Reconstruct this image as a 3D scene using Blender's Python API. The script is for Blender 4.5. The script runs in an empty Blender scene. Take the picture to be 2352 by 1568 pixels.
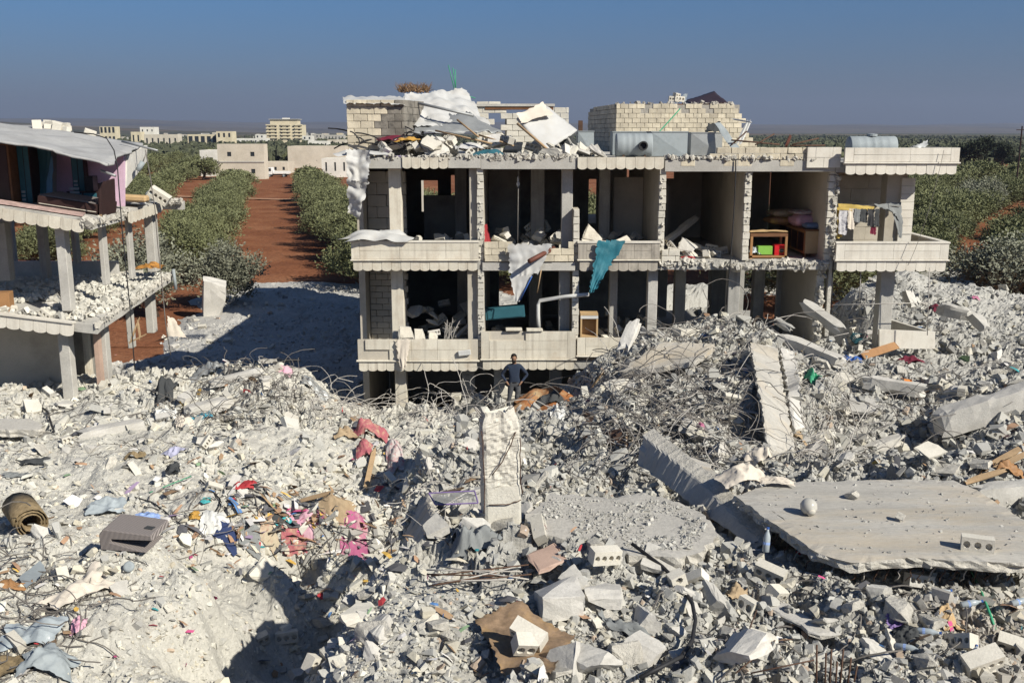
import bpy, bmesh, math, random
import numpy as np
from mathutils import Vector, Matrix, Euler, noise as mnoise

random.seed(11)
rng = np.random.default_rng(11)
sc = bpy.context.scene
COL = sc.collection
R = math.radians

# ------------------------------------------------------------------ camera
FPX = 2290.0            # focal length in pixels of a 2352 px wide frame
PITCH = R(11.9)
CAMZ = 10.4
cd = bpy.data.cameras.new('camera')
cam = bpy.data.objects.new('camera', cd)
COL.objects.link(cam)
cd.sensor_width = 36.0
cd.lens = 36.0 * FPX / 2352.0
cd.clip_start = 0.1
cd.clip_end = 60000
cam.location = (0, 0, CAMZ)
cam.rotation_euler = (R(90) - PITCH, 0, 0)
sc.camera = cam

# ------------------------------------------------------------------ sky and sun
SUN_EL = R(36)
SUN_AZ = R(90 + 40)      # clockwise from +Y (straight ahead): right and a little behind the camera
w = bpy.data.worlds.new('World'); sc.world = w; w.use_nodes = True
nt = w.node_tree; nt.nodes.clear()
wo = nt.nodes.new('ShaderNodeOutputWorld'); bg = nt.nodes.new('ShaderNodeBackground')
sky = nt.nodes.new('ShaderNodeTexSky'); sky.sky_type = 'NISHITA'
sky.sun_disc = False; sky.sun_elevation = SUN_EL; sky.sun_rotation = SUN_AZ
sky.altitude = 300; sky.air_density = 1.0; sky.dust_density = 0.6; sky.ozone_density = 1.5
# dry dusty winter air: the sky is dulled to slate, most of all low over the hills
tc = nt.nodes.new('ShaderNodeTexCoord'); sz = nt.nodes.new('ShaderNodeSeparateXYZ'); nt.links.new(tc.outputs['Generated'], sz.inputs[0])
rp = nt.nodes.new('ShaderNodeValToRGB'); nt.links.new(sz.outputs['Z'], rp.inputs[0])
e = rp.color_ramp.elements; e[0].position = 0.0; e[0].color = (.345,.37,.60,1); e[1].position = 0.40; e[1].color = (.56,.74,.98,1)
q = e.new(.03); q.color = (.335,.405,.66,1); q = e.new(.12); q.color = (.325,.585,.93,1)
tint = nt.nodes.new('ShaderNodeMix'); tint.data_type = 'RGBA'; tint.blend_type = 'MULTIPLY'
tint.inputs[0].default_value = 1.0
nt.links.new(rp.outputs[0], tint.inputs[7])
nt.links.new(sky.outputs[0], tint.inputs[6])
nt.links.new(tint.outputs[2], bg.inputs[0]); nt.links.new(bg.outputs[0], wo.inputs[0])
bg.inputs[1].default_value = 0.055
sl = bpy.data.lights.new('sun', 'SUN'); sun = bpy.data.objects.new('sun', sl); COL.objects.link(sun)
sl.energy = 5.0; sl.angle = R(0.53); sl.color = (1.0, 0.945, 0.83)
SDIR = Vector((math.sin(SUN_AZ) * math.cos(SUN_EL), math.cos(SUN_AZ) * math.cos(SUN_EL), math.sin(SUN_EL)))
sun.rotation_euler = SDIR.to_track_quat('Z', 'Y').to_euler()
sun.location = (40, -30, 60)
sc.view_settings.view_transform = 'Standard'; sc.view_settings.look = 'None'
sc.view_settings.exposure = 0.42; sc.view_settings.gamma = 1.0
sc.view_settings.use_curve_mapping = False
sc.cycles.max_bounces = 6; sc.cycles.diffuse_bounces = 5; sc.cycles.glossy_bounces = 2
sc.cycles.transmission_bounces = 3; sc.cycles.transparent_max_bounces = 6; sc.cycles.volume_bounces = 0
sc.cycles.use_denoising = True
sc.cycles.caustics_reflective = False; sc.cycles.caustics_refractive = False

# ------------------------------------------------------------------ helpers
def ray(u, v):
    a = (u - 1176) / FPX; b = (784 - v) / FPX
    return Vector((a, math.cos(PITCH) + b * math.sin(PITCH), -math.sin(PITCH) + b * math.cos(PITCH)))
def at(u, v, Y=None, z=None):
    d = ray(u, v)
    t = Y / d.y if Y is not None else (z - CAMZ) / d.z
    return Vector((0, 0, CAMZ)) + d * t

WORLD = {}
def wpos(o): return WORLD.get(o.name, Vector((0, 0, 0)))
def tag(o, label=None, cat=None, group=None, kind=None):
    if label: o['label'] = label
    if cat: o['category'] = cat
    if group: o['group'] = group
    if kind: o['kind'] = kind
    return o
def link(o, parent=None, loc=(0, 0, 0)):
    COL.objects.link(o)
    loc = Vector(loc)
    if parent is not None:
        o.parent = parent
        o.location = loc - wpos(parent)
    else:
        o.location = loc
    WORLD[o.name] = loc
    return o
def thing(name, loc, label, cat, group=None):
    o = bpy.data.objects.new(name, None); o.empty_display_size = 0.2
    link(o, None, loc); return tag(o, label, cat, group)

class MB:
    """collects faces; build() links them as one mesh object"""
    def __init__(s): s.v = []; s.f = []
    def add(s, verts, faces):
        b = len(s.v); s.v += [tuple(p) for p in verts]
        s.f += [tuple(i + b for i in f) for f in faces]; return s
    def box(s, lo, hi):
        x0, y0, z0 = lo; x1, y1, z1 = hi
        return s.add([(x0,y0,z0),(x1,y0,z0),(x1,y1,z0),(x0,y1,z0),(x0,y0,z1),(x1,y0,z1),(x1,y1,z1),(x0,y1,z1)],
              [(0,3,2,1),(4,5,6,7),(0,1,5,4),(1,2,6,5),(2,3,7,6),(3,0,4,7)])
    def obox(s, c, size, rot):
        m = rot.to_matrix() if not isinstance(rot, Matrix) else rot
        c = Vector(c); h = Vector(size) / 2
        vs = [c + m @ Vector((sx*h.x, sy*h.y, sz*h.z)) for sz in (-1,1) for sx, sy in ((-1,-1),(1,-1),(1,1),(-1,1))]
        return s.add(vs, [(0,3,2,1),(4,5,6,7),(0,1,5,4),(1,2,6,5),(2,3,7,6),(3,0,4,7)])
    def prism(s, pts, off):
        """polygon pts (world) extruded by vector off"""
        n = len(pts); off = Vector(off)
        vs = [Vector(p) for p in pts] + [Vector(p) + off for p in pts]
        return s.add(vs, [tuple(range(n)), tuple(range(2*n-1, n-1, -1))] + [(i, i+n, (i+1)%n+n, (i+1)%n) for i in range(n)])
    def tube(s, pts, r, n=6, caps=True):
        pts = [Vector(p) for p in pts]; rs = r if isinstance(r, (list, tuple)) else [r] * len(pts)
        b = len(s.v); up0 = None
        for i, p in enumerate(pts):
            d = (pts[min(i+1, len(pts)-1)] - pts[max(i-1, 0)])
            d = d.normalized() if d.length > 1e-9 else Vector((0,0,1))
            if up0 is None:
                up0 = d.orthogonal().normalized()
            a = (up0 - d * up0.dot(d)); a = a.normalized() if a.length > 1e-6 else d.orthogonal().normalized()
            up0 = a; c = d.cross(a)
            for k in range(n):
                t = 2*math.pi*k/n; s.v.append(tuple(p + (a*math.cos(t) + c*math.sin(t)) * rs[i]))
        for i in range(len(pts)-1):
            for k in range(n):
                k2 = (k+1) % n
                s.f.append((b+i*n+k, b+i*n+k2, b+(i+1)*n+k2, b+(i+1)*n+k))
        if caps:
            s.f.append(tuple(b+k for k in range(n-1, -1, -1)))
            e = b+(len(pts)-1)*n; s.f.append(tuple(e+k for k in range(n)))
        return s
    def lathe(s, c, prof, n=12, axis=Vector((0,0,1))):
        q = Vector((0,0,1)).rotation_difference(Vector(axis)).to_matrix(); c = Vector(c); b = len(s.v)
        for r, h in prof:
            for k in range(n):
                t = 2*math.pi*k/n; s.v.append(tuple(c + q @ Vector((r*math.cos(t), r*math.sin(t), h))))
        for i in range(len(prof)-1):
            for k in range(n):
                k2 = (k+1)%n; s.f.append((b+i*n+k, b+i*n+k2, b+(i+1)*n+k2, b+(i+1)*n+k))
        s.f.append(tuple(b+k for k in range(n-1,-1,-1))); e = b+(len(prof)-1)*n; s.f.append(tuple(e+k for k in range(n)))
        return s
    def mesh(s, name, mat=None, smooth=False, center=None):
        c = Vector(center) if center is not None else Vector((0,0,0))
        me = bpy.data.meshes.new(name)
        me.from_pydata([(p[0]-c.x, p[1]-c.y, p[2]-c.z) for p in s.v], [], s.f)
        if mat: me.materials.append(mat)
        if smooth: me.polygons.foreach_set('use_smooth', [True]*len(me.polygons))
        me.update(); return me
    def build(s, name, mat, parent=None, smooth=False, bevel=0.0):
        a = np.array(s.v); lo = a.min(0); hi = a.max(0)
        c = Vector(((lo[0]+hi[0])/2, (lo[1]+hi[1])/2, lo[2]))
        me = s.mesh(name, mat, smooth, c)
        if bevel > 0:
            bm = bmesh.new(); bm.from_mesh(me)
            bmesh.ops.bevel(bm, geom=[e for e in bm.edges], offset=bevel, segments=1, affect='EDGES', clamp_overlap=True)
            bm.to_mesh(me); bm.free()
        o = bpy.data.objects.new(name, me)
        return link(o, parent, c)

def inst(name, me, loc, rot=(0,0,0), scale=(1,1,1), parent=None):
    o = bpy.data.objects.new(name, me); link(o, parent, loc)
    o.rotation_euler = rot; o.scale = scale if not isinstance(scale, (int, float)) else (scale,)*3
    return o

# ------------------------------------------------------------------ materials
def node(nt, t, **kw):
    n = nt.nodes.new(t)
    for k, v in kw.items(): setattr(n, k, v)
    return n
def mat(name, col, rough=0.9, var=0.18, scale=1.5, fine=0.12, fscale=25, bump=0.3, bscale=None, rnd=0.0,
        stain=None, stain_amt=0.0, stain_scale=0.8, metallic=0.0, attr=None, streak=None, spec=0.3, bdist=0.02, stretch=(1,1,1), trans=0.0):
    m = bpy.data.materials.new(name); m.use_nodes = True; nt = m.node_tree; L = nt.links.new
    b = nt.nodes['Principled BSDF']
    b.inputs['Roughness'].default_value = rough; b.inputs['Metallic'].default_value = metallic
    b.inputs['Specular IOR Level'].default_value = spec
    geo = node(nt, 'ShaderNodeNewGeometry'); mp = node(nt, 'ShaderNodeMapping'); mp.inputs['Scale'].default_value = stretch
    L(geo.outputs['Position'], mp.inputs['Vector']); P = mp.outputs[0]
    def noise(s, d=5.0, rg=0.6):
        n = node(nt, 'ShaderNodeTexNoise'); n.inputs['Scale'].default_value = s; n.inputs['Detail'].default_value = d
        n.inputs['Roughness'].default_value = rg; L(P, n.inputs['Vector']); return n.outputs['Fac']
    def rng_(sock, lo, hi, fmin=0.3, fmax=0.7):
        r = node(nt, 'ShaderNodeMapRange'); r.inputs['From Min'].default_value = fmin; r.inputs['From Max'].default_value = fmax
        r.inputs['To Min'].default_value = lo; r.inputs['To Max'].default_value = hi; L(sock, r.inputs['Value']); return r.outputs[0]
    def mul(c, f):
        x = node(nt, 'ShaderNodeMix', data_type='RGBA', blend_type='MULTIPLY'); x.inputs[0].default_value = 1
        L(c, x.inputs[6]); L(f, x.inputs[7]); return x.outputs[2]
    def mixc(f, c, col2):
        x = node(nt, 'ShaderNodeMix', data_type='RGBA'); L(f, x.inputs[0]); L(c, x.inputs[6])
        if isinstance(col2, tuple): x.inputs[7].default_value = (*col2, 1)
        else: L(col2, x.inputs[7])
        return x.outputs[2]
    if attr:
        a = node(nt, 'ShaderNodeAttribute', attribute_name=attr); c = a.outputs['Color']
    else:
        rgb = node(nt, 'ShaderNodeRGB'); rgb.outputs[0].default_value = (*col, 1); c = rgb.outputs[0]
    if var: c = mul(c, rng_(noise(scale, 4), 1-var, 1+var))
    if fine: c = mul(c, rng_(noise(fscale, 6, 0.7), 1-fine, 1+fine))
    if rnd:
        oi = node(nt, 'ShaderNodeObjectInfo'); c = mul(c, rng_(oi.outputs['Random'], 1-rnd, 1+rnd, 0, 1))
    if stain: c = mixc(rng_(noise(stain_scale, 6, 0.7), 0, stain_amt, 0.48, 0.68), c, stain)
    if streak:   # vertical rain streaks: dirt with a shape of its own
        mp2 = node(nt, 'ShaderNodeMapping'); mp2.inputs['Scale'].default_value = (5, 5, 0.35); L(geo.outputs['Position'], mp2.inputs['Vector'])
        n = node(nt, 'ShaderNodeTexNoise'); n.inputs['Scale'].default_value = 1.6; n.inputs['Detail'].default_value = 6; L(mp2.outputs[0], n.inputs['Vector'])
        c = mixc(rng_(n.outputs['Fac'], 0, streak[1], 0.5, 0.75), c, streak[0])
    L(c, b.inputs['Base Color'])
    if bump:
        bp = node(nt, 'ShaderNodeBump'); bp.inputs['Strength'].default_value = bump; bp.inputs['Distance'].default_value = bdist
        L(noise(bscale or fscale, 8, 0.72), bp.inputs['Height']); L(bp.outputs[0], b.inputs['Normal'])
    if trans:
        b.inputs['Subsurface Weight'].default_value = 0
    return m

M = {}
M['dust'] = mat('pale_dust', (.45,.43,.39), .97, .10, .35, .14, 14, .6, 12, stain=(.33,.315,.285), stain_amt=.5, stain_scale=.6, bdist=.04)
M['dust_ground'] = mat('rubble_dust', (.45,.43,.39), .97, .12, .5, .22, 16, .8, 14, attr='tint', stain=(.30,.285,.26), stain_amt=.5, stain_scale=.9, bdist=.05)
M['stone_bits'] = mat('rubble_bits', (.5,.48,.44), .95, .06, 1, .12, 40, .4, 30, attr='tint')
M['scrap'] = mat('scrap_bits', (.5,.5,.5), .8, .06, 1, .1, 30, .2, 20, attr='tint')
M['concrete'] = mat('concrete', (.44,.425,.39), .93, .14, 1.1, .13, 22, .45, 30, rnd=.08, stain=(.30,.285,.26), stain_amt=.5, stain_scale=1.2)
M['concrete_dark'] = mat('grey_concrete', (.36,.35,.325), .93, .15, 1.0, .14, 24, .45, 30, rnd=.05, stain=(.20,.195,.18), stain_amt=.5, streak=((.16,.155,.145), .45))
M['concrete_pale'] = mat('pale_concrete', (.52,.50,.46), .94, .12, 1.2, .12, 20, .5, 26, rnd=.10, stain=(.36,.345,.31), stain_amt=.45, stain_scale=1.6)
M['broken'] = mat('broken_concrete', (.50,.475,.42), .96, .16, 3, .2, 18, 1.0, 14, rnd=.08, bdist=.05)
M['block'] = mat('hollow_block', (.56,.53,.46), .95, .10, 2, .12, 35, .35, 40, rnd=.11)
M['block_yellow'] = mat('limestone_block', (.58,.52,.40), .95, .12, 1.4, .12, 30, .4, 30, rnd=.14, stain=(.34,.30,.24), stain_amt=.6, stain_scale=1.3, streak=((.24,.22,.19), .4))
M['mortar'] = mat('mortar', (.33,.31,.275), .97, .15, 3, .2, 20, .6, 20)
M['clad'] = mat('stone_cladding', (.60,.56,.47), .8, .09, 1.1, .08, 20, .18, 30, rnd=.09, stain=(.42,.34,.25), stain_amt=.45, stain_scale=1.9, streak=((.33,.29,.235), .55))
M['clad_white'] = mat('white_stone_cladding', (.66,.625,.55), .8, .05, 1.1, .05, 20, .1, 30, rnd=.04, stain=(.47,.41,.33), stain_amt=.38, stain_scale=1.7, streak=((.40,.37,.32), .42))
M['clad_sooty'] = mat('sooty_cladding', (.40,.365,.31), .85, .12, 1.4, .08, 20, .15, 30, rnd=.08, stain=(.17,.15,.13), stain_amt=.75, stain_scale=1.6, streak=((.12,.11,.10), .6))
M['plaster'] = mat('room_plaster', (.47,.43,.36), .93, .10, .8, .06, 20, .15, 12, stain=(.30,.27,.22), stain_amt=.6, stain_scale=.7)
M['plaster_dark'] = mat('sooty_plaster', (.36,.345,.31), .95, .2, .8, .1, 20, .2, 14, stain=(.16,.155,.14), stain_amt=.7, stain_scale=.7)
M['tarp'] = mat('white_tarp', (.46,.46,.45), .65, .06, 2, .05, 12, .2, 14, stain=(.40,.38,.34), stain_amt=.6, stain_scale=1.5, spec=.4)
M['teal_tarp'] = mat('teal_tarp', (.03,.165,.215), .6, .12, 3, .1, 20, .25, 12, stain=(.10,.24,.28), stain_amt=.6, stain_scale=2.5)
M['steel'] = mat('galvanised_steel', (.30,.335,.35), .72, .12, 1.5, .08, 12, .12, 6, metallic=.12, stain=(.20,.21,.21), stain_amt=.5, stain_scale=1.5)
M['rebar'] = mat('rebar_steel', (.17,.155,.14), .7, .25, 3, .2, 30, .2, 40, metallic=.2)
M['rebar_pale'] = mat('pale_rebar', (.40,.375,.34), .75, .2, 3, .15, 30, .2, 40)  # paler tone of the bar steel
M['rust'] = mat('rusty_steel', (.085,.05,.035), .85, .25, 4, .2, 30, .3, 30, stain=(.14,.075,.045), stain_amt=.6)
M['black'] = mat('black_rubber', (.025,.025,.027), .6, .1, 4, .1, 30, .1, 30)
M['wood'] = mat('pale_wood', (.36,.25,.145), .8, .15, 4, .15, 30, .2, 30, rnd=.12, stretch=(1,1,1))
M['wood_brown'] = mat('brown_wood', (.16,.075,.035), .7, .2, 4, .15, 30, .2, 30, rnd=.1)
M['wood_dark'] = mat('dark_brown_wood', (.035,.019,.017), .45, .15, 4, .1, 30, .1, 30)
def flat(name, col, rough=.8, **k):
    kw = dict(var=.10, scale=3, fine=.08, fscale=25, bump=.2, bscale=20); kw.update(k)
    M[name] = mat(name, col, rough, **kw); return M[name]

def noise3(p, s): return mnoise.noise(Vector(p) * s)
# ------------------------------------------------------------------ the rubble field as a height field
CTRL_PX = [  # (u, v, z) seen on the photograph, heights in metres
 (-150,1650,2.8),(0,1568,2.8),(300,1568,2.7),(300,1590,2.6),(470,1568,1.7),(560,1568,1.3),(640,1568,.8),(760,1568,.5),(880,1568,.5),(945,1568,.8),
 (985,1568,4.6),(1300,1568,4.6),(1700,1568,4.6),(2100,1568,4.45),(2352,1568,4.3),(2600,1568,4.2),
 (-100,1400,3.0),(0,1400,3.0),(200,1400,3.1),(420,1390,2.9),(510,1450,1.8),(600,1440,1.1),(700,1420,.7),(800,1420,.6),(880,1420,.6),(925,1430,.9),(972,1410,4.6),
 (1300,1400,4.6),(1640,1400,4.65),(2000,1400,4.5),(2352,1400,4.35),
 (0,1250,3.05),(300,1270,3.25),(450,1310,3.1),(600,1250,2.75),(800,1260,2.4),(880,1260,2.5),(1005,1265,4.5),(1150,1245,4.5),(1400,1270,4.55),(1700,1290,4.5),
 (2000,1320,4.4),(2300,1330,4.35),(2500,1320,4.3),
 (0,1100,2.8),(300,1110,2.8),(560,1130,2.85),(760,1150,2.6),(860,1140,2.2),(905,1120,2.2),(975,1130,3.9),(1080,1120,4.25),(1250,1120,4.4),(1450,1110,4.25),(1580,1120,4.2),
 (1650,1150,4.3),(1800,1130,4.3),(2100,1120,4.2),(2352,1140,4.2),(2500,1150,4.2),
 (0,1010,2.65),(300,1020,2.7),(560,1010,3.05),(700,1010,2.9),(800,1020,2.5),(900,1040,2.1),(960,1000,2.9),(1050,1000,3.8),(1250,1000,3.8),(1450,1000,4.1),
 (1650,1010,4.15),(1850,1060,3.4),(1960,1050,2.9),(2080,1045,2.9),(2170,1060,3.3),(2352,1030,4.2),
 (0,920,2.55),(200,920,2.55),(330,940,2.8),(460,900,2.9),(600,880,3.25),(690,880,3.0),(770,930,2.3),(860,960,1.9),(1000,970,2.1),(1100,950,2.3),(1180,950,2.3),(1300,930,2.8),
 (1420,900,3.5),(1560,900,4.1),(1700,900,4.3),(1850,900,4.0),(2000,930,3.6),(2200,940,3.7),(2352,920,4.1),(2500,900,4.2),
 (560,850,3.1),(660,848,2.9),(1420,830,4.0),(1480,770,4.75),(1600,745,4.85),(1720,755,4.85),(1850,800,4.4),(1950,840,3.8),(2100,850,3.6),(2250,850,3.6),(2352,840,3.7),(2500,820,3.7),
]
CTRL_W = [  # (x, y, z)
 # under and around the left house
 (-15,30,2.3),(-18,32,2.3),(-12.5,29,2.5),(-11.2,33,2.2),(-10.8,37,1.3),(-13,38,.9),(-18,40,.6),(-11,44,.4),(-14,44,.5),(-19,47,-.3),(-22,50,-.5),
 # the lane between the two houses
 (-9,34,1.4),(-8,38,.5),(-8,44,.35),(-6,44,.35),(-9,52,.35),(-10,60,.35),(-8,66,.25),(-14,66,.3),(-12,56,.35),(-16.5,54,.35),(-14,60,.3),(-17.5,61,.3),(-17,66,.25),(-21,58,-.4),(-21.5,66,-.5),(-18,73,-.6),(-12,73,-.6),(-6,74,-.5),(-19.5,53,-.1),(-15,49,.35),
 (-6,33,.6),(-6,40,.1),(-6,48,.3),(-5,56,.3),(-4,66,.2),(0,70,-.5),
 # under the main building
 (-4,31.5,1.0),(-3,34,.3),(0,32,1.1),(0,36,.3),(3,31.5,2.0),(3,36,.8),(-4,40,.1),(0,44,.3),(4,44,1.4),
 (5.5,30.3,4.3),(7.5,30.3,4.15),(9.3,30.3,3.85),(11,30,3.4),(12.5,30,3.4),(7,34,3.2),(9.5,34,3.0),(7,39,2.6),(9,42,3.0),(6,46,3.3),(9,48,3.0),
 (11,34,2.3),(11,38,.8),(12,42,.2),(10.5,40,.4),(10,46,-.4),(12,50,-.4),
 # right hill of rubble
 (14,32,3.4),(16,36,3.4),(15.5,42,3.7),(17.5,44,4.1),(19,43,3.8),(22,42,3.4),(25,40,3.2),(24,36,3.4),(28,38,3.2),(20,48,1.4),(16.5,49,1.6),(24,48,.4),(30,46,.2),(20,53,-.5),(27,53,-.5),(14,48,.6),(34,50,-.5),(14,54,-.5),
 # beyond the frame
 (-22,20,2.8),(-22,12,2.8),(-14,8,2.8),(0,6,3.6),(12,6,4.2),(22,14,4.2),(26,24,3.9),(34,32,3.4),(-25,30,2.4),(-26,40,.4),
 (-4.2,9.5,1.6),(-6,8,2.2),
]
pts = [tuple(at(u, v, z=z)) for u, v, z in CTRL_PX] + [tuple(p) for p in CTRL_W]
CT = np.array(pts)

def vnoise(x, y, s, seed):
    x = np.asarray(x) * s + seed * 17.3; y = np.asarray(y) * s - seed * 9.1
    xi = np.floor(x).astype(np.int64); yi = np.floor(y).astype(np.int64); fx = x - xi; fy = y - yi
    fx = fx*fx*(3-2*fx); fy = fy*fy*(3-2*fy)
    def h(a, b):
        n = (a * 374761393 + b * 668265263 + seed * 1013904223) & 0x7fffffff
        n = ((n ^ (n >> 13)) * 1274126177) & 0x7fffffff
        return ((n ^ (n >> 16)) & 0xffff) / 32767.5 - 1
    return (h(xi,yi)*(1-fx)+h(xi+1,yi)*fx)*(1-fy) + (h(xi,yi+1)*(1-fx)+h(xi+1,yi+1)*fx)*fy

def height_raw(x, y):
    x = np.asarray(x, float); y = np.asarray(y, float)
    num = np.zeros_like(x); den = np.zeros_like(x)
    for cx, cy, cz in CT:
        # control points lie denser near the camera: their reach grows with distance
        r = 0.05 * cy
        d2 = ((x-cx)**2 + (y-cy)**2) / (r*r)
        wgt = 1.0 / (d2*d2 + d2*0.15 + 0.02)
        num += wgt * cz; den += wgt
    z = num / den
    near = np.clip(z / 1.2, 0.12, 1)
    n = 0.17*vnoise(x,y,.55,1) + .11*vnoise(x,y,1.3,2) + .07*np.abs(vnoise(x,y,2.7,3)) + .04*vnoise(x,y,5.5,4) + .025*vnoise(x,y,11,5)
    return z + n * near

def cells(x, y, s, seed, tilt=1.0):
    """broken-plate relief: every cell is a tilted facet at its own height"""
    x = x*s + seed*3.7; y = y*s - seed*5.1; xi = np.floor(x).astype(np.int64); yi = np.floor(y).astype(np.int64)
    best = np.full(x.shape, 9.0); val = np.zeros(x.shape)
    def h(a, b, k):
        n = (a*374761393 + b*668265263 + (seed*7+k)*1013904223) & 0x7fffffff
        n = ((n ^ (n >> 13))*1274126177) & 0x7fffffff
        return ((n ^ (n >> 16)) & 0xffff)/65535.0
    for i in (-1,0,1):
        for j in (-1,0,1):
            cx = xi+i; cy = yi+j; fx = cx + h(cx,cy,1); fy = cy + h(cx,cy,2); dx = x-fx; dy = y-fy; d = dx*dx+dy*dy
            v_ = h(cx,cy,3)*2-1 + tilt*((h(cx,cy,4)*2-1)*dx + (h(cx,cy,5)*2-1)*dy)*2
            m = d < best; best = np.where(m, d, best); val = np.where(m, v_, val)
    return val
# fan-shaped grid: fine near the camera, coarser far away
A0, A1, GNA, YN0, YN1, GNY = -.92, .92, 860, 5.5, 78.0, 640
ga = np.linspace(A0, A1, GNA); gy = YN0*(YN1/YN0)**np.linspace(0,1,GNY)
AA, YY = np.meshgrid(ga, gy); XX = AA*(YY+4.0)
ZZ = height_raw(XX, YY)
rubbly = np.clip(.55 + .8*vnoise(XX,YY,.45,71) + .35*vnoise(XX,YY,1.1,72), .08, 1.0) * np.clip(ZZ/1.0 + .25, .3, 1)
smooth_left = np.clip((XX + 2.6)/2.0, 0, 1)*.75 + .25
rubbly = rubbly * np.where(YY < 25, smooth_left, 1.0)
wx = XX + .10*vnoise(XX,YY,3,73); wy = YY + .10*vnoise(XX,YY,3,74)
fadeY = np.clip(1.4 - YY/60, .3, 1)
ZZ = ZZ + rubbly*(.13*cells(wx,wy,1.7,81) + .085*cells(wx,wy,3.6,82) + .05*cells(wx,wy,8.0,83)*fadeY)
def H(x, y):
    x = np.asarray(x, float); y = np.asarray(y, float); yc = np.clip(y, YN0, YN1)
    fx = np.clip((x/(yc+4.0)-A0)/(A1-A0)*(GNA-1), 0, GNA-1.001); fy = np.clip(np.log(yc/YN0)/math.log(YN1/YN0)*(GNY-1), 0, GNY-1.001)
    i = fx.astype(int); j = fy.astype(int); a = fx-i; b = fy-j
    return (ZZ[j,i]*(1-a)+ZZ[j,i+1]*a)*(1-b) + (ZZ[j+1,i]*(1-a)+ZZ[j+1,i+1]*a)*b
def h1(x, y): return float(H(np.array([x]), np.array([y]))[0])
def hit_many(u, v, t0=9.0, t1=75.0, n=420):
    a = (u-1176)/FPX; b = (784-v)/FPX
    dx = a; dy = math.cos(PITCH)+b*math.sin(PITCH); dz = -math.sin(PITCH)+b*math.cos(PITCH)
    T = t0*(t1/t0)**np.linspace(0,1,n); out = np.full(len(u), np.nan); done = np.zeros(len(u), bool)
    for t in T:
        z = CAMZ + dz*t; under = (z < H(dx*t, dy*t)) & ~done
        out[under] = t; done |= under
    return dx*out, dy*out, out
def hit(u, v):
    """point of the rubble field seen at pixel u, v"""
    x, y, t = hit_many(np.array([float(u)]), np.array([float(v)]))
    if np.isnan(t[0]): return at(u, v, z=0.0)
    return Vector((x[0], y[0], h1(x[0], y[0])))

def over(u, v, d=.3):
    """a point standing d metres proud of the rubble seen at pixel u, v"""
    p = hit(u, v); return p + (Vector((0,0,CAMZ))-p).normalized()*d
def np_mesh(name, V, Fq, mat_, smooth=False, attr=None):
    me = bpy.data.meshes.new(name); me.vertices.add(len(V)); me.vertices.foreach_set('co', np.asarray(V, np.float32).ravel())
    k = Fq.shape[1]; me.loops.add(Fq.size); me.loops.foreach_set('vertex_index', Fq.astype(np.int32).ravel())
    me.polygons.add(len(Fq)); me.polygons.foreach_set('loop_start', np.arange(0, Fq.size, k, dtype=np.int32))
    me.polygons.foreach_set('loop_total', np.full(len(Fq), k, np.int32))
    me.polygons.foreach_set('use_smooth', np.full(len(Fq), bool(smooth)))
    me.materials.append(mat_); me.update(calc_edges=True)
    if attr is not None:
        at_ = me.attributes.new('tint', 'FLOAT_COLOR', 'POINT'); at_.data.foreach_set('color', np.asarray(attr, np.float32).ravel())
    return me
idx = np.arange(GNA*GNY).reshape(GNY, GNA)
Fq = np.stack([idx[:-1,:-1], idx[:-1,1:], idx[1:,1:], idx[1:,:-1]], -1).reshape(-1,4)
def zone_tint(x, y):
    """dust is palest on the left, greyer on the collapsed block, earthy at the lower right"""
    pale = np.array([.490,.475,.425]); grey = np.array([.385,.376,.345]); earth = np.array([.37,.325,.265]); lane = np.array([.42,.41,.385])
    g = np.clip((x + 2.4 + .8*vnoise(x,y,.4,91))/2.0, 0, 1)[...,None]
    c = pale*(1-g) + grey*g
    e = np.clip((x - 4.2)/2.0, 0, 1)*np.clip((13.2 - y)/2.0, 0, 1)*np.clip(.6+vnoise(x,y,.8,92), 0, 1); c = c*(1-e[...,None]) + earth*e[...,None]
    l = (np.clip((y-36)/4,0,1)*np.clip((-3-x)/2,0,1))[...,None]; c = c*(1-l) + lane*l
    return c
tnt = zone_tint(XX, YY).reshape(-1,3); tnt = tnt*(1 + .10*rubbly.reshape(-1,1)*vnoise(XX,YY,4,93).reshape(-1,1))
tm = np_mesh('rubble_ground', np.stack([XX,YY,ZZ],-1).reshape(-1,3), Fq, M['dust_ground'], False, np.concatenate([tnt, np.ones((len(tnt),1))],1))
tag(link(bpy.data.objects.new('rubble_ground', tm)), 'pale dusty mounds of crushed concrete between the ruined houses', kind='structure')

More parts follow.
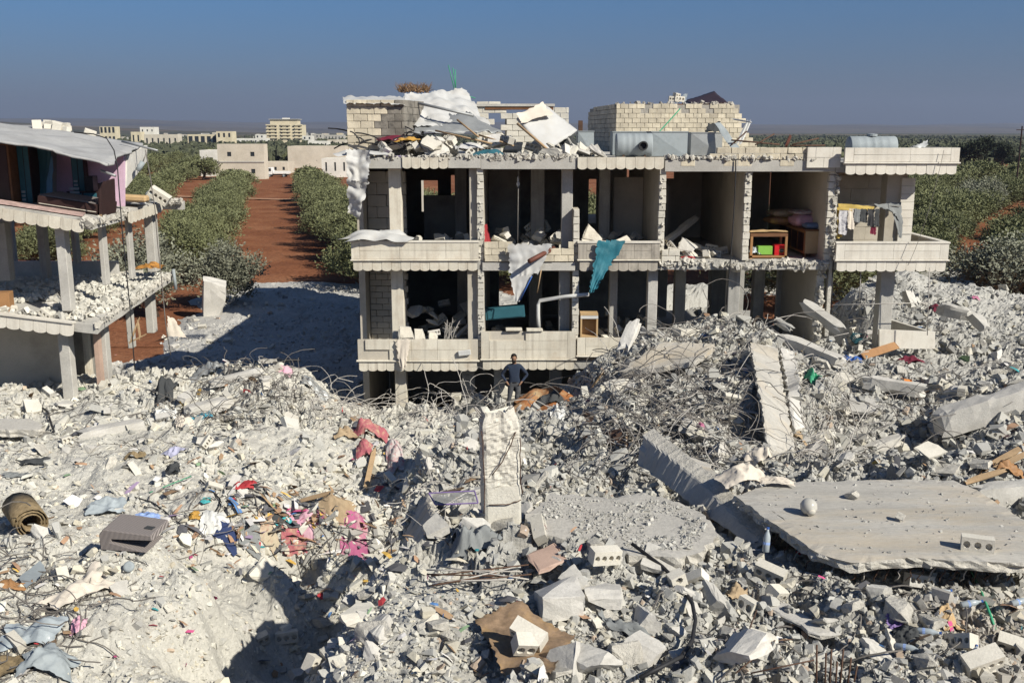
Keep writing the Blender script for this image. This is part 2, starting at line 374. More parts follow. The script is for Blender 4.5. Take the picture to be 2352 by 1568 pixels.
# ------------------------------------------------------------------ chunk shapes
def hull_mesh(name, n, seed, mat_, flat=1.0, boxy=0.0):
    r = random.Random(seed); bm = bmesh.new()
    for i in range(n):
        p = Vector((r.uniform(-1,1), r.uniform(-1,1), r.uniform(-1,1)))
        if boxy: p = Vector([math.copysign(abs(c)**(1-boxy), c) for c in p])
        else: p = p.normalized() * r.uniform(.8, 1.05)
        p.z *= flat; bm.verts.new(p * .5)
    bmesh.ops.convex_hull(bm, input=bm.verts)
    for v in [v for v in bm.verts if not v.link_faces]: bm.verts.remove(v)
    bmesh.ops.recalc_face_normals(bm, faces=bm.faces)
    bmesh.ops.triangulate(bm, faces=bm.faces)
    me = bpy.data.meshes.new(name); bm.to_mesh(me); bm.free()
    if mat_: me.materials.append(mat_)
    return me
def cut_box(seed, cuts, flat_=1.0, skew=.14):
    """a box with skewed faces and broken-off corners"""
    r = random.Random(seed); bm = bmesh.new(); bmesh.ops.create_cube(bm, size=1.0)
    for v in bm.verts: v.co += Vector((r.uniform(-skew,skew), r.uniform(-skew,skew), r.uniform(-skew,skew)))
    for _ in range(cuts):
        n = Vector((r.uniform(-1,1), r.uniform(-1,1), r.uniform(-1,1))).normalized()
        d = bmesh.ops.bisect_plane(bm, geom=bm.verts[:]+bm.edges[:]+bm.faces[:], plane_co=n*r.uniform(.26,.48), plane_no=n, clear_outer=True)
        eds = [e for e in d['geom_cut'] if isinstance(e, bmesh.types.BMEdge)]
        if eds: bmesh.ops.contextual_create(bm, geom=eds)
    for v in bm.verts: v.co.z *= flat_
    return bm
def stone_mesh(name, seed, cuts, flat_):
    bm = cut_box(seed, cuts, flat_); bmesh.ops.triangulate(bm, faces=bm.faces); bmesh.ops.recalc_face_normals(bm, faces=bm.faces)
    me = bpy.data.meshes.new(name); bm.to_mesh(me); bm.free(); return me
STONE = [stone_mesh('stone_shape', 100+i, 2 + i % 2, [1,.7,.45,.3][i % 4]) for i in range(12)]
def mesh_arrays(me):
    v = np.zeros(len(me.vertices)*3, np.float32); me.vertices.foreach_get('co', v)
    return v.reshape(-1,3), np.array([list(p.vertices) for p in me.polygons])
STONE_A = [mesh_arrays(m) for m in STONE]
def rotmats(n, tilt=1.0):
    a = rng.uniform(0, 2*np.pi, n); b = rng.normal(0, tilt, n); c = rng.normal(0, tilt, n)
    ca,sa,cb,sb,cc,s2 = np.cos(a),np.sin(a),np.cos(b),np.sin(b),np.cos(c),np.sin(c)
    Rz = np.zeros((n,3,3)); Rz[:,0,0]=ca; Rz[:,0,1]=-sa; Rz[:,1,0]=sa; Rz[:,1,1]=ca; Rz[:,2,2]=1
    Ry = np.zeros((n,3,3)); Ry[:,0,0]=cb; Ry[:,0,2]=sb; Ry[:,1,1]=1; Ry[:,2,0]=-sb; Ry[:,2,2]=cb
    Rx = np.zeros((n,3,3)); Rx[:,0,0]=1; Rx[:,1,1]=cc; Rx[:,1,2]=-s2; Rx[:,2,1]=s2; Rx[:,2,2]=cc
    return Rz @ Ry @ Rx
def scatter(name, pos, size, cols, shapes=STONE_A, tilt=.6, mat_=None, lab=None, aniso=(.6,1.0)):
    n = len(pos); which = rng.integers(0, len(shapes), n); Vs=[]; Fs=[]; Cs=[]; base = 0
    for k, (bv, bf) in enumerate(shapes):
        m = which == k; c = m.sum()
        if not c: continue
        s = size[m][:,None] * np.stack([rng.uniform(.9,1.3,c), rng.uniform(aniso[0],aniso[1],c), rng.uniform(.6,1.0,c)], -1)
        V = np.einsum('nij,nkj->nki', rotmats(c, tilt), bv[None]*s[:,None,:]) + pos[m][:,None,:]
        Vs.append(V.reshape(-1,3)); nv = len(bv)
        Fs.append((bf[None] + (np.arange(c)*nv)[:,None,None] + base).reshape(-1,3)); base += c*nv
        C = np.repeat(cols[m], nv, axis=0); Cs.append(np.concatenate([C, np.ones((len(C),1))],1))
    me = np_mesh(name, np.concatenate(Vs), np.concatenate(Fs), mat_ or M['stone_bits'], False, np.concatenate(Cs))
    o = link(bpy.data.objects.new(name, me)); return tag(o, lab, 'rubble', kind='stuff')
def stone_cols(x, y):
    n = len(x); m = np.array([(1.08,1.08,1.07),(.95,.96,.98),(.78,.79,.81),(1.16,1.12,1.02),(1.28,1.28,1.26),(.6,.6,.62),(1.0,.82,.70)])
    c = zone_tint(x, y)*m[rng.choice(len(m), n, p=[.30,.26,.14,.14,.08,.06,.02])]
    return c*rng.uniform(.88,1.1,(n,1))
NST = 150000
u = rng.uniform(-250, 2600, NST); v = 640 + 1060*rng.uniform(0,1,NST)
x, y, t = hit_many(u, v)
ok = ~np.isnan(t) & (y < 68)
x, y, t = x[ok], y[ok], t[ok]
# keep clear: inside the main building, and thin on the dusty trodden patches
inside = (x > -4.7) & (x < 9.7) & (y > 30.5)
clump = vnoise(x, y, .5, 8) + .6*vnoise(x, y, 1.7, 9)
keep = (~inside) & (rng.uniform(0,1,len(x)) < np.clip(.62 + .75*clump, .12, 1)) & (H(x,y) > -.05)
dusty = ((x < -2.2) & (y < 25) & (rng.uniform(0,1,len(x)) < .25 + .6*np.clip(.5+vnoise(x,y,.33,12),0,1))) | ((y > 46) & (x < -4) & (rng.uniform(0,1,len(x)) < .25))
keep &= ~(dusty & (rng.uniform(0,1,len(x)) < .35))
x, y, t = x[keep], y[keep], t[keep]; shrink = np.where(dusty[keep], .5, 1.0)
size = np.clip(np.exp(rng.normal(np.log(.032), .68, len(x))), .016, .22) * np.clip(t/15, .85, 1.6) * shrink
z = H(x, y) + size*rng.uniform(-.05,.28,len(x))
scatter('rubble_stones', np.stack([x,y,z],-1), size, stone_cols(x, y), lab='countless small pale concrete stones covering the rubble mounds')
# ------------------------------------------------------------------ ground, hills
def ground_material():
    m = bpy.data.materials.new('red_soil'); m.use_nodes = True; nt = m.node_tree; L = nt.links.new; b = nt.nodes['Principled BSDF']
    b.inputs['Roughness'].default_value = 1.0; b.inputs['Specular IOR Level'].default_value = .1
    geo = node(nt, 'ShaderNodeNewGeometry')
    def noise(s, d=5, st=(1,1,1), rg=.6):
        mp = node(nt, 'ShaderNodeMapping'); mp.inputs['Scale'].default_value = st; L(geo.outputs['Position'], mp.inputs[0])
        n = node(nt, 'ShaderNodeTexNoise'); n.inputs['Scale'].default_value = s; n.inputs['Detail'].default_value = d; n.inputs['Roughness'].default_value = rg
        L(mp.outputs[0], n.inputs[0]); return n.outputs[0]
    def ramp(sock, stops):
        r = node(nt, 'ShaderNodeValToRGB'); e = r.color_ramp.elements
        e[0].position = stops[0][0]; e[0].color = (*stops[0][1],1); e[1].position = stops[-1][0]; e[1].color = (*stops[-1][1],1)
        for p, c in stops[1:-1]:
            q = e.new(p); q.color = (*c,1)
        L(sock, r.inputs[0]); return r.outputs[0]
    def mix(f, a, c):
        x = node(nt, 'ShaderNodeMix', data_type='RGBA'); L(f, x.inputs[0]); L(a, x.inputs[6]); L(c, x.inputs[7]); return x.outputs[2]
    near = ramp(noise(.16, 7, (1,1,1), .65), [(.3,(.165,.064,.033)),(.5,(.228,.094,.047)),(.72,(.31,.150,.080))])
    clods = ramp(noise(3.5, 6, (1,1,1), .75), [(.3,(.55,.5,.5)),(.55,(1,1,1)),(.75,(1.35,1.3,1.25))])
    x = node(nt, 'ShaderNodeMix', data_type='RGBA', blend_type='MULTIPLY'); x.inputs[0].default_value = 1; L(near, x.inputs[6]); L(clods, x.inputs[7]); near = x.outputs[2]
    # fields far out: groves and ploughed strips
    vo = node(nt, 'ShaderNodeTexVoronoi'); vo.inputs['Scale'].default_value = .0035
    mp = node(nt, 'ShaderNodeMapping'); mp.inputs['Scale'].default_value = (1,.45,1); L(geo.outputs['Position'], mp.inputs[0]); L(mp.outputs[0], vo.inputs[0])
    sep = node(nt, 'ShaderNodeSeparateColor'); L(vo.outputs['Color'], sep.inputs[0])
    fields = ramp(sep.outputs[0], [(.0,(.050,.058,.030)),(.35,(.075,.080,.042)),(.62,(.060,.066,.036)),(.66,(.17,.095,.06)),(.8,(.11,.10,.055)),(1,(.20,.15,.10))])
    speck = ramp(noise(.12, 6, (1,.5,1), .8), [(.35,(.5,.5,.5)),(.6,(1.25,1.25,1.2))])
    x = node(nt, 'ShaderNodeMix', data_type='RGBA', blend_type='MULTIPLY'); x.inputs[0].default_value = 1; L(fields, x.inputs[6]); L(speck, x.inputs[7]); fields = x.outputs[2]
    sp = node(nt, 'ShaderNodeSeparateXYZ'); L(geo.outputs['Position'], sp.inputs[0])
    mr = node(nt, 'ShaderNodeMapRange'); mr.inputs['From Min'].default_value = 330; mr.inputs['From Max'].default_value = 420; L(sp.outputs['Y'], mr.inputs[0])
    L(mix(mr.outputs[0], near, fields), b.inputs['Base Color'])
    bp = node(nt, 'ShaderNodeBump'); bp.inputs['Strength'].default_value = .9; bp.inputs['Distance'].default_value = .12; L(noise(2.2, 6, (1,1,1), .7), bp.inputs['Height']); L(bp.outputs[0], b.inputs['Normal'])
    return m
M['soil'] = ground_material()
# soil near the houses has clods and shallow furrows; further out one flat sheet
nx, ny = 200, 190
sx = np.linspace(-110, 95, nx); sy = 48 * (330/48) ** np.linspace(0, 1, ny)
SX, SY = np.meshgrid(sx, sy)
edge = np.clip(np.minimum.reduce([(SX+110)/10, (95-SX)/10, (SY-48)/3, (330-SY)/30]), 0, 1)
SZ = (.10*vnoise(SX,SY,.5,31) + .07*vnoise(SX,SY,1.4,32) + .05*np.sin((SX+.243*SY)*2.0)) * edge + .004 + .03*edge
ii = np.arange(nx*ny).reshape(ny,nx); Fg = np.stack([ii[:-1,:-1],ii[:-1,1:],ii[1:,1:],ii[1:,:-1]],-1).reshape(-1,4)
tag(link(bpy.data.objects.new('ploughed_soil', np_mesh('ploughed_soil', np.stack([SX,SY,SZ],-1).reshape(-1,3), Fg, M['soil'], True))), 'rust red ploughed soil between the olive rows', kind='structure')
g = MB(); g.add([(-16000,-3000,-.03),(16000,-3000,-.03),(16000,26000,-.03),(-16000,26000,-.03)], [(0,1,2,3)])
tag(g.build('ground', M['soil']), 'red earth plain reaching to the hills', kind='structure')
# pale footpath across the orchard
M['path'] = mat('trodden_path', (.36,.20,.12), 1, .15, .8, .15, 8, .4, 6)
mp_ = MB(); n = 40
for i in range(n):
    a = i/(n-1); x0 = -85 + 60*a; y0 = 163 + 4*math.sin(a*5) - 6*a
    mp_.v += [(x0, y0-1.3+.3*math.sin(i*1.7), .17), (x0, y0+1.3+.3*math.sin(i*2.3), .17)]
    if i: k = 2*i; mp_.f.append((k-2,k,k+1,k-1))
tag(mp_.build('footpath', M['path']), 'pale trodden footpath crossing the olive rows', kind='structure')

def hills_mesh(name, x0, x1, y0, y1, hfun, mat_, nx=220, ny=60):
    X, Y = np.meshgrid(np.linspace(x0,x1,nx), np.linspace(y0,y1,ny)); Z = hfun(X, Y)
    ii = np.arange(nx*ny).reshape(ny,nx); F_ = np.stack([ii[:-1,:-1],ii[:-1,1:],ii[1:,1:],ii[1:,:-1]],-1).reshape(-1,4)
    o = link(bpy.data.objects.new(name, np_mesh(name, np.stack([X,Y,Z],-1).reshape(-1,3), F_, mat_, True))); return o
M['hill'] = mat('hill_land', (.105,.085,.060), 1, .45, .0012, .35, .02, 0, rnd=0)
M['hill_green'] = mat('near_hill_land', (.055,.056,.032), 1, .35, .004, .4, .03, 0, stain=(.20,.12,.085), stain_amt=.8, stain_scale=.0022)
def fb(X,Y,s,seed): return vnoise(X,Y,s,seed)+.5*vnoise(X,Y,s*2.1,seed+1)+.25*vnoise(X,Y,s*4.3,seed+2)
def ss(x): x = np.clip(x,0,1); return x*x*(3-2*x)
tag(hills_mesh('far_hills', -9000, 9000, 4200, 12000,
    lambda X,Y: -6 + ss((Y-4300)/4200)*(52 + 26*fb(X,Y,.0007,41)) + 34*ss((Y-8200)/3000)*(1+.5*fb(X,Y,.0004,44)) + 45*ss((-X-600)/3500)*ss((Y-4500)/3000), M['hill'], 260, 70), 'long hazy mountain ridge on the horizon', kind='structure')
tag(hills_mesh('near_hills', -3600, -250, 1500, 4000,
    lambda X,Y: -4 + ss((Y-1550)/900)*(ss((-X-350)/1500)*52 + 7*fb(X,Y,.002,51)) - 40*ss((Y-3000)/900), M['hill_green'], 140, 70), 'low green wooded hill beyond the town', kind='structure')

# ------------------------------------------------------------------ olive trees
M['leaf'] = mat('olive_leaf', (.145,.155,.074), .65, .22, .8, .2, 9, 0, rnd=.16, spec=.25)
M['leaf_grey'] = mat('silver_olive_leaf', (.20,.205,.15), .65, .22, .8, .2, 9, 0, rnd=.12, spec=.25)
M['leaf_dark'] = mat('pine_leaf', (.035,.045,.026), .7, .2, .8, .2, 9, 0, rnd=.15, spec=.2)
M['bark'] = mat('olive_bark', (.085,.065,.05), .95, .2, 3, .2, 15, .5, 12)
def crown_mesh(name, seed, mat_, nshoot=1000, rx=2.2, rz=1.65, cz=2.35, leaf=.17, per=7):
    r = np.random.default_rng(seed); V = []; 
    # lobes make the outline uneven
    lobes = [(r.normal(0,1,3)*np.array([.95,.95,.42]), r.uniform(.75,1.2)) for _ in range(11)]
    li = r.integers(0, len(lobes), nshoot)
    d = r.normal(0,1,(nshoot,3)); d /= np.linalg.norm(d,axis=1)[:,None]
    c = np.array([lobes[i][0] for i in li]); rad = np.array([lobes[i][1] for i in li])
    p0 = c + d*rad[:,None]*(r.uniform(.35,1,nshoot)**.5)[:,None]*np.array([1,1,.85])
    p0 *= np.array([rx/2.2, rx/2.2, rz/1.65]); p0[:,2] += cz
    p0[:,2] = np.maximum(p0[:,2], .55 + .15*r.random(nshoot))
    sd = d*.6 + np.array([0,0,.75]) + r.normal(0,.28,(nshoot,3)); sd /= np.linalg.norm(sd,axis=1)[:,None]
    ln = r.uniform(.35,.85,nshoot)
    for k in range(per):
        f = k/(per-1); base = p0 + sd*(ln*f)[:,None]
        a = sd*.7 + r.normal(0,.55,(nshoot,3)); a /= np.linalg.norm(a,axis=1)[:,None]
        s = np.cross(a, r.normal(0,1,(nshoot,3))); s /= np.linalg.norm(s,axis=1)[:,None]
        L_ = leaf*r.uniform(.7,1.25,nshoot)[:,None]; W = L_*.20
        V.append(np.stack([base - s*W, base + a*L_*.55 - s*W*1.2, base + a*L_*1.1, base + a*L_*.5 + s*W*1.4], 1))
    V = np.concatenate(V).reshape(-1,3); F_ = np.arange(len(V)).reshape(-1,4)
    return np_mesh(name, V, F_, mat_)
def trunk_mesh(name, seed, h=1.3, r0=.24):
    r = random.Random(seed); mb = MB(); lean = Vector((r.uniform(-.25,.25), r.uniform(-.2,.2), 0))
    mb.tube([(0,0,-.1),(lean.x*.4,lean.y*.4,h*.4),(lean.x,lean.y,h)], [r0*1.35, r0*.95, r0*.8], 8)
    for k in range(5):
        a = 2*math.pi*k/5 + r.uniform(-.4,.4); e = Vector((math.cos(a)*r.uniform(.8,1.5), math.sin(a)*r.uniform(.8,1.5), h+r.uniform(.7,1.6)))
        mid = Vector((lean.x,lean.y,h))*.5 + e*.5 + Vector((0,0,-.15)); mb.tube([Vector((lean.x,lean.y,h-.1)), mid, e], [r0*.55, r0*.36, r0*.12], 6)
    return mb.mesh(name, M['bark'], True)
CROWN = [crown_mesh('olive_crown', 200+i, M['leaf'], 2300, per=6) for i in range(5)]
CROWN_G = [crown_mesh('grey_olive_crown', 230+i, M['leaf_grey'], 1900, per=6) for i in range(2)]
CROWN_FAR = [crown_mesh('far_olive_crown', 250+i, M['leaf'], 900, leaf=.34, per=4) for i in range(4)]
TRUNK = [trunk_mesh('olive_trunk', 300+i) for i in range(4)]
def tree(x, y, s, label, group, crowns, r, name='olive_tree', z=0.0, cat='tree'):
    o = thing(name, (x,y,z), label, cat, group); o.rotation_euler = (0,0,r.uniform(0,6.28)); o.scale = (s*r.uniform(1.05,1.3), s*r.uniform(1.0,1.22), s*r.uniform(.80,1.02))
    for nm, me in (('trunk', r.choice(TRUNK)), ('crown', r.choice(crowns))):
        c = bpy.data.objects.new(nm, me); COL.objects.link(c); c.parent = o
    return o
rt = random.Random(5)
def inview(x, y, z=1.5, m=160):
    d = Vector((x,y,z-CAMZ)); f = d.y*math.cos(PITCH) - d.z*math.sin(PITCH); up = d.y*math.sin(PITCH) + d.z*math.cos(PITCH)
    if f < 1: return None
    uu = 1176 + FPX*d.x/f; vv = 784 - FPX*up/f
    return (uu, vv) if -m < uu < 2352+m and vv < 1700 else None
ROWN = {0:'in the middle row left of the main ruin', 1:'in the row beside the main ruin', -1:'in the second row behind the left house', -2:'in the third row behind the left house', -3:'in the fourth row behind the left house', 2:'in the row hidden behind the main ruin', 3:'in the row far behind the main ruin'}
for k in range(-4, 4):
    base_x = -25.5 + 11.8*k + (1.6 if k == 1 else 0); y = 68.5 + (k % 2)*2.0 + (0 if k != 1 else -6)
    while y < 330:
        x = base_x - .243*(y-81.5) + rt.uniform(-.5,.5)
        if not (157 < y < 168) and inview(x, y) and not (k in (-1,-2,-3,-4) and y < 72) and not (198 < y < 300 and x > -68 and x < -30) and not (k >= 2 and y > 130):
            p = inview(x,y)
            if p[0] > -60 and p[0] < 1500:
                cr = CROWN if y < 150 else CROWN_FAR
                s = rt.uniform(.86,1.14)*(1.0 if y < 150 else .98)
                far = '' if y < 157 else ', past the footpath'
                tree(x, y + rt.uniform(-.3,.3), s, 'bushy olive tree ' + ROWN.get(k, 'in the outermost left row') + far, 'olive trees of the left orchard ' + str(k) + far, cr, rt)
        y += rt.uniform(5.0,5.8) if y < 170 else rt.uniform(6.0,7.2)
# the grey olive at the end of the lane, beside the left house
tree(-20.5, 56.0, 1.25, 'silvery olive tree at the end of the lane beside the left ruined house', None, CROWN_G, rt)
tree(-17.3, 59.0, .9, 'smaller silvery olive leaning over the lane next to the grey boulder', None, CROWN_G, rt)
p = at(468,414,z=0); tree(p.x, p.y, 1.3, 'single round olive tree with a clear trunk before the block house', None, CROWN_FAR, rt)
# right orchard, rows run away to the right
for k in range(-7, 6):
    off = -4.4 + 8.8*k
    for j in range(0, 44):
        s_ = -14 + j*5.4 + rt.uniform(-.4,.4)
        x = 33 + .5*s_ + .866*off; y = 71 + .866*s_ - .5*off
        p = inview(x,y)
        if not p or p[0] < 1560 or y < 54 or y > 225 or x < 13: continue
        if y < 60 and x < 24: continue
        if x < .30*y and y > 100 and p[0] < 2040: continue
        tree(x, y, rt.uniform(.92,1.2), 'dense olive tree of the orchard beyond the right wing, ' + ('near rows' if y < 95 else 'middle rows' if y < 140 else 'far rows'), 'olive trees of the right orchard ' + ('near' if y < 95 else 'middle' if y < 140 else 'far'),
             (CROWN if rt.random() < .8 else CROWN_G) if y < 150 else CROWN_FAR, rt)
tree(30.5, 59.5, 1.15, 'pale silvery olive tree at the right edge above the rubble hill', None, CROWN_G, rt)
tree(17.2, 57.5, 1.1, 'olive tree whose trunk shows below the right balcony', None, CROWN, rt)
# tall pines beyond the red roofed houses
for (uu, vb, Y, hgt, lab, sp) in [(2226,402,300,8.4,'tall round topped pine beside the houses at the right edge',.95),(2300,404,310,6.4,'smaller leaning pine right of the tall round pine',.7),(2276,402,340,6.5,'bare greyish tree between the two pines',.7),
                            (2180,404,320,3.2,'low dark bush left of the tall pine',.9),(2340,403,300,3.6,'dark bush at the far right edge beyond the houses',.8),(2252,402,330,3.6,'dark bush below the tall round pine',.8),(2322,402,290,3.2,'dark bush right of the leaning pine',.9)]:
    p = at(uu, vb, Y=Y); o = thing('pine_tree', (p.x,p.y,0), lab, 'tree'); k = hgt/4.2
    c = bpy.data.objects.new('crown', CROWN_P[0] if 'CROWN_P' in globals() else crown_mesh('pine_crown', 400, M['leaf_dark'], 1100, leaf=.4, per=4)); globals().setdefault('CROWN_P', [c.data])
    COL.objects.link(c); c.parent = o; c.scale = (k*sp,k*sp,k); c.rotation_euler.z = uu
    t_ = bpy.data.objects.new('trunk', TRUNK[0]); COL.objects.link(t_); t_.parent = o; t_.scale = (k*.7,k*.7,k*1.3)
# groves too far to count
fx, fy = [], []
for _ in range(8000):
    yy = 330*math.exp(rt.uniform(0,1)**1.5*1.75); xx = rt.uniform(-.58,.58)*yy
    if vnoise(np.array([xx]),np.array([yy*.6]),.008,61)[0] + .25 > -.15 : fx.append(xx); fy.append(yy)
fx = np.array(fx); fy = np.array(fy); rep = 4
px = np.repeat(fx,rep)+rng.normal(0,1.3,len(fx)*rep); py = np.repeat(fy,rep)+rng.normal(0,1.3,len(fx)*rep)
pz = rng.uniform(.8,3.2,len(px)); cs = np.array([(.062,.068,.038)])*rng.uniform(.6,1.35,(len(px),1))
o = scatter('far_olive_grove', np.stack([px,py,pz],-1), rng.uniform(1.6,3.0,len(px)), cs, tilt=1.2, mat_=M['scrap'], lab='dark olive groves filling the plain up to the town')
o['category'] = 'grove'
# ------------------------------------------------------------------ building pieces
def rough_block(name, seed, mat_, amt=.03, bev=.035):
    r = random.Random(seed); bm = bmesh.new(); bmesh.ops.create_cube(bm, size=1.0)
    bmesh.ops.bevel(bm, geom=bm.edges[:], offset=bev, segments=1, affect='EDGES')
    for v in bm.verts:
        v.co += Vector((r.uniform(-amt,amt)*.5, r.uniform(-amt,amt), r.uniform(-amt,amt)*.7))
    me = bpy.data.meshes.new(name); bm.to_mesh(me); bm.free(); me.materials.append(mat_); return me
BLK = {k: [rough_block('brick_'+k, 10+i, M[m]) for i in range(5)] for k, m in (('yellow','block_yellow'),('pale','block'),('grey','concrete'),('plaster','plaster'))}
PAN = {k: [rough_block('panel_'+k, 40+i, M[m], .004, .008) for i in range(3)] for k, m in (('clad','clad'),('white','clad_white'),('sooty','clad_sooty'),('plaster','plaster'))}
def block_wall(parent, p0, ax, length, height, meshes, bl=.4, bh=.2, th=.18, joint=.012, skip=None, jit=.012, name='brick', core=True, bonded=True, r=random.Random(3), corename='mortar_bed'):
    """courses of single blocks from p0 along unit vector ax (horizontal); the outer face lies on the line p0-ax"""
    p0 = Vector(p0); ax = Vector(ax).normalized(); nrm = Vector((ax.y, -ax.x, 0)); rz = math.atan2(ax.y, ax.x)
    rows = int(round(height/bh)); made = []
    for j in range(rows):
        s = -(bl/2 if (bonded and j % 2) else 0)
        while s < length - .02:
            a = max(0, s); e = min(length, s+bl); s += bl
            if e - a < .06: continue
            if skip and skip((a+e)/2, (j+.5)*bh, j): continue
            c = p0 + ax*((a+e)/2) - nrm*(th/2 - r.uniform(-jit,jit)) + Vector((0,0,(j+.5)*bh))
            made.append(inst(name, r.choice(meshes), c, (0,0,rz), (e-a-joint, th, bh-joint), parent))
    return made
def poly_box(parent, name, lo, hi, m, bevel=0.0):
    return MB().box(lo, hi).build(name, m, parent, bevel=bevel)
def scallop_mesh(name, w, h, th, m, n=7):
    mb = MB(); pts = [(-w/2, 0, 0), (w/2, 0, 0)]
    for i in range(n+1):
        a = math.pi*i/n; pts.append((w/2*math.cos(a), 0, -h*.80 - h*.20*math.sin(a)))
    mb.prism([(x,-th/2,z) for x,_,z in pts], (0,th,0)); return mb.mesh(name, m)
SCAL = {}
def scallops(parent, x0, x1, y, ztop, h, key, w=.285, skip=None, r=random.Random(8), rot=0.0, dirv=(1,0,0)):
    n = max(1, round((x1-x0)/w)); ww = (x1-x0)/n
    k = (key, round(ww,3), h)
    if k not in SCAL: SCAL[k] = scallop_mesh('scallop', ww-.008, h, .05, M[{'clad':'clad','white':'clad_white','sooty':'clad_sooty'}[key]])
    for i in range(n):
        if skip and skip(i, n): continue
        c = x0 + (i+.5)*ww
        inst('scallop_panel', SCAL[k], (c, y + r.uniform(-.006,.006), ztop + r.uniform(-.006,.004)), (0,0,rot), 1, parent)
def rough_edge(parent, pts, n, smin, smax, m, spread=.06, name='broken_edge', seed=1, drop=0.0):
    r = random.Random(seed); mb = MB()
    for i in range(int(n*1.7)):
        t = r.random()*(len(pts)-1); k = min(int(t), len(pts)-2); p = Vector(pts[k]).lerp(Vector(pts[k+1]), t-k)
        p += Vector((r.uniform(-spread,spread), r.uniform(-spread,spread), r.uniform(-spread,spread)-r.random()*drop))
        bv, bf = STONE_A[r.randrange(len(STONE_A))]; s = smin*.6 + (smax*1.15-smin*.6)*r.random()**2.4
        e = Euler((r.uniform(0,6),r.uniform(0,6),r.uniform(0,6))).to_matrix()
        mb.add([p + e @ (Vector(v.tolist())*s) for v in bv], [tuple(f) for f in bf])
    o = mb.build(name, m, parent); o['kind'] = 'stuff'; return o
def balcony(parent, x0, x1, yf, zc, ztop, sc_h, key, rows, pw=1.0, cap=True, side_r=0.0, side_l=0.0, skip=None, sskip=None, seed=1, endw=.26, lab=None):
    """parapet with cladding panels, cornice and scalloped valance"""
    r = random.Random(seed); t = .11
    core = MB().box((x0+.02, yf+.045, zc-.04), (x1-.02, yf+.045+t, ztop-.02))
    if side_r: core.box((x1-.045-t, yf+.157, zc-.04), (x1-.045, yf+side_r, ztop-.02))
    if side_l: core.box((x0+.045, yf+.157, zc-.04), (x0+.045+t, yf+side_l, ztop-.02))
    b = core.build('balcony', M['plaster'] if key != 'bare' else M['concrete'], parent)
    if lab: b['label'] = lab
    rh = (ztop - zc - .05)/rows
    xs = [x0, x0+endw]; 
    while xs[-1] < x1 - endw - .05:
        nx_ = min(xs[-1] + pw*r.uniform(.8,1.3), x1-endw)
        if x1-endw-nx_ < .3: nx_ = x1-endw
        xs.append(nx_)
    xs.append(x1)
    for i in range(len(xs)-1):
        end = i in (0, len(xs)-2)
        if end:
            if not (skip and skip(i, -1, len(xs)-1)):
                inst('cladding_panel', r.choice(PAN[key]), ((xs[i]+xs[i+1])/2, yf+.02, zc+.05+rh*rows/2), (0,0,0), (xs[i+1]-xs[i]-.008, .05, rh*rows-.008), b)
            continue
        for j in range(rows):
            if skip and skip(i, j, len(xs)-1): continue
            inst('cladding_panel', r.choice(PAN[key]), ((xs[i]+xs[i+1])/2, yf+.02+r.uniform(-.004,.004), zc+.05+rh*(j+.5)), (0,r.uniform(-.004,.004),0), (xs[i+1]-xs[i]-.008, .05, rh-.008), b)
    if side_r:
        for j in range(rows): inst('cladding_panel', r.choice(PAN[key]), (x1-.02, yf+.06+(side_r-.06)/2, zc+.05+rh*(j+.5)), (0,0,R(90)), (side_r-.08, .05, rh-.008), b)
    MB().box((x0-.03, yf-.055, zc-.005), (x1+.03, yf+.05, zc+.045)).build('cornice', M['clad' if key=='sooty' else {'clad':'clad','white':'clad_white'}[key]], b, bevel=.012)
    if cap:
        mb = MB().box((x0-.02, yf-.03, ztop-.018), (x1+.02, yf+.19, ztop+.03))
        if side_r: mb.box((x1-.18, yf+.191, ztop-.018), (x1+.02, yf+side_r, ztop+.03))
        mb.build('parapet_cap', M['clad_white'], b)
    if sc_h: 
        scallops(b, x0+.05, x1-.05, yf+.03, zc-.008, sc_h, key, skip=sskip)
    return b

XA, X1, X2, X3, X4, X5, X6 = -4.86, -.95, 1.94, 4.5, 7.06, 9.66, 13.05
F1, F2, RF, TS = 3.46, 6.56, 9.62, .27
mb_ = thing('ruined_apartment_block', (4, 31, 0), 'wide three storey apartment ruin with its front wall torn away', 'building')
B = mb_
# slabs
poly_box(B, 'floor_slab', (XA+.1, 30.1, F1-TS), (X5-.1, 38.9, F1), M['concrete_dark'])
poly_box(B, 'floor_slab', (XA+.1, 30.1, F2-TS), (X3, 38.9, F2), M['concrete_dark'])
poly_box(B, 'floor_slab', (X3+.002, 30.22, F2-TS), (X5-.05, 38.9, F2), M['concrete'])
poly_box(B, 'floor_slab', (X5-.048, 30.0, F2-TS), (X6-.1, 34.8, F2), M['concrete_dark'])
poly_box(B, 'roof_slab', (XA+.05, 30.1, RF-TS), (X5-.052, 47.5, RF), M['concrete'])  # rear part added out of view to lengthen the lane shadow
poly_box(B, 'floor_slab', (XA+.1, 38.92, F2-TS), (X3, 47.4, F2), M['concrete_dark'])  # unseen rear floor, posts and side wall added along with that roof extension
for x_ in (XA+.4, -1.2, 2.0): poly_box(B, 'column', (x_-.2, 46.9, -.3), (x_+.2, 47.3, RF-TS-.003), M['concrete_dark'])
wall_x = poly_box(B, 'side_wall', (XA+.02, 39.0, -.3), (XA+.2, 46.8, RF-TS-.003), M['plaster'])
poly_box(B, 'back_wall', (X2+.12, 37.5, F1-.3), (5.9, 37.7, F2-TS-.003), M['plaster_dark'])
poly_box(B, 'roof_slab', (X5-.05, 30.0, RF-TS-.15), (X6-.08, 35.0, RF-.12), M['concrete_dark'])
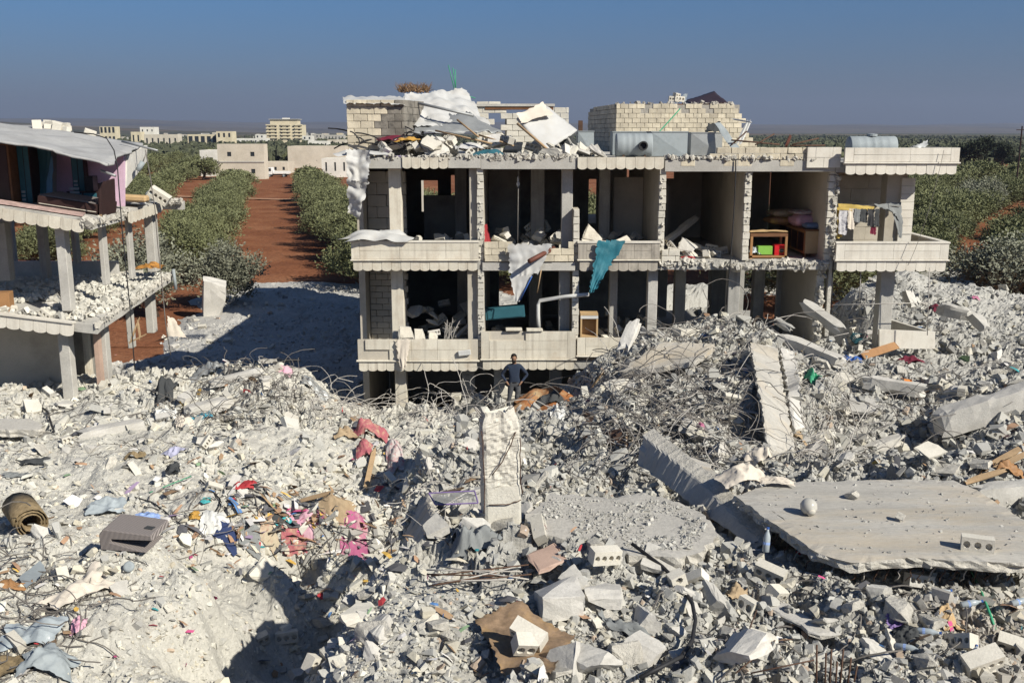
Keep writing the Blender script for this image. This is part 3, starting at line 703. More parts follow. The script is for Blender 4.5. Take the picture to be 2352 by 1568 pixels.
# edge beams of the recessed bays
poly_box(B, 'edge_beam', (X1+.02, 30.0, RF-.33), (X2-.02, 30.098, RF+.02), M['concrete'], .012)
poly_box(B, 'edge_beam', (X3+.03, 30.0, RF-.40), (X5-.06, 30.098, RF-.06), M['concrete'], .012)
poly_box(B, 'edge_beam', (XA+.15, 30.0, RF-.31), (-3.25, 30.098, RF+.01), M['concrete'], .012)
poly_box(B, 'edge_beam', (-1.9, 30.0, RF-.30), (X1+.018, 30.098, RF+.01), M['concrete'], .012)
poly_box(B, 'edge_beam', (X1+.05, 30.02, F2-.30), (X2-.03, 30.098, F2-.05), M['concrete'], .01)
poly_box(B, 'edge_beam', (X3+.05, 30.08, F2-.28), (X5-.08, 30.218, F2-.05), M['concrete'], .01)
rough_edge(B, [(X3+.05,30.12,F2-.02),(X4,30.1,F2-.06),(X5-.1,30.12,F2-.02)], 200, .05, .20, M['broken'], .08, seed=2, drop=.15)
rough_edge(B, [(X3+.05,30.02,RF+.0),(X5-.1,30.02,RF-.02)], 120, .05, .14, M['broken'], .05, seed=3)
rough_edge(B, [(X1,30.05,RF+.02),(X2,30.05,RF+.03)], 90, .05, .15, M['broken'], .06, seed=4)
rough_edge(B, [(XA,30.05,RF+.02),(X1,30.05,RF+.03)], 90, .05, .16, M['broken'], .06, seed=5)
# valance left on the roof edge
s_ = poly_box(B, 'valance_backing', (-3.2, 30.02, RF-.28), (-1.95, 30.098, RF), M['concrete']); scallops(s_, -3.25, -1.9, 29.985, RF+.02, .33, 'clad', .27)
s_ = poly_box(B, 'valance_backing', (X2+.05, 30.0, RF-.28), (X3-.02, 30.098, RF), M['concrete']); scallops(s_, X2, X3, 29.965, RF+.03, .36, 'clad', .27)
# partitions with torn front ends
def partition(x, y0, y1, z0, z1, m='plaster', th=.2, seed=1, ends=True):
    p = poly_box(B, 'partition_wall', (x-th/2, y0+.14, z0), (x+th/2, y1, z1), M[m])
    if ends:
        r = random.Random(seed); n = int((z1-z0)/.2)
        for j in range(n):
            inst('brick', r.choice(BLK['pale']), (x+r.uniform(-.008,.008), y0+.07+r.uniform(-.02,.01), z0+(j+.5)*(z1-z0)/n), (0,0,r.uniform(-.04,.04)), (th*r.uniform(.9,1.05), .15, (z1-z0)/n-.02), p)
    return p
for x, y1_, m_, sd in ((X1, 38.6, 'plaster', 1), (X3, 38, 'plaster', 2), (X4, 36.9, 'plaster', 3), (X5-.1, 36.9, 'plaster', 4)):
    partition(x, 30.1, y1_, F2, RF-TS-.003, m_, .2, sd)
partition(X2, 30.1, 31.0, F2, 8.1, 'plaster', .18, 6)
for x, y1_, m_, sd in ((X1, 38.6, 'plaster', 11), (X2, 37.6, 'plaster', 12)):
    partition(x, 30.1, y1_, F1, F2-TS-.003, m_, .2, sd)
partition(X5-.2, 30.3, 34.2, F1-1.2, F2-TS-.003, 'plaster', .22, 13)
# outer and back walls
def wall_with_holes(parent, name, x0, x1, y, z0, z1, th, holes, m):
    xs = sorted({x0, x1, *[h[0] for h in holes], *[h[1] for h in holes]}); mbx = MB()
    zs = sorted({z0, z1, *[h[2] for h in holes], *[h[3] for h in holes]})
    V = {}; q = []
    def hole(i, j):
        cx = (xs[i]+xs[i+1])/2; cz = (zs[j]+zs[j+1])/2
        return any(h[0] < cx < h[1] and h[2] < cz < h[3] for h in holes)
    for i in range(len(xs)-1):
        for j in range(len(zs)-1):
            if hole(i, j): continue
            a, b_, c, d = xs[i], xs[i+1], zs[j], zs[j+1]
            mbx.add([(a,y,c),(b_,y,c),(b_,y,d),(a,y,d)], [(0,1,2,3)]); mbx.add([(a,y+th,c),(b_,y+th,c),(b_,y+th,d),(a,y+th,d)], [(3,2,1,0)])
            for (di, dj, e0, e1) in ((-1,0,(a,c),(a,d)),(1,0,(b_,d),(b_,c)),(0,-1,(b_,c),(a,c)),(0,1,(a,d),(b_,d))):
                ni, nj = i+di, j+dj
                if not (0 <= ni < len(xs)-1 and 0 <= nj < len(zs)-1) or hole(ni, nj):
                    mbx.add([(e0[0],y,e0[1]),(e1[0],y,e1[1]),(e1[0],y+th,e1[1]),(e0[0],y+th,e0[1])], [(0,1,2,3)])
    return mbx.build(name, m, parent)
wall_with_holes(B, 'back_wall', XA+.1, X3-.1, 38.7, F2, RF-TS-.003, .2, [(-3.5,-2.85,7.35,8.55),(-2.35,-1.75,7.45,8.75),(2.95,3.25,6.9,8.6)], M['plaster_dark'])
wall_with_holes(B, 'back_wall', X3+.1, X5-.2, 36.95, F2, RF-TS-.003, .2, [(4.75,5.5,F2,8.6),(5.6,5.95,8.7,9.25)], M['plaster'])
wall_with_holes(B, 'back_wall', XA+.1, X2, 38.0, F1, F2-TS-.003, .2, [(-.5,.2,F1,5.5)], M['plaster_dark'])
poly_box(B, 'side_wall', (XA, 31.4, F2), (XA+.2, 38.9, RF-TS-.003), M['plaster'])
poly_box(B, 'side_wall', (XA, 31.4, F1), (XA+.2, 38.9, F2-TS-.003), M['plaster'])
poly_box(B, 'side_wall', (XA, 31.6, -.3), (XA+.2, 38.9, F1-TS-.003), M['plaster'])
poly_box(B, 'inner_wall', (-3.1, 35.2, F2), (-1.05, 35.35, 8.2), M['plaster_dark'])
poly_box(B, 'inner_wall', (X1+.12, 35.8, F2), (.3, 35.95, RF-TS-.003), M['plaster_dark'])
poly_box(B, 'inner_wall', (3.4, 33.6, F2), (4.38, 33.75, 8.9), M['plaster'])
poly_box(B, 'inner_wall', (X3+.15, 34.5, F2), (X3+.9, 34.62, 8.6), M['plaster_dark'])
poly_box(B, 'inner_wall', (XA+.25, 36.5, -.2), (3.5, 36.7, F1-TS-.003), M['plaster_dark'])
# coursed masonry seen in the balcony recess of the left bay
block_wall(B, (XA+.22, 32.2, F2), (1,0,0), 1.25, 2.6, BLK['plaster'], .62, .37, .2)
block_wall(B, (XA+.22, 32.2, F1), (1,0,0), 1.25, 2.6, BLK['plaster'], .4, .2, .2)
# columns
def column(x, y, z0, z1, sx=.34, sy=.34, m='concrete', name='column'): return poly_box(B, name, (x-sx/2, y-sy/2, z0), (x+sx/2, y+sy/2, z1), M[m], .015)
column(-3.55, 30.7, F2, RF-TS, .38, .4, 'clad'); column(-3.55, 30.7, F1, F2-TS, .38, .4, 'clad'); column(-3.5, 30.6, -.3, F1-TS, .36, .4, 'clad')
column(-1.15, 30.5, F2, RF-TS, .28, .5, 'plaster'); column(-1.2, 30.5, F1, F2-TS, .34, .5, 'plaster')
column(1.68, 30.75, F2, RF-TS, .34, .3); column(1.62, 30.6, F1, F2-TS, .34, .4, 'concrete_dark')
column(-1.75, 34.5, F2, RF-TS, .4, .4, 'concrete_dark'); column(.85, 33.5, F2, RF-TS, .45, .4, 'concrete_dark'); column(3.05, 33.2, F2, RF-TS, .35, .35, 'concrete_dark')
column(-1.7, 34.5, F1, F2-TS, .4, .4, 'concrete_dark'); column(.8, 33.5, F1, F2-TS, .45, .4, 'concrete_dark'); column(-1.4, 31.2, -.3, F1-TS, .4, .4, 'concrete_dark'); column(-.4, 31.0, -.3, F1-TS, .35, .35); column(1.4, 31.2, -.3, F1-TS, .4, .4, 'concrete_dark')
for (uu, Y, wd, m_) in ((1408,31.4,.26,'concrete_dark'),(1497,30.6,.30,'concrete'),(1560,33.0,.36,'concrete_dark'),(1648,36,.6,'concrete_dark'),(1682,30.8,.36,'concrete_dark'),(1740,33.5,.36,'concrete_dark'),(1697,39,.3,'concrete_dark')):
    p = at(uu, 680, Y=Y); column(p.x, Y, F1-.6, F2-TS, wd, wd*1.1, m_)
# pale plastered pier with a shadowed side, standing free under the open floor
p = at(1818, 680, Y=35); MB().box((p.x-.55, 34.8, 2.6), (p.x+.35, 35.1, F2-TS)).build('pier', M['concrete_pale'], B, bevel=.02)
p = at(1880, 680, Y=33); MB().box((p.x-.2, 33, 2.6), (p.x+.12, 36, F2-TS)).build('pier', M['plaster'], B)
# balconies
def sk_a1(i, j, n): return (i == 0) or (i == n-1 and j == -1) or (i == 1 and j == 0) 
balcony(B, XA+.02, X1-.05, 29.9, 6.58, 7.15, .30, 'clad', 2, 1.3, seed=3, lab='left balcony of the upper floor with stained cream cladding')
balcony(B, XA+.1, X1-.08, 29.9, 3.47, 4.16, .30, 'clad', 2, .8, cap=False, skip=sk_a1, seed=4, lab='left balcony of the lower floor with missing corner stones')
balcony(B, X1, X2+.02, 29.95, 3.50, 4.40, .30, 'clad', 3, 1.0, cap=False, skip=lambda i,j,n: (j==2 and i in (1,4)), seed=5, lab='middle lower balcony with three courses of cream panels')
balcony(B, X2+.05, X3-.05, 29.92, 6.58, 7.13, .31, 'sooty', 2, 1.2, seed=6, lab='smoke stained balcony under the teal tarpaulin')
balcony(B, X2+.06, X3-.6, 29.97, 3.6, 4.2, 0, 'clad', 2, 1.1, cap=False, seed=7)
balcony(B, X5+.02, X6, 29.7, 6.60, 7.14, .31, 'white', 2, 1.6, side_r=3.2, seed=8, lab='clean white balcony of the right wing')
balcony(B, X5+.06, X6+.02, 29.6, 9.47, 9.93, .31, 'white', 2, 1.6, cap=False, side_r=3.4, seed=9, lab='white roof parapet of the right wing')
# collapsed lower balcony of the right wing
for nm, pts_, off in (('fallen_balcony', [at(2020,757,Y=30.2), at(2148,763,Y=30.2), at(2148,801,Y=30.2), at(2020,800,Y=30.2)], (0,.12,0)),
                      ('fallen_balcony', [at(2148,763,Y=30.33), at(2044,732,Y=33.0), at(2044,762,Y=33.0), at(2148,800,Y=30.33)], (-.12,.04,0))):
    MB().prism(pts_, off).build(nm, M['clad_white'], B)
# right wing: recess wall, pier, lower post
poly_box(B, 'recess_wall', (X5+.05, 32.3, F2), (12.0, 32.5, RF-TS-.16), M['plaster'])
block_wall(B, (X5+.1, 32.24, F2), (1,0,0), 2.1, 2.45, PAN['plaster'], 1.1, .41, .05, .01, name='cladding_panel')
p = at(2067, 480, Y=30.8); column(p.x-.12, 31.1, F2, RF-TS-.16, .62, .5, 'plaster')
block_wall(B, (p.x-.02, 30.75, F2), (1,0,0), .42, 2.45, PAN['white'], .42, .245, .1, .01, name='quoin', jit=.012, bonded=False)
p = at(2030, 690, Y=30.7); column(p.x, 30.7, 2.4, F2-TS, .42, .42, 'concrete')
poly_box(B, 'torn_wall', (X5+.01, 30.2, 4.2), (X5+.12, 30.5, RF-.3), M['broken'])
rough_edge(B, [(X5,30.1,F2),(X5+.03,30.1,RF-.3)], 110, .04, .15, M['broken'], .05, seed=21)
rough_edge(B, [(X5-.18,30.3,F1),(X5-.2,30.3,F2-.3)], 70, .06, .2, M['broken'], .07, seed=22)
for x, zz0, zz1, sd in ((X1,F1,F2,31),(X2,F1,F2,32),(X3,F2,RF,33),(X4,F2,RF,34),(X1,F2,RF,35)):
    rough_edge(B, [(x,30.12,zz0),(x,30.12,zz1-.3)], 40, .03, .09, M['broken'], .05, seed=sd)
# block walls: bay B upper parapet, roof parapet over D/E
block_wall(B, (X1+.12, 29.98, F2-.02), (1,0,0), 2.7, .6, BLK['yellow'], .42, .2, .16, skip=lambda s, z, j: (j == 2 and .8 < s < 2.45) or (j == 1 and .95 < s < 2.0), jit=.015)
block_wall(B, (X3+1.35, 30.0, RF-.05), (1,0,0), 3.1, .36, BLK['yellow'], .42, .18, .18, skip=lambda s, z, j: j == 1 and s < .35)
block_wall(B, (X3+.5, 29.99, RF-.24), (1,0,0), 3.4, .18, BLK['yellow'], .42, .18, .1, skip=lambda s, z, j: (.3 < s < 1.4) or (2.3<s<3.1))
block_wall(B, (X5-.95, 29.9, RF-.28), (1,0,0), 1.0, .6, PAN['white'], .5, .3, .1, .008, name='cladding_panel', skip=lambda s,z,j: False)
block_wall(B, (X3+.02, 30.02, F2-.02), (1,0,0), .55, .36, BLK['pale'], .42, .18, .16)

rh_ = thing('shadow_house', (-6,52,0), 'unseen plain house added behind the main ruin to shade the lane', 'house')  # added out of view so that its shadow covers the lane
wall_with_holes(rh_, 'lane_wall', -7.0, -5.0, 48, -.2, 9.8, .25, [(-6.4,-5.7,5.2,6.4),(-6.4,-5.7,2.0,3.2)], M['plaster']); MB().box((-7.0,48.252,-.2),(-6.75,57,9.8)).build('side_wall', M['plaster'], rh_); MB().box((-5.25,48.252,-.2),(-5.0,57,9.8)).build('side_wall', M['plaster'], rh_); MB().box((-6.74,56.7,-.2),(-5.26,57,9.8)).build('back_wall', M['plaster'], rh_); MB().box((-6.74,48.26,9.4),(-5.26,56.69,9.6)).build('roof', M['concrete'], rh_)
# ------------------------------------------------------------------ huts on the roof
hut = thing('roof_hut', (-4.2, 32, RF), 'partly dark block hut under white tarpaulin on the left of the roof', 'hut')
def burnt(s): return s > 1.0  # right part of the hut front, laid in darker blocks
M['block_dark'] = mat('dark_block', (.20,.185,.16), .95, .3, 2, .15, 30, .4, 30, rnd=.15, stain=(.03,.03,.03), stain_amt=.9, stain_scale=1.6)  # dark blotchy variant of the hut blocks
BLK['soot'] = [rough_block('brick_soot', 70+i, M['block_dark']) for i in range(3)]
p = at(797, 300, Y=31.3)
for o in block_wall(hut, (p.x, 31.3, RF), (1,0,0), 1.75, 1.72, BLK['yellow'], .42, .215, .2):
    if WORLD[o.name].x > p.x+1.0 and (WORLD[o.name].z < RF+1.3 or WORLD[o.name].x > p.x+1.35): o.data = random.choice(BLK['soot'])
poly_box(hut, 'mortar_bed', (p.x+.02, 31.33, RF), (p.x+1.73, 31.5, RF+1.70), M['mortar'])
poly_box(hut, 'side_wall', (p.x, 31.52, RF), (p.x+.2, 36.5, RF+1.7), M['block_dark'])
block_wall(hut, (p.x+1.75, 31.3, RF), (0.25,1,0), 1.9, 1.72, BLK['soot'], .42, .215, .2)
q0 = at(1095, 300, Y=36); 
for o in block_wall(hut, (q0.x, 36, RF), (1,0,0), 3.25, 1.8, BLK['pale'], .42, .2, .2, skip=lambda s,z,j: (.45<s<.95 and z < 1.5) or (.95 < s < 2.5 and z > 1.35) or (s>2.2 and z > 1.7)): pass
poly_box(hut, 'inner_wall', (q0.x+1.0, 36.1, RF), (q0.x+2.5, 36.18, RF+1.35), M['plaster_dark'])
poly_box(hut, 'lintel', (q0.x+.3, 35.97, RF+1.52), (q0.x+2.7, 36.3, RF+1.62), M['wood_brown'])
poly_box(hut, 'roof_edge', (q0.x-.2, 35.93, RF+1.63), (q0.x+2.75, 38.5, RF+1.72), M['concrete_pale'])
hut2 = thing('roof_hut', (6.5, 39, RF), 'yellowed limestone block hut with crumbling stepped right end on the roof', 'hut')
a0 = at(1415, 280, Y=39); a1 = at(1742, 280, Y=39); Lh = a1.x - a0.x
def sk2(s, z, j):
    top = 1.80
    lim = Lh - max(0, (j-0)*0.0) 
    edge = [5.75,5.5,5.35,5.1,4.95,4.9,4.85,4.8,4.7,4.5][min(j,9)]
    holes = (j >= 8 and (.98 < s < 1.28 or 2.35 < s < 2.65 or 3.3 < s < 3.6))
    return s > edge or holes
poly_box(hut2, 'mortar_bed', (a0.x+.02, 39.03, RF), (a0.x+4.7, 39.2, RF+1.76), M['mortar'])
block_wall(hut2, (a0.x, 39, RF), (1,0,0), 5.8, 1.8, BLK['yellow'], .31, .18, .2, skip=sk2, jit=.008)
block_wall(hut2, (a0.x-.55, 46.0, RF), (.55,-7.0,0), 7.0, 1.8, BLK['yellow'], .42, .18, .2, skip=lambda s,z,j: j == 9 and s < 1.5)
MB().prism([(a0.x+.05,39.05,RF),(a0.x-.48,45.9,RF),(a0.x-.48,45.9,RF+1.75),(a0.x+.05,39.05,RF+1.75)], (.12,0,0)).build('mortar_bed', M['mortar'], hut2)
rough_edge(hut2, [(a0.x,39.1,RF+1.8),(a0.x+4.5,39.1,RF+1.8)], 60, .06, .16, M['mortar'], .05, seed=41, name='broken_top')
poly_box(hut2, 'plank_infill', (a0.x+.95, 39.12, RF+1.42), (a0.x+1.3, 39.16, RF+1.8), M['wood_brown']); poly_box(hut2, 'plank_infill', (a0.x+3.3, 39.12, RF+1.42), (a0.x+3.6, 39.16, RF+1.8), M['wood_brown']); poly_box(hut2, 'plank_infill', (a0.x+2.35, 39.12, RF+1.42), (a0.x+2.65, 39.16, RF+1.8), M['wood_brown'])
poly_box(hut2, 'door_frame', (a0.x-.95, 46.5, RF), (a0.x-.75, 46.6, RF+1.25), M['rust'])
# ------------------------------------------------------------------ left ruined house
flat('pink_wall', (.60,.42,.53), .85, stain=(.45,.30,.38), stain_amt=.3)
flat('white_wall', (.62,.60,.55), .85); flat('blue_cloth', (.10,.22,.34), .8); flat('rug', (.42,.30,.27), .95, fscale=8, fine=.35, var=.3)
M['membrane'] = mat('roof_membrane', (.36,.36,.355), .85, .10, 1.2, .08, 8, .3, 5, stain=(.24,.235,.23), stain_amt=.6, stain_scale=.9)
LH = thing('ruined_house', (-14, 31, 2), 'left ruined house with an open bedroom and a sagging grey roof', 'building')
def warp_slab(parent, name, c, th, m, nx=10, ny=10, amp=.02, seed=1, jag=.03):
    """c: four top corners FL FR BR BL; a slab with slightly uneven faces and ragged edges"""
    c = [Vector(p) for p in c]; r = random.Random(seed); mb = MB(); T = []; Bt = []
    for j in range(ny+1):
        for i in range(nx+1):
            a = i/nx; b = j/ny; p = c[0].lerp(c[1],a).lerp(c[3].lerp(c[2],a), b)
            if i in (0,nx) or j in (0,ny): p = p + Vector((r.uniform(-jag,jag), r.uniform(-jag,jag), 0))
            p = p + Vector((0,0,amp*noise3((p.x,p.y,seed),.9)*2)); T.append(p)
            Bt.append(p + Vector((r.uniform(-jag,jag)*.5, r.uniform(-jag,jag)*.5, -th)))
    n = len(T); W = nx+1
    mb.v = [tuple(p) for p in T+Bt]
    for j in range(ny):
        for i in range(nx):
            k = j*W+i; mb.f.append((k,k+1,k+W+1,k+W)); mb.f.append((n+k,n+k+W,n+k+W+1,n+k+1))
    for i in range(nx):
        mb.f.append((i,n+i,n+i+1,i+1)); k = ny*W+i; mb.f.append((k,k+1,n+k+1,n+k))
    for j in range(ny):
        k = j*W; mb.f.append((k,k+W,n+k+W,n+k)); k = j*W+nx; mb.f.append((k,n+k,n+k+W,k+W))
    return mb.build(name, m, parent)
f2 = [at(-260,432,Y=29.3), at(207,505,Y=29.3), at(372,462,Y=36), at(-150,430,Y=36)]
warp_slab(LH, 'floor_slab', f2, .30, M['concrete'], 14, 12, .01, 2, .02)
f1 = [at(-260,690,Y=29.3), at(219,748,Y=29.3), at(400,625,Y=37), at(-100,640,Y=37)]
warp_slab(LH, 'floor_slab', f1, .26, M['concrete'], 14, 14, .01, 3, .03)
rf = [at(-260,268,Y=29.2), at(250,373,Y=29.2), at(331,329,Y=35.6), at(-150,258,Y=37)]
roof = warp_slab(LH, 'roof_slab', rf, .06, M['membrane'], 26, 16, .07, 4, .06); roof.data.polygons.foreach_set('use_smooth', [True]*len(roof.data.polygons))
# scalloped fascia under the bedroom floor and the slab below
def fascia(p0, p1, n, h, key, seed, drop):
    p0 = Vector(p0); p1 = Vector(p1); d = (p1-p0); ww = d.length/n; r = random.Random(seed)
    me = scallop_mesh('fascia', ww-.01, h, .05, M[key]); rz = math.atan2(d.y, d.x); tilt = -math.atan2(d.z, math.hypot(d.x,d.y))
    for i in range(n):
        c = p0 + d*((i+.5)/n) + Vector((0,0,drop)); o = inst('scallop_panel', me, c, (0, tilt, rz), 1, LH)
fascia(f2[0]+Vector((0,-.06,0)), f2[1]+Vector((-.15,-.06,0)), 17, .36, 'clad', 1, -.03)
fascia(f2[1]+Vector((.06,2.8,-.02)), f2[1].lerp(f2[2],.95)+Vector((.06,0,0)), 9, .34, 'clad', 2, -.02)
fascia(f1[0]+Vector((0,-.06,0)), f1[0].lerp(f1[1],.90)+Vector((0,-.06,0)), 14, .38, 'clad_white', 3, -.02)
MB().prism([f1[0]+Vector((0,-.14,.05)), f1[0].lerp(f1[1],.90)+Vector((0,-.14,.05)), f1[0].lerp(f1[1],.90)+Vector((0,.1,.05)), f1[0]+Vector((0,.1,.05))], (0,0,-.05)).build('cornice', M['clad_white'], LH)
rough_edge(LH, [f2[1]+Vector((-.2,0,-.05)), f2[1]+Vector((0,0,-.1)), f2[1].lerp(f2[2],.5)+Vector((0,0,-.08))], 150, .06, .2, M['broken'], .07, seed=51)
rough_edge(LH, [f2[2], f2[2]+Vector((.7,-.1,0))], 60, .06, .18, M['broken'], .08, seed=52)
MB().obox(f2[2]+Vector((.25,.2,-.15)), (.9,.3,.3), Euler((0,.03,0))).build('beam_stub', M['concrete'], LH)
rough_edge(LH, [f1[1], f1[1].lerp(f1[2],.5), f1[2]], 160, .05, .16, M['broken'], .06, seed=53)
def lcol(u0, u1, v0, v1, Y, m='concrete', dy=.35):
    a = at(u0, v0, Y=Y); b = at(u1, v1, Y=Y); xm0, xm1 = min(a.x,b.x), max(a.x,b.x)
    return MB().box((xm0, Y, b.z), (xm1, Y+dy, a.z)).build('column', M[m], LH, bevel=.015)
lcol(124,164,522,715,29.7); lcol(-20,24,512,645,31.5,'concrete_dark'); lcol(80,110,500,640,34,'concrete_dark'); lcol(160,178,520,605,35.5,'concrete_dark')
lcol(222,245,510,655,31.4); lcol(284,304,490,640,33.3); lcol(328,359,478,625,35.4,'concrete',.5)
lcol(130,172,755,935,29.8); lcol(222,250,750,870,31.3); lcol(285,305,690,800,33.6); lcol(328,354,648,765,36.2,'concrete',.4)
# tiled jamb of the ground floor, dark room behind
MB().box((at(216,800,Y=31).x, 31.0, 2.2), (at(226,800,Y=31).x, 31.28, 4.5)).build('tiled_jamb', flat('pink_tile', (.42,.30,.24), .6), LH)
MB().box((at(-150,800,Y=31.8).x, 31.8, 1.8), (at(140,800,Y=31.8).x, 32.0, 4.55)).build('ground_floor_wall', M['plaster'], LH)
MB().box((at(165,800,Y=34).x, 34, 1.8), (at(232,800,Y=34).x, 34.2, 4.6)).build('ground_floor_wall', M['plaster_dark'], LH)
MB().box((at(193,820,Y=33.6).x, 33.6, 1.8), (at(206,820,Y=33.6).x, 33.8, 3.9)).build('door_jamb', M['clad'], LH)
MB().box((at(-100,600,Y=36.2).x, 36.2, 5.0), (at(268,600,Y=36.2).x, 36.4, 5.75)).build('low_wall', M['concrete'], LH)
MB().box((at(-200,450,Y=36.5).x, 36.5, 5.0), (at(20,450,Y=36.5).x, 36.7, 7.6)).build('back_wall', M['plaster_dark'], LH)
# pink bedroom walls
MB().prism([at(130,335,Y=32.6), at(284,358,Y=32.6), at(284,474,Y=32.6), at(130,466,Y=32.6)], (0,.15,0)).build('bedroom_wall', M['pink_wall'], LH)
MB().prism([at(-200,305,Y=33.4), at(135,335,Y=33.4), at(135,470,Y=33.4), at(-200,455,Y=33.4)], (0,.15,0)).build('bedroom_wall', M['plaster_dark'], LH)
MB().prism([at(284,358,Y=32.8), at(331,334,Y=35.4), at(329,372,Y=35.4), at(282,432,Y=32.8)], (.1,.05,0)).build('gable_wall', M['white_wall'], LH)
# blocks stacked on the sagging roof: each its own thing
def on_roof(u_, v_):  # ray against the roof patch
    d = ray(u_, v_); best = None
    n_ = (Vector(rf[1])-Vector(rf[0])).cross(Vector(rf[3])-Vector(rf[0])); t_ = (Vector(rf[0])-Vector((0,0,CAMZ))).dot(n_)/d.dot(n_)
    return Vector((0,0,CAMZ)) + d*t_
# ------------------------------------------------------------------ houses of the plain
for nm, c in (('cream_house',(.60,.53,.38)),('white_house',(.66,.64,.58)),('grey_house',(.42,.40,.36)),('pink_house',(.55,.20,.15)),('stone_house',(.55,.50,.41)),('blue_house',(.30,.38,.45))):
    flat(nm, c, .9, scale=.3, var=.12, fscale=3, fine=.08, bump=0, stain=(c[0]*.7,c[1]*.68,c[2]*.62), stain_amt=.4, stain_scale=.25)
flat('window_dark', (.03,.035,.04), .3, bump=0); flat('roof_grey', (.40,.385,.35), .95, bump=0); flat('red_roof', (.45,.14,.09), .9, bump=0)
def house(u0, u1, vt, Y, label, m, cols, rows, depth=None, name='far_house', parapet=True, band=False, win=(.34,.45), ground=0.0, hue=None, extra=None, cat='house', group=None):
    p0 = at(u0, vt, Y=Y); p1 = at(u1, vt, Y=Y); x0, x1, zt = p0.x, p1.x, p0.z; W = x1-x0; D = depth or max(6, W*.7)
    h = thing(name, ((x0+x1)/2, Y, 0), label, cat, group)
    holes = []; fh = (zt-ground-.3)/max(rows,1)
    for i in range(cols):
        for j in range(rows):
            cx = x0 + W*(i+.5)/cols; ww = W/cols*win[0]; z0 = ground + fh*(j+.36); holes.append((cx-ww/2, cx+ww/2, z0, z0+fh*win[1]))
    wall_with_holes(h, 'front_wall', x0, x1, Y, -.2, zt, .25, holes, M[m])
    MB().box((x0,Y+.252,-.2),(x0+.25,Y+D,zt)).build('side_wall', M[m], h); MB().box((x1-.25,Y+.252,-.2),(x1,Y+D,zt)).build('side_wall', M[m], h)
    MB().box((x0+.26,Y+D-.25,-.2),(x1-.26,Y+D,zt)).build('back_wall', M[m], h)
    MB().box((x0+.25,Y+.25,zt-.7),(x1-.25,Y+D-.25,zt-.5)).build('roof', M['roof_grey'], h)
    if holes: 
        for hh in holes:
            MB().box((hh[0]-.02,Y+.14,hh[2]-.02),(hh[1]+.02,Y+.18,hh[3]+.02)).build('window', M['window_dark'], h)
    if band:
        for j in range(1, rows+1):
            MB().box((x0-.5,Y-.9,ground+fh*j-.25),(x0+W*.3,Y-.002,ground+fh*j+.75)).build('balcony', M[m], h); MB().box((x0+W*.40,Y-.9,ground+fh*j-.25),(x0+W*.68,Y-.002,ground+fh*j+.75)).build('balcony', M[m], h); MB().box((x0+W*.8,Y-.9,ground+fh*j-.25),(x1+.5,Y-.002,ground+fh*j+.75)).build('balcony', M[m], h)
    return h
tw = house(612, 693, 287, 800, 'cream six storey apartment tower standing over the far town', 'cream_house', 6, 5, 16, name='apartment_tower', band=True, cat='building', ground=2.5)
p = at(620,275,Y=802); q = at(683,287,Y=802); MB().box((p.x,802,q.z-.5),(q.x,814,p.z)).build('penthouse', M['cream_house'], tw); MB().box((p.x-1,801,p.z),(q.x+1,815,p.z+.5)).build('roof_edge', M['roof_grey'], tw)
p = at(648,271,Y=805); MB().box((p.x,805,at(648,275,Y=805).z+.4),(p.x+5,810,p.z)).build('stair_head', M['white_house'], tw)
h2 = house(498, 605, 331, 222, 'two storey unrendered block house behind the first olive rows', 'stone_house', 2, 2, 3.5, win=(.18,.26), name='block_house')
MB().box((at(497,372,Y=222).x-.1,221.85,at(498,372,Y=222).z-.15),(at(606,372,Y=222).x+.1,221.998,at(498,372,Y=222).z+.15)).build('string_course', M['grey_house'], h2)
house(458, 500, 345, 236, 'low white annex left of the two storey block house', 'white_house', 1, 1, 8, win=(.4,.4))
house(660, 792, 336, 290, 'long windowless block wall building right of the white truck', 'stone_house', 1, 1, 12, win=(.02,.02), name='block_building')
house(604, 660, 372, 250, 'broken low wall building behind the white truck', 'stone_house', 3, 1, 8, win=(.3,.3))
house(738, 800, 364, 232, 'small white flat roofed house close to the main ruin', 'white_house', 3, 1, 8, win=(.2,.5))
house(228, 264, 291, 760, 'small cream unfinished house with open upper rooms on the left', 'cream_house', 4, 2, 9, win=(.6,.62))
house(321, 354, 292, 700, 'white two storey house right of the small cream house', 'white_house', 3, 3, 9, win=(.26,.34))
house(300, 322, 303, 690, 'low cream shed left of the white two storey house', 'cream_house', 2, 1, 8)
house(330, 408, 309, 640, 'long pale ruined wall house above the olive rows', 'stone_house', 6, 1, 8, win=(.3,.4))
house(430, 500, 309, 620, 'long low cream villa with a shaded porch', 'cream_house', 5, 1, 9, win=(.66,.55))
house(496, 532, 302, 615, 'cream two storey villa with an arched window', 'cream_house', 3, 2, 10, win=(.4,.5))
house(532, 612, 318, 700, 'low white terrace of houses left of the tower', 'white_house', 8, 1, 10)
house(586, 606, 309, 880, 'small white two storey house just left of the tower', 'white_house', 2, 2, 8)
house(694, 716, 312, 760, 'white house against the right foot of the tower', 'white_house', 2, 2, 9)
house(707, 752, 324, 560, 'long low white house right of the tower', 'white_house', 5, 1, 9)
house(752, 792, 321, 600, 'pale house partly hidden by the main ruin', 'stone_house', 4, 1, 9)
house(716, 740, 308, 900, 'grey unfinished house behind the long low white house', 'grey_house', 3, 2, 9)
house(745, 790, 310, 950, 'grey row of far houses beside the roof of the main ruin', 'grey_house', 6, 1, 9)
rt2 = random.Random(77)
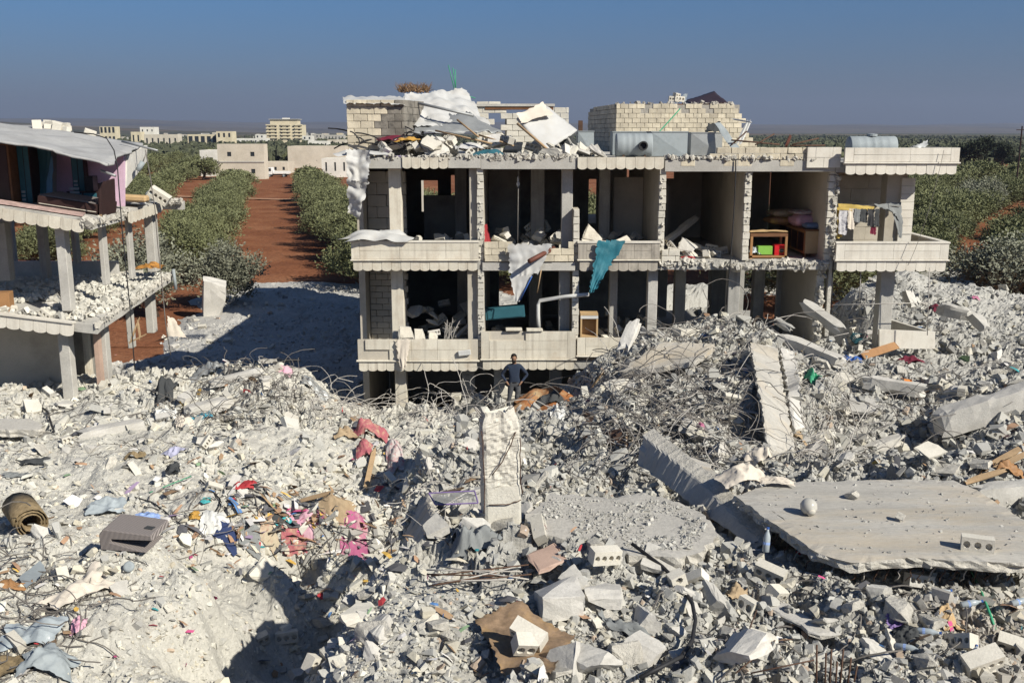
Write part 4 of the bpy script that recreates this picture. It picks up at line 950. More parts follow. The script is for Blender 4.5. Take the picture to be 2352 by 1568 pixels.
for i in range(46):
    uu = rt2.uniform(370, 800) if i < 34 else rt2.uniform(200, 380); Y = rt2.uniform(1050, 2100); wpx = rt2.uniform(6, 15); p = at(uu, 300, Y=Y)
    zt = rt2.uniform(3.5, 8.5); x0 = p.x; W = wpx/2290*Y
    h = thing('far_house', (x0+W/2, Y, 0), 'tiny pale house in the far town below the hills', 'house', 'tiny houses of the far town')
    wall_with_holes(h, 'front_wall', x0, x0+W, Y, -.2, zt, .3, [(x0+W*.2,x0+W*.4,zt*.35,zt*.7),(x0+W*.6,x0+W*.8,zt*.35,zt*.7)], M[rt2.choice(['white_house','cream_house','stone_house','grey_house'])])
    MB().box((x0,Y+.302,-.2),(x0+W,Y+9,zt-.3)).build('rooms', M['roof_grey'], h)
# right edge hamlet
house(2190, 2212, 412, 215, 'white gabled shed left of the red walled house', 'white_house', 1, 1, 8, win=(.3,.5))
h3 = house(2213, 2240, 406, 212, 'red walled house with a satellite dish at the right edge', 'pink_house', 2, 1, 8, win=(.25,.4))
p = at(2207, 396, Y=212); MB().lathe(p, [(.02,0),(.5,.12),(.62,.25)], 14, Vector((-.5,-1,.4))).build('satellite_dish', M['white_house'], h3); MB().tube([p+Vector((0,.1,-1.2)), p], .04, 6).build('dish_post', M['steel'], h3)
house(2241, 2268, 412, 218, 'low cream shed right of the red walled house', 'cream_house', 2, 1, 8)
house(2270, 2318, 409, 216, 'dark grey walled yard near the right edge', 'grey_house', 1, 1, 9, win=(.05,.1))
house(2319, 2350, 411, 214, 'white block shed at the right edge of the frame', 'white_house', 2, 1, 8)
# utility poles
for uu, vb, vt, Y, lab in ((2348,412,290,150,'tall dark utility pole at the right edge'),(2186,432,396,170,'short wooden pole left of the red walled house')):
    a = at(uu, vt, Y=Y); o = thing('utility_pole', (a.x,Y,0), lab, 'pole'); MB().tube([(a.x,Y,-.2),(a.x,Y,a.z)], [.16,.10], 8).build('post', M['wood_dark'], o); MB().box((a.x-.8,Y-.05,a.z-.6),(a.x+.8,Y+.05,a.z-.48)).build('cross_arm', M['wood_dark'], o)
# white pickup truck
def truck():
    a = at(608, 406, z=0.15); Y = a.y; x0 = a.x; t = thing('pickup_truck', (x0+2.6, Y, .1), 'white cab over pickup truck parked before the block houses', 'truck')
    flat('truck_white', (.75,.75,.73), .35, bump=0); flat('tyre', (.03,.03,.03), .9, bump=0); S = 1.12
    def X(v): return x0 + v*S
    cab = [(0,.55),(.05,1.15),(.35,1.95),(1.45,2.0),(1.55,1.9),(1.55,.55)]
    c = MB().prism([(X(a_), Y, z_*S) for a_, z_ in cab], (0,1.7*S,0)).build('cab', M['truck_white'], t, bevel=.05)
    MB().prism([(X(a_), Y-.03, z_*S) for a_, z_ in [(.42,1.25),(.58,1.8),(1.35,1.82),(1.35,1.25)]], (0,.02,0)).build('side_window', M['window_dark'], c)
    MB().prism([(X(-.03), Y+.15, 1.22*S),(X(.27), Y+.15, 1.86*S),(X(.27), Y+1.75, 1.86*S),(X(-.03), Y+1.75, 1.22*S)], (-.03,0,0.01)).build('windscreen', M['window_dark'], c)
    bed = MB(); bed.box((X(1.62),Y,.75*S),(X(5.0),Y+1.75*S,.85*S)); bed.box((X(1.62),Y,.86*S),(X(5.0),Y+.06,1.2*S)); bed.box((X(1.62),Y+1.7*S,.86*S),(X(5.0),Y+1.75*S,1.2*S)); bed.box((X(4.94),Y+.07,.86*S),(X(5.0),Y+1.69*S,1.2*S)); bed.box((X(1.62),Y+.07,.86*S),(X(1.68),Y+1.69*S,1.5*S))
    bed.build('cargo_bed', M['truck_white'], t); MB().box((X(.3),Y+.3,.4*S),(X(4.8),Y+1.4,.6*S)).build('chassis', M['tyre'], t)
    for wx in (.95, 3.9):
        for wy in (Y+.02, Y+1.5*S): 
            wv = MB().lathe((X(wx), wy, .34*S), [(.30*S,-.01),(.36*S,.03),(.36*S,.17),(.30*S,.21)], 16, Vector((0,1,0))).build('wheel', M['tyre'], t)
            MB().lathe((X(wx), wy-.015, .34*S), [(.02,0),(.2*S,.0),(.2*S,.02)], 12, Vector((0,1,0))).build('rim', M['steel'], wv)
    MB().box((X(-.04),Y+.1,.72*S),(X(.0),Y+.4,.9*S)).build('headlight', M['steel'], t); MB().box((X(-.04),Y+1.4,.72*S),(X(.0),Y+1.7,.9*S)).build('headlight', M['steel'], t)
truck()
# ------------------------------------------------------------------ fallen concrete
def densify(pts, step, jit, r):
    out = []
    for i in range(len(pts)):
        a = Vector(pts[i]); b = Vector(pts[(i+1) % len(pts)]); n = max(1, int((b-a).length/step))
        for k in range(n):
            p = a.lerp(b, k/n); out.append(p + Vector((r.uniform(-jit,jit), r.uniform(-jit,jit), 0)))
    return out
def broken_slab(name, label, pts, th, m, cat='slab', seed=1, step=.12, jit=.04, m_edge=None, group=None, nrm=None, edge=.05):
    """a slab with a ragged outline; pts are the corners of its upper face in world space"""
    r = random.Random(seed); pts = [Vector(p) for p in pts]
    if nrm is None:
        nrm = Vector((0,0,0))
        for i in range(len(pts)): nrm += pts[i].cross(pts[(i+1)%len(pts)])
        nrm.normalize()
        if nrm.z < 0: nrm = -nrm; pts = pts[::-1]
    top = densify(pts, step, jit, r); n = len(top); c = sum(top, Vector())/n; rings = [top]
    for f in (.35, .7, 1.0):
        rings.append([p - nrm*th*f + (p-c).normalized()*r.uniform(-edge,edge) for p in top])
    bm = bmesh.new(); R_ = [[bm.verts.new(p) for p in g] for g in rings]
    inner = [bm.verts.new(p.lerp(c,.12)) for p in top]; R_[0] = R_[0]
    for v in R_[0]: v.co -= nrm*r.uniform(0,.025)
    for a, b in ((inner, R_[0]), (R_[0],R_[1]), (R_[1],R_[2]), (R_[2],R_[3])):
        for i in range(n):
            f = bm.faces.new((a[i], a[(i+1)%n], b[(i+1)%n], b[i])); f.material_index = 0 if a is inner else 1
    ft = bm.faces.new(inner); fb_ = bm.faces.new(R_[3][::-1]); fb_.material_index = 1
    bmesh.ops.triangulate(bm, faces=[ft, fb_]); bmesh.ops.recalc_face_normals(bm, faces=bm.faces)
    o0 = Vector((c.x, c.y, min(p.z for g in rings for p in g))); bmesh.ops.translate(bm, verts=bm.verts, vec=-o0)
    me = bpy.data.meshes.new(name); bm.to_mesh(me); bm.free(); me.materials.append(m); me.materials.append(m_edge or M['broken'])
    return tag(link(bpy.data.objects.new(name, me), None, o0), label, cat, group)
def beam(name, label, p0, p1, w, h, m, cat='beam', seed=1, roll=0.0, jit=.03, seg=.18, parent=None, group=None, ends=True):
    r = random.Random(seed); p0 = Vector(p0); p1 = Vector(p1); d = (p1-p0); L_ = d.length; d.normalize()
    side = d.cross(Vector((0,0,1))); side = side.normalized() if side.length > .05 else Vector((1,0,0)); up = side.cross(d).normalized()
    q = Matrix.Rotation(roll, 3, d); side = q @ side; up = q @ up; n = max(3, int(L_/seg)); mb = MB()
    prof = [(-.5,-.5),(-.17,-.5),(.17,-.5),(.5,-.5),(.5,-.17),(.5,.17),(.5,.5),(.17,.5),(-.17,.5),(-.5,.5),(-.5,.17),(-.5,-.17)]
    K = len(prof)
    for i in range(n+1):
        e = 1.0 if 0 < i < n else .86
        for a, b in prof:
            corner = abs(a) == .5 and abs(b) == .5; j = jit*.15; chip = max(0, noise3((i*.27+a*9, b*7+seed*1.3, 0), 1)-.05)*jit*3.0 if corner else 0.0
            sh = Vector((0,0,0)) if 0 < i < n else d*r.uniform(-.13,.13)
            mb.v.append(tuple(p0 + d*(L_*i/n) + sh + side*(a*w*e - math.copysign(chip,a) + r.uniform(-j,j)) + up*(b*h*e - math.copysign(chip,b) + r.uniform(-j,j))))
    for i in range(n):
        for k in range(K):
            k2 = (k+1)%K; mb.f.append((i*K+k, i*K+k2, (i+1)*K+k2, (i+1)*K+k))
    mb.f.append(tuple(range(K-1,-1,-1))); mb.f.append(tuple(n*K+k for k in range(K)))
    o = mb.build(name, m, parent)
    if parent is None: tag(o, label, cat, group)
    return o
def chunk_mesh(name, seed, m, n=16, boxy=.45, flat_=.8, rough=.022):
    r = random.Random(seed); bm = cut_box(seed*3+1, 2 + seed % 3, flat_, .10)
    bmesh.ops.triangulate(bm, faces=bm.faces); bmesh.ops.subdivide_edges(bm, edges=[e for e in bm.edges if e.calc_length() > .25], cuts=2, use_grid_fill=True)
    bmesh.ops.triangulate(bm, faces=bm.faces)
    for v in bm.verts: v.co += Vector((r.uniform(-1,1), r.uniform(-1,1), r.uniform(-1,1)))*rough
    bmesh.ops.recalc_face_normals(bm, faces=bm.faces)
    me = bpy.data.meshes.new(name); bm.to_mesh(me); bm.free(); me.materials.append(m); return me
CH = {k: [chunk_mesh('chunk_'+k, 500+i*7, M[k], 10+i % 5, .5, [.9,.6,.4][i % 3]) for i in range(7)] for k in ('concrete','concrete_pale','block','broken')}
def hollow_block_mesh(name, L_=.40, W_=.18, Hh=.20, n=4, m=None, rr=.036):
    """block with round cores showing on its long side"""
    mb = MB(); cw = L_/n
    for s in (-1, 1):
        y = s*W_/2
        for i in range(n):
            cx = -L_/2 + cw*(i+.5); N = 8; sq = []
            for k in range(N):
                a = 2*math.pi*k/N; ca, sa = math.cos(a), math.sin(a); f = 1/max(abs(ca),abs(sa)); sq.append((cx+ca*f*cw/2, y, sa*f*Hh/2))
            ci = [(cx+rr*math.cos(2*math.pi*k/N), y, rr*1.15*math.sin(2*math.pi*k/N)) for k in range(N)]
            inn = [(x, y - s*W_*.42, z) for x,_,z in ci]
            fs = []
            for k in range(N):
                k2 = (k+1)%N; q1 = (k,k2,N+k2,N+k); q2 = (N+k,N+k2,2*N+k2,2*N+k)
                fs += [q1 if s < 0 else q1[::-1], q2 if s < 0 else q2[::-1]]
            fs.append(tuple(2*N+k for k in (range(N) if s < 0 else range(N-1,-1,-1)))); mb.add(sq+ci+inn, fs)
    x, y, z = L_/2, W_/2, Hh/2
    mb.add([(-x,-y,z),(x,-y,z),(x,y,z),(-x,y,z)],[(0,1,2,3)]); mb.add([(-x,-y,-z),(x,-y,-z),(x,y,-z),(-x,y,-z)],[(3,2,1,0)])
    mb.add([(x,-y,-z),(x,y,-z),(x,y,z),(x,-y,z)],[(0,1,2,3)]); mb.add([(-x,-y,-z),(-x,y,-z),(-x,y,z),(-x,-y,z)],[(3,2,1,0)])
    return mb.mesh(name, m or M['block'])
HB = [hollow_block_mesh('hollow_block', n=4), hollow_block_mesh('hollow_block', .40,.15,.2,3,None,.045), hollow_block_mesh('hollow_block', .24,.18,.2,2,None,.05), hollow_block_mesh('hollow_block', .38,.18,.18,4,M['concrete_pale'],.034)]
LAST = {}
def put(name, me, p, label, cat, group=None, rot=None, s=1.0, r=random):
    rot = rot or (r.uniform(-.4,.4), r.uniform(-.4,.4), r.uniform(0,6.28))
    return tag(inst(name, me, p, rot, s), label, cat, group)

# upright broken pillar in the foreground
M['pillar'] = mat('pillar_concrete', (.56,.535,.47), .95, .08, 1.5, .10, 20, .6, 26, bdist=.03)
def pillar():
    b = at(1152, 1240, z=4.45); Y = b.y; zt = at(1146, 955, Y=Y).z; x = b.x; k = thing('pillar_stump', (x,Y,4.3), 'tall broken concrete pillar standing upright in the foreground rubble', 'pillar')
    W = 88/2290*Y*1.03; D = .36; zm = at(1150, 1120, Y=Y).z; rz = .24; ca0, sa0 = math.cos(rz), math.sin(rz); r = random.Random(4)
    def wp(lx, ly, z): return Vector((x + lx*ca0 - ly*sa0 - .02*(z-4.3), Y + .2 + lx*sa0 + ly*ca0, z))
    def prism_(z0, z1, n, rough, name, m, ragged):
        K = 44; mb = MB()
        for i in range(n+1):
            f = i/n; z = z0 + (z1-z0)*f; sh = 1.0 - (.14*max(0, f-.9)/.1 if ragged else 0)
            for j in range(K):
                a = 2*math.pi*j/K; ca, sa = math.cos(a), math.sin(a); q = 1/max(abs(ca), abs(sa)); lx, ly = ca*q*W/2*sh, sa*q*D/2*sh
                d = rough*(.030*noise3((lx*1.5, ly, z*.8), 5) + .020*noise3((lx, ly, z), 15) + .012*noise3((lx, ly, z), 34) - .012)
                mb.v.append(tuple(wp(lx + ca*d, ly + sa*d*1.6, z + (.16*noise3((lx,ly,7),4) + r.uniform(-.05,.03) if ragged and i == n else 0))))
        for i in range(n):
            for j in range(K): mb.f.append((i*K+j, i*K+(j+1)%K, (i+1)*K+(j+1)%K, (i+1)*K+j))
        mb.f.append(tuple(n*K+j for j in range(K))); mb.f.append(tuple(range(K-1,-1,-1))); mb.build(name, m, k)
    prism_(3.8, zm, 8, .12, 'shaft', M['pillar'], False)
    prism_(zm+.004, zt, 46, 1.0, 'crushed_top', M['pillar'], True)
    for (x0,z0,x1,z1,x2,z2) in ((-.30,1.9,-.27,1.2,-.30,.6),(.27,1.75,.25,1.2,.28,.85),(-.22,.74,.05,.70,.27,.78),(.20,1.85,.05,1.45,-.16,1.2)):
        P_ = [wp(a_, -D/2-.02-.03*(i_ == 1), 4.3+c_*.98) for i_, (a_, c_) in enumerate(((x0,z0),(x1,z1),(x2,z2)))]
        MB().tube([p + Vector((r.uniform(-.008,.008),0,r.uniform(-.008,.008))) for p in bez_(*P_, 9)], .008, 6).build('rebar', M['rust'], k, True)
    for dx in (-.26, .1, .24):
        top = wp(dx, 0, zt-.06); MB().tube([top + Vector((.10*math.sin(t*.5)*(1 if dx > 0 else -1), 0, .16*math.sin(t*.45))) for t in range(7)], .012, 6).build('rebar', M['rebar_pale'], k, True)
def bez_(p0, p1, p2, n): return [p0*(1-t)**2 + p1*2*t*(1-t) + p2*t*t for t in [i/(n-1) for i in range(n)]]
pillar()
# big slabs
M['slab_top'] = mat('smooth_slab', (.43,.41,.37), .95, .16, .9, .18, 20, .5, 30, stain=(.52,.42,.28), stain_amt=.6, stain_scale=.5, stretch=(.45,2.2,1), bdist=.03)
big = broken_slab('slab_fragment', 'large smooth slab lying tilted at the right with hooked rebar along its front', [at(u_,v_,z=4.98) for u_, v_ in ((1690,1135),(1780,1106),(1990,1100),(2190,1101),(2235,1118),(2330,1178),(2420,1236),(2440,1290),(2250,1288),(2100,1278),(1955,1290),(1880,1268),(1800,1215),(1745,1180))], .15, M['slab_top'], seed=5, step=.09, jit=.018)
r_ = random.Random(9)
for i in range(26):   # hooked bars under the front edge
    f = i/25; u0 = 1760 + 640*f; v0 = (1215 + (1268-1215)*min(1,(u0-1800)/80)) if u0 < 1880 else 1284
    p = at(u0, max(v0,1190), z=4.84) + Vector((0,-.01,0)); hk = []
    for t in range(8):
        a = t/7*2.4; hk.append(p + Vector((.03*r_.uniform(-1,1) - .05*(1-math.cos(a)), -.10*math.sin(a) - .02, -.15*(1-math.cos(a)))))
    MB().tube(hk, .0085, 5).build('rebar', M['rust'] if i % 3 else M['rebar_pale'], big, True)
for u0, v0 in ((1700,1150),(1712,1160),(1735,1172),(1760,1195),(1775,1210)):
    p = at(u0,v0,z=4.9); MB().tube([p+Vector((.05,.03,0)), p+Vector((-.12,-.03,-.02))], .009, 5).build('rebar', M['rebar_pale'], big)
broken_slab('slab_fragment', 'dust covered slab lying flat right of the broken pillar', [at(u_,v_,z=4.78) for u_, v_ in ((1205,1185),(1270,1132),(1400,1142),(1480,1128),(1560,1152),(1638,1195),(1645,1235),(1600,1268),(1560,1280),(1450,1272),(1330,1245),(1230,1218))], .26, M['dust'], seed=6, step=.1, jit=.045)
broken_slab('slab_fragment', 'long slab edge leaning diagonally with a shadowed flank beside the large smooth slab', [at(1476,998,Y=17.3), at(1600,1100,Y=15.5), at(1744,1238,Y=13.6), at(1734,1262,Y=13.45), at(1590,1160,Y=15.2), at(1462,1064,Y=17.0)], .26, M['concrete'], seed=7, step=.08, jit=.02, edge=.012, nrm=Vector((-.72,-.42,-.30)).normalized())
broken_slab('slab_fragment', 'pale slab patch leaning behind the diagonal slab edge', [at(1555,1040,Y=17.6), at(1625,1060,Y=17.4), at(1670,1110,Y=16), at(1655,1150,Y=15), at(1600,1110,Y=16)], .12, M['slab_top'], seed=8)
broken_slab('slab_strip', 'long pale slab strip sliding steeply down the rubble heap', [over(1722,806,.9), over(1785,800,.9), over(1800,900,1.1), over(1826,1035,.9), over(1768,1044,.9), over(1748,930,1.1)], .18, M['slab_top'], seed=11, jit=.03, nrm=Vector((-.05,-.55,.83)))
broken_slab('slab_strip', 'narrower cracked slab strip right of the long pale strip', [over(1794,800,.8), over(1824,806,.8), over(1838,890,.9), over(1850,985,.8), over(1824,990,.8), over(1806,880,.9)], .2, M['concrete_pale'], seed=12, jit=.05, nrm=Vector((.1,-.5,.85)))
warp = warp_slab(None, 'slab_fragment', [over(1428,858,.7), over(1600,842,.9), over(1642,792,.8), over(1520,786,.7)], .14, M['slab_top'], 12, 8, .06, 5, .05)
tag(warp, 'bent floor slab arching over the rubble below the open bays', 'slab')
beam('beam_fragment', 'thick pale beam slanting down right of the steep slab strips', over(1790,778,.6), over(1926,832,.45), .42, .36, M['concrete_pale'], seed=13)
beam('beam_fragment', 'short beam standing on end at the left of the rubble crest', at(1458,742,Y=26.3), at(1432,800,Y=25.6), .34, .22, M['concrete_pale'], seed=14, jit=.04)
beam('column_fragment', 'broken round column leaning out of the rubble under the right wing', at(1845,696,Y=29.6), at(1930,758,Y=28.6), .30, .30, M['concrete'], 'column', 15, .3, .04)
beam('column_fragment', 'grey stub of a column left of the leaning round column', at(1784,736,Y=28.6), at(1818,756,Y=28.2), .2, .2, M['concrete_dark'], 'column', 16, .3, .03)
beam('beam_fragment', 'cracked beam with three joints lying right of the blue cloth', over(1985,882,.45), over(2120,903,.45), .36, .34, M['concrete_pale'], seed=17, jit=.04)
beam('beam_fragment', 'massive broken beam rising to the right edge', over(2155,975,.9), over(2430,890,1.2), .50, .60, M['concrete_pale'], seed=18, jit=.05)
beam('beam_fragment', 'dark flanked beam behind the large smooth slab at the right edge', over(2240,1140,.35), over(2430,1130,.4), .34, .36, M['concrete'], seed=19, jit=.03)
beam('beam_fragment', 'short jointed beam in the dark hollow right of the steep strips', over(2000,1035,.1), over(2068,1012,.1), .28, .26, M['concrete_pale'], seed=20, jit=.04)
beam('beam_fragment', 'grey beam half buried on the far right rubble hill', at(2160,708,Y=33), at(2225,722,Y=32.4), .4, .4, M['concrete'], seed=21, jit=.05)
beam('beam_fragment', 'second grey beam end right of the half buried beam', at(2232,722,Y=32), at(2262,752,Y=31.5), .36, .3, M['concrete'], seed=22, jit=.05)
beam('beam_fragment', 'white beam post tilted on the rubble beside the right wing post', at(2085,672,Y=34), at(2098,702,Y=33.6), .34, .3, M['concrete_pale'], seed=23, jit=.04)
def tbeam(label, u0, v0, u1, v1, w, h, m, seed, lift=.06, **k):
    a = hit(u0,v0); b = hit(u1,v1); a.z += lift; b.z += lift; return beam('beam_fragment', label, a, b, w, h, m, seed=seed, **k)
tbeam('pale beam with a clean edge lying in front of the left house', 185, 1008, 328, 985, .42, .32, M['concrete_pale'], 24)
tbeam('short pale beam among wires left of the lane mound', 432, 952, 528, 930, .36, .3, M['concrete_pale'], 25)
tbeam('beam end tilted in the wire tangle at the mound top', 482, 905, 600, 868, .30, .26, M['concrete_pale'], 26, .2)
tbeam('thin beam poking right from the wire tangle', 600, 860, 688, 846, .16, .14, M['concrete_pale'], 27, .35)
broken_slab('slab_fragment', 'slab edge jutting in at the left side of the frame', [at(-120,962,z=3.05), at(70,960,z=3.05), at(100,975,z=3.0), at(90,986,z=2.98), at(-120,984,z=3.0)], .2, M['dust'], seed=28)
# the slab cliff between the pit and the foreground heap
broken_slab('slab_strip', 'slanted slab wall dropping into the shadowed pit', [at(978,1128,z=3.95), at(1012,1215,z=4.15), at(985,1262,z=4.1), at(912,1345,z=3.2), at(928,1225,z=3.3)], .16, M['slab_top'], seed=29)
broken_slab('slab_fragment', 'cracked slab top forming the cliff edge above the pit', [at(1005,1262,z=4.45), at(1110,1228,z=4.5), at(1085,1290,z=4.5), at(1000,1345,z=4.4), at(950,1360,z=4.2), at(930,1335,z=4.1)], .2, M['concrete_pale'], seed=30)
beam('beam_fragment', 'vertical slab edge running down to the bottom of the frame beside the pit', at(962,1405,z=4.15), at(992,1600,z=4.15), .14, .5, M['concrete'], 'slab', 31, .0, .02)
broken_slab('slab_fragment', 'square grey slab flake low in the foreground centre', [at(1125,1440,z=4.62), at(1190,1410,z=4.7), at(1235,1440,z=4.66), at(1180,1480,z=4.6)], .06, M['concrete'], seed=33)
broken_slab('tile_sheet', 'pinkish broken tile panel lying below the pillar', [at(1208,1272,z=4.72), at(1272,1246,z=4.8), at(1302,1284,z=4.74), at(1238,1312,z=4.66)], .03, M['pink_tile'], 'tile', 34, m_edge=M['pink_tile'], jit=.01)
broken_slab('tile_sheet', 'thin slab pieces lying in a row at the lower right', [at(1790,1375,z=4.62), at(1925,1450,z=4.58), at(1880,1460,z=4.56), at(1760,1395,z=4.6)], .05, M['concrete_pale'], 'tile', 35)
# named chunks of the foreground: (u, v, size, mesh kind, label)
FG = [(1285,1398,.55,'concrete_pale','large six sided pale concrete slab chunk in the bottom foreground'),(1382,1388,.48,'concrete_pale','white flat chunk right of the six sided chunk'),
 (1326,1352,.40,'concrete','grey rectangular block behind the six sided chunk'),(1512,1312,.46,'concrete','grey block lying near the black cable'),(1300,1540,.46,'concrete_pale','white chunk at the bottom edge beside the brown carpet'),
 (1362,1548,.48,'concrete','tall grey chunk at the bottom edge right of the brown carpet'),(1470,1528,.5,'concrete_pale','flat white slab piece at the bottom inside the cable loop'),(1440,1518,.3,'broken','small rough chunk at the bottom inside the cable loop'),
 (1645,1402,.42,'concrete','neat grey block right of the cable loop'),(1700,1515,.5,'concrete_pale','pale upright slab piece at the bottom right of the cable loop'),(1748,1478,.34,'block','small square block at the lower right'),
 (1490,1440,.36,'concrete_pale','pale oval flake inside the cable loop'),(1375,1270,.30,'broken','rough boulder left of the hollow block by the dusty slab'),(1960,1140,.17,'broken','grey rock sitting on the large smooth slab'),
 (2068,1190,.13,'broken','small rock sitting on the large smooth slab'),(2060,1430,.32,'broken','rounded grey boulder among the plastic bottles'),(2125,1540,.28,'broken','boulder at the lower right corner'),
 (1000,1450,.32,'broken','angular chunk on the cliff edge at the bottom'),(1190,1300+160,.25,'block','small block on the brown carpet'),(2170,1100,.55,'broken','big rounded concrete lump behind the large smooth slab'),
 (1870,1030,.42,'broken','big rough lump below the steep strips'),(1940,1060,.30,'concrete','angular lump right of the steep strips'),(1975,1010,.34,'concrete','grey chunk in the dark hollow'),(2255,1075,.4,'broken','rounded lump at the right behind the smooth slab'),
 (370,955,.34,'concrete_pale','round white chunk left of the teal plastic'),(60,1000,.3,'concrete_pale','pale chunk near the left slab edge'),(390,1065,.22,'broken','small grey rock on the dusty left ground')]
rf_ = random.Random(21)
for u_, v_, s_, k_, lab in FG:
    p = hit(u_, v_); 
    if 'large smooth slab' in lab and 'behind' not in lab: p = at(u_, v_, z=5.02)
    o = put('concrete_chunk', rf_.choice(CH[k_]), p + Vector((0,0,s_*.22)), lab, 'concrete chunk', None, (rf_.uniform(-.3,.3), rf_.uniform(-.3,.3), rf_.uniform(0,6)), (s_, s_*rf_.uniform(.7,.95), s_*rf_.uniform(.6,.9)))
HBF = [(2245,1248,'hollow block with three round holes on the large smooth slab',1,(0,0,-.35),5.07),(1390,1275,'hollow block with four holes on the edge of the dusty slab',0,(.1,.1,.35),4.92),(1215,1455,'broken hollow block lying on the brown carpet',0,(.6,.3,-.5),4.85),
       (1205,1478,'short hollow block below the broken one on the brown carpet',2,(.5,.2,.3),4.8),(1560,1345,'hollow block standing on end beside the black cable',1,(.3,1.2,.6),4.75),(2072,1052-15,'hollow block with a big round hole in the dark hollow',2,(.6,.3,.9),None),(1770,1315,'hollow block resting against the large smooth slab',1,(.3,.2,-.6),4.7),(1780,1395,'pale hollow block at the lower right slope',2,(.4,.3,.7),None)]
for u_, v_, lab, k_, rot, z_ in HBF:
    p = at(u_, v_, z=z_) if z_ else hit(u_,v_)+Vector((0,0,.08)); put('hollow_block', HB[k_], p, lab, 'hollow block', None, rot, 1.0)
# loose chunks and blocks of the rubble field
def loose(n, box, smin, smax, label, group, seed, blocks=.25, lift=.2, avoid=None):
    r = random.Random(seed); uu = np.array([r.uniform(box[0],box[2]) for _ in range(n)]); vv = np.array([r.uniform(box[1],box[3]) for _ in range(n)])
    x, y, t = hit_many(uu, vv)
    for a, b, c in zip(x, y, t):
        if math.isnan(c) or b > 62: continue
        if b > 30.0 and -4.8 < a < 9.8: continue
        s = smin + (smax-smin)*r.random()**2.2; p = Vector((a, b, h1(a,b)+s*lift*.5))
        if r.random() < blocks:
            put('hollow_block', r.choice(HB), p+Vector((0,0,.05)), label.replace('concrete chunk','hollow block'), 'hollow block', group+' blocks', (r.uniform(-.6,.6), r.uniform(-.6,.6), r.uniform(0,6)), r.uniform(.85,1.05))
        else:
            k = r.choice(['concrete','concrete_pale','concrete_pale','block','broken','broken'])
            put('concrete_chunk', r.choice(CH[k]), p, label, 'concrete chunk', group, (r.uniform(-.7,.7), r.uniform(-.7,.7), r.uniform(0,6)), (s, s*r.uniform(.55,.95), s*r.uniform(.35,.8)))
loose(55, (980,1300,2340,1568), .14, .36, 'loose concrete chunk on the foreground heap at the bottom right', 'chunks of the foreground heap', 1, .12)
loose(70, (1250,760,1960,1090), .2, .62, 'loose concrete chunk on the tall middle rubble heap', 'chunks of the middle heap', 2, .12)
loose(70, (1850,640,2352,1060), .22, .66, 'loose concrete chunk on the right rubble slope', 'chunks of the right slope', 3, .15)
loose(55, (0,1040,900,1500), .12, .36, 'loose concrete chunk on the dusty ground at the left', 'chunks of the left ground', 4, .1)
loose(80, (0,760,700,1040), .18, .55, 'loose concrete chunk on the rubble in front of the left house', 'chunks by the left house', 5, .3)
loose(24, (600,1290,920,1560), .2, .5, 'loose concrete chunk in the shadowed pit', 'chunks of the pit', 6, .1)
loose(22, (420,660,780,800), .2, .5, 'loose concrete chunk on the shaded lane', 'chunks of the lane', 7, .2)
loose(30, (960,1010,1240,1240), .15, .45, 'loose concrete chunk around the foot of the broken pillar', 'chunks by the pillar', 8, .15)
# grey boulder at the lane end
p = at(492, 712, z=0.6); tag(inst('boulder', chunk_mesh('boulder', 900, M['concrete_pale'], 22, .2, 1.0, .03), p+Vector((0,0,.5)), (.2,.1,.4), (1.3,1.1,2.2)), 'tall pale boulder slab at the end of the lane under the olive', 'boulder')

# grit lying on the two big slabs
def grit(name, lab, poly, z, n, smax, seed):
    q = random.Random(seed); P = []
    us = [p[0] for p in poly]; vs_ = [p[1] for p in poly]
    while len(P) < n:
        u_ = q.uniform(min(us),max(us)); v_ = q.uniform(min(vs_),max(vs_)); c = False; j = len(poly)-1
        for i in range(len(poly)):
            if (poly[i][1] > v_) != (poly[j][1] > v_) and u_ < (poly[j][0]-poly[i][0])*(v_-poly[i][1])/(poly[j][1]-poly[i][1])+poly[i][0]: c = not c
            j = i
        if c and noise3((u_*.012,v_*.03,seed),1) > -.12: P.append(tuple(at(u_,v_,z=z)))
    P = np.array(P); o = scatter(name, P, np.clip(rng.lognormal(np.log(.022),.6,n),.01,smax), zone_tint(P[:,0],P[:,1])*rng.uniform(.75,1.2,(n,1)), lab=lab)
grit('slab_grit', 'fine grit and pebbles strewn on the dusty flat slab', [(1225,1190),(1270,1140),(1400,1150),(1480,1135),(1560,1160),(1620,1195),(1630,1235),(1580,1262),(1450,1262),(1330,1236)], 4.785, 1300, .07, 1)
grit('slab_grit', 'sparse grit lying on the large smooth slab', [(1720,1135),(1790,1112),(1990,1106),(2190,1107),(2300,1170),(2352,1230),(2352,1280),(2100,1268),(1960,1280),(1890,1258),(1810,1210)], 4.985, 160, .04, 2)
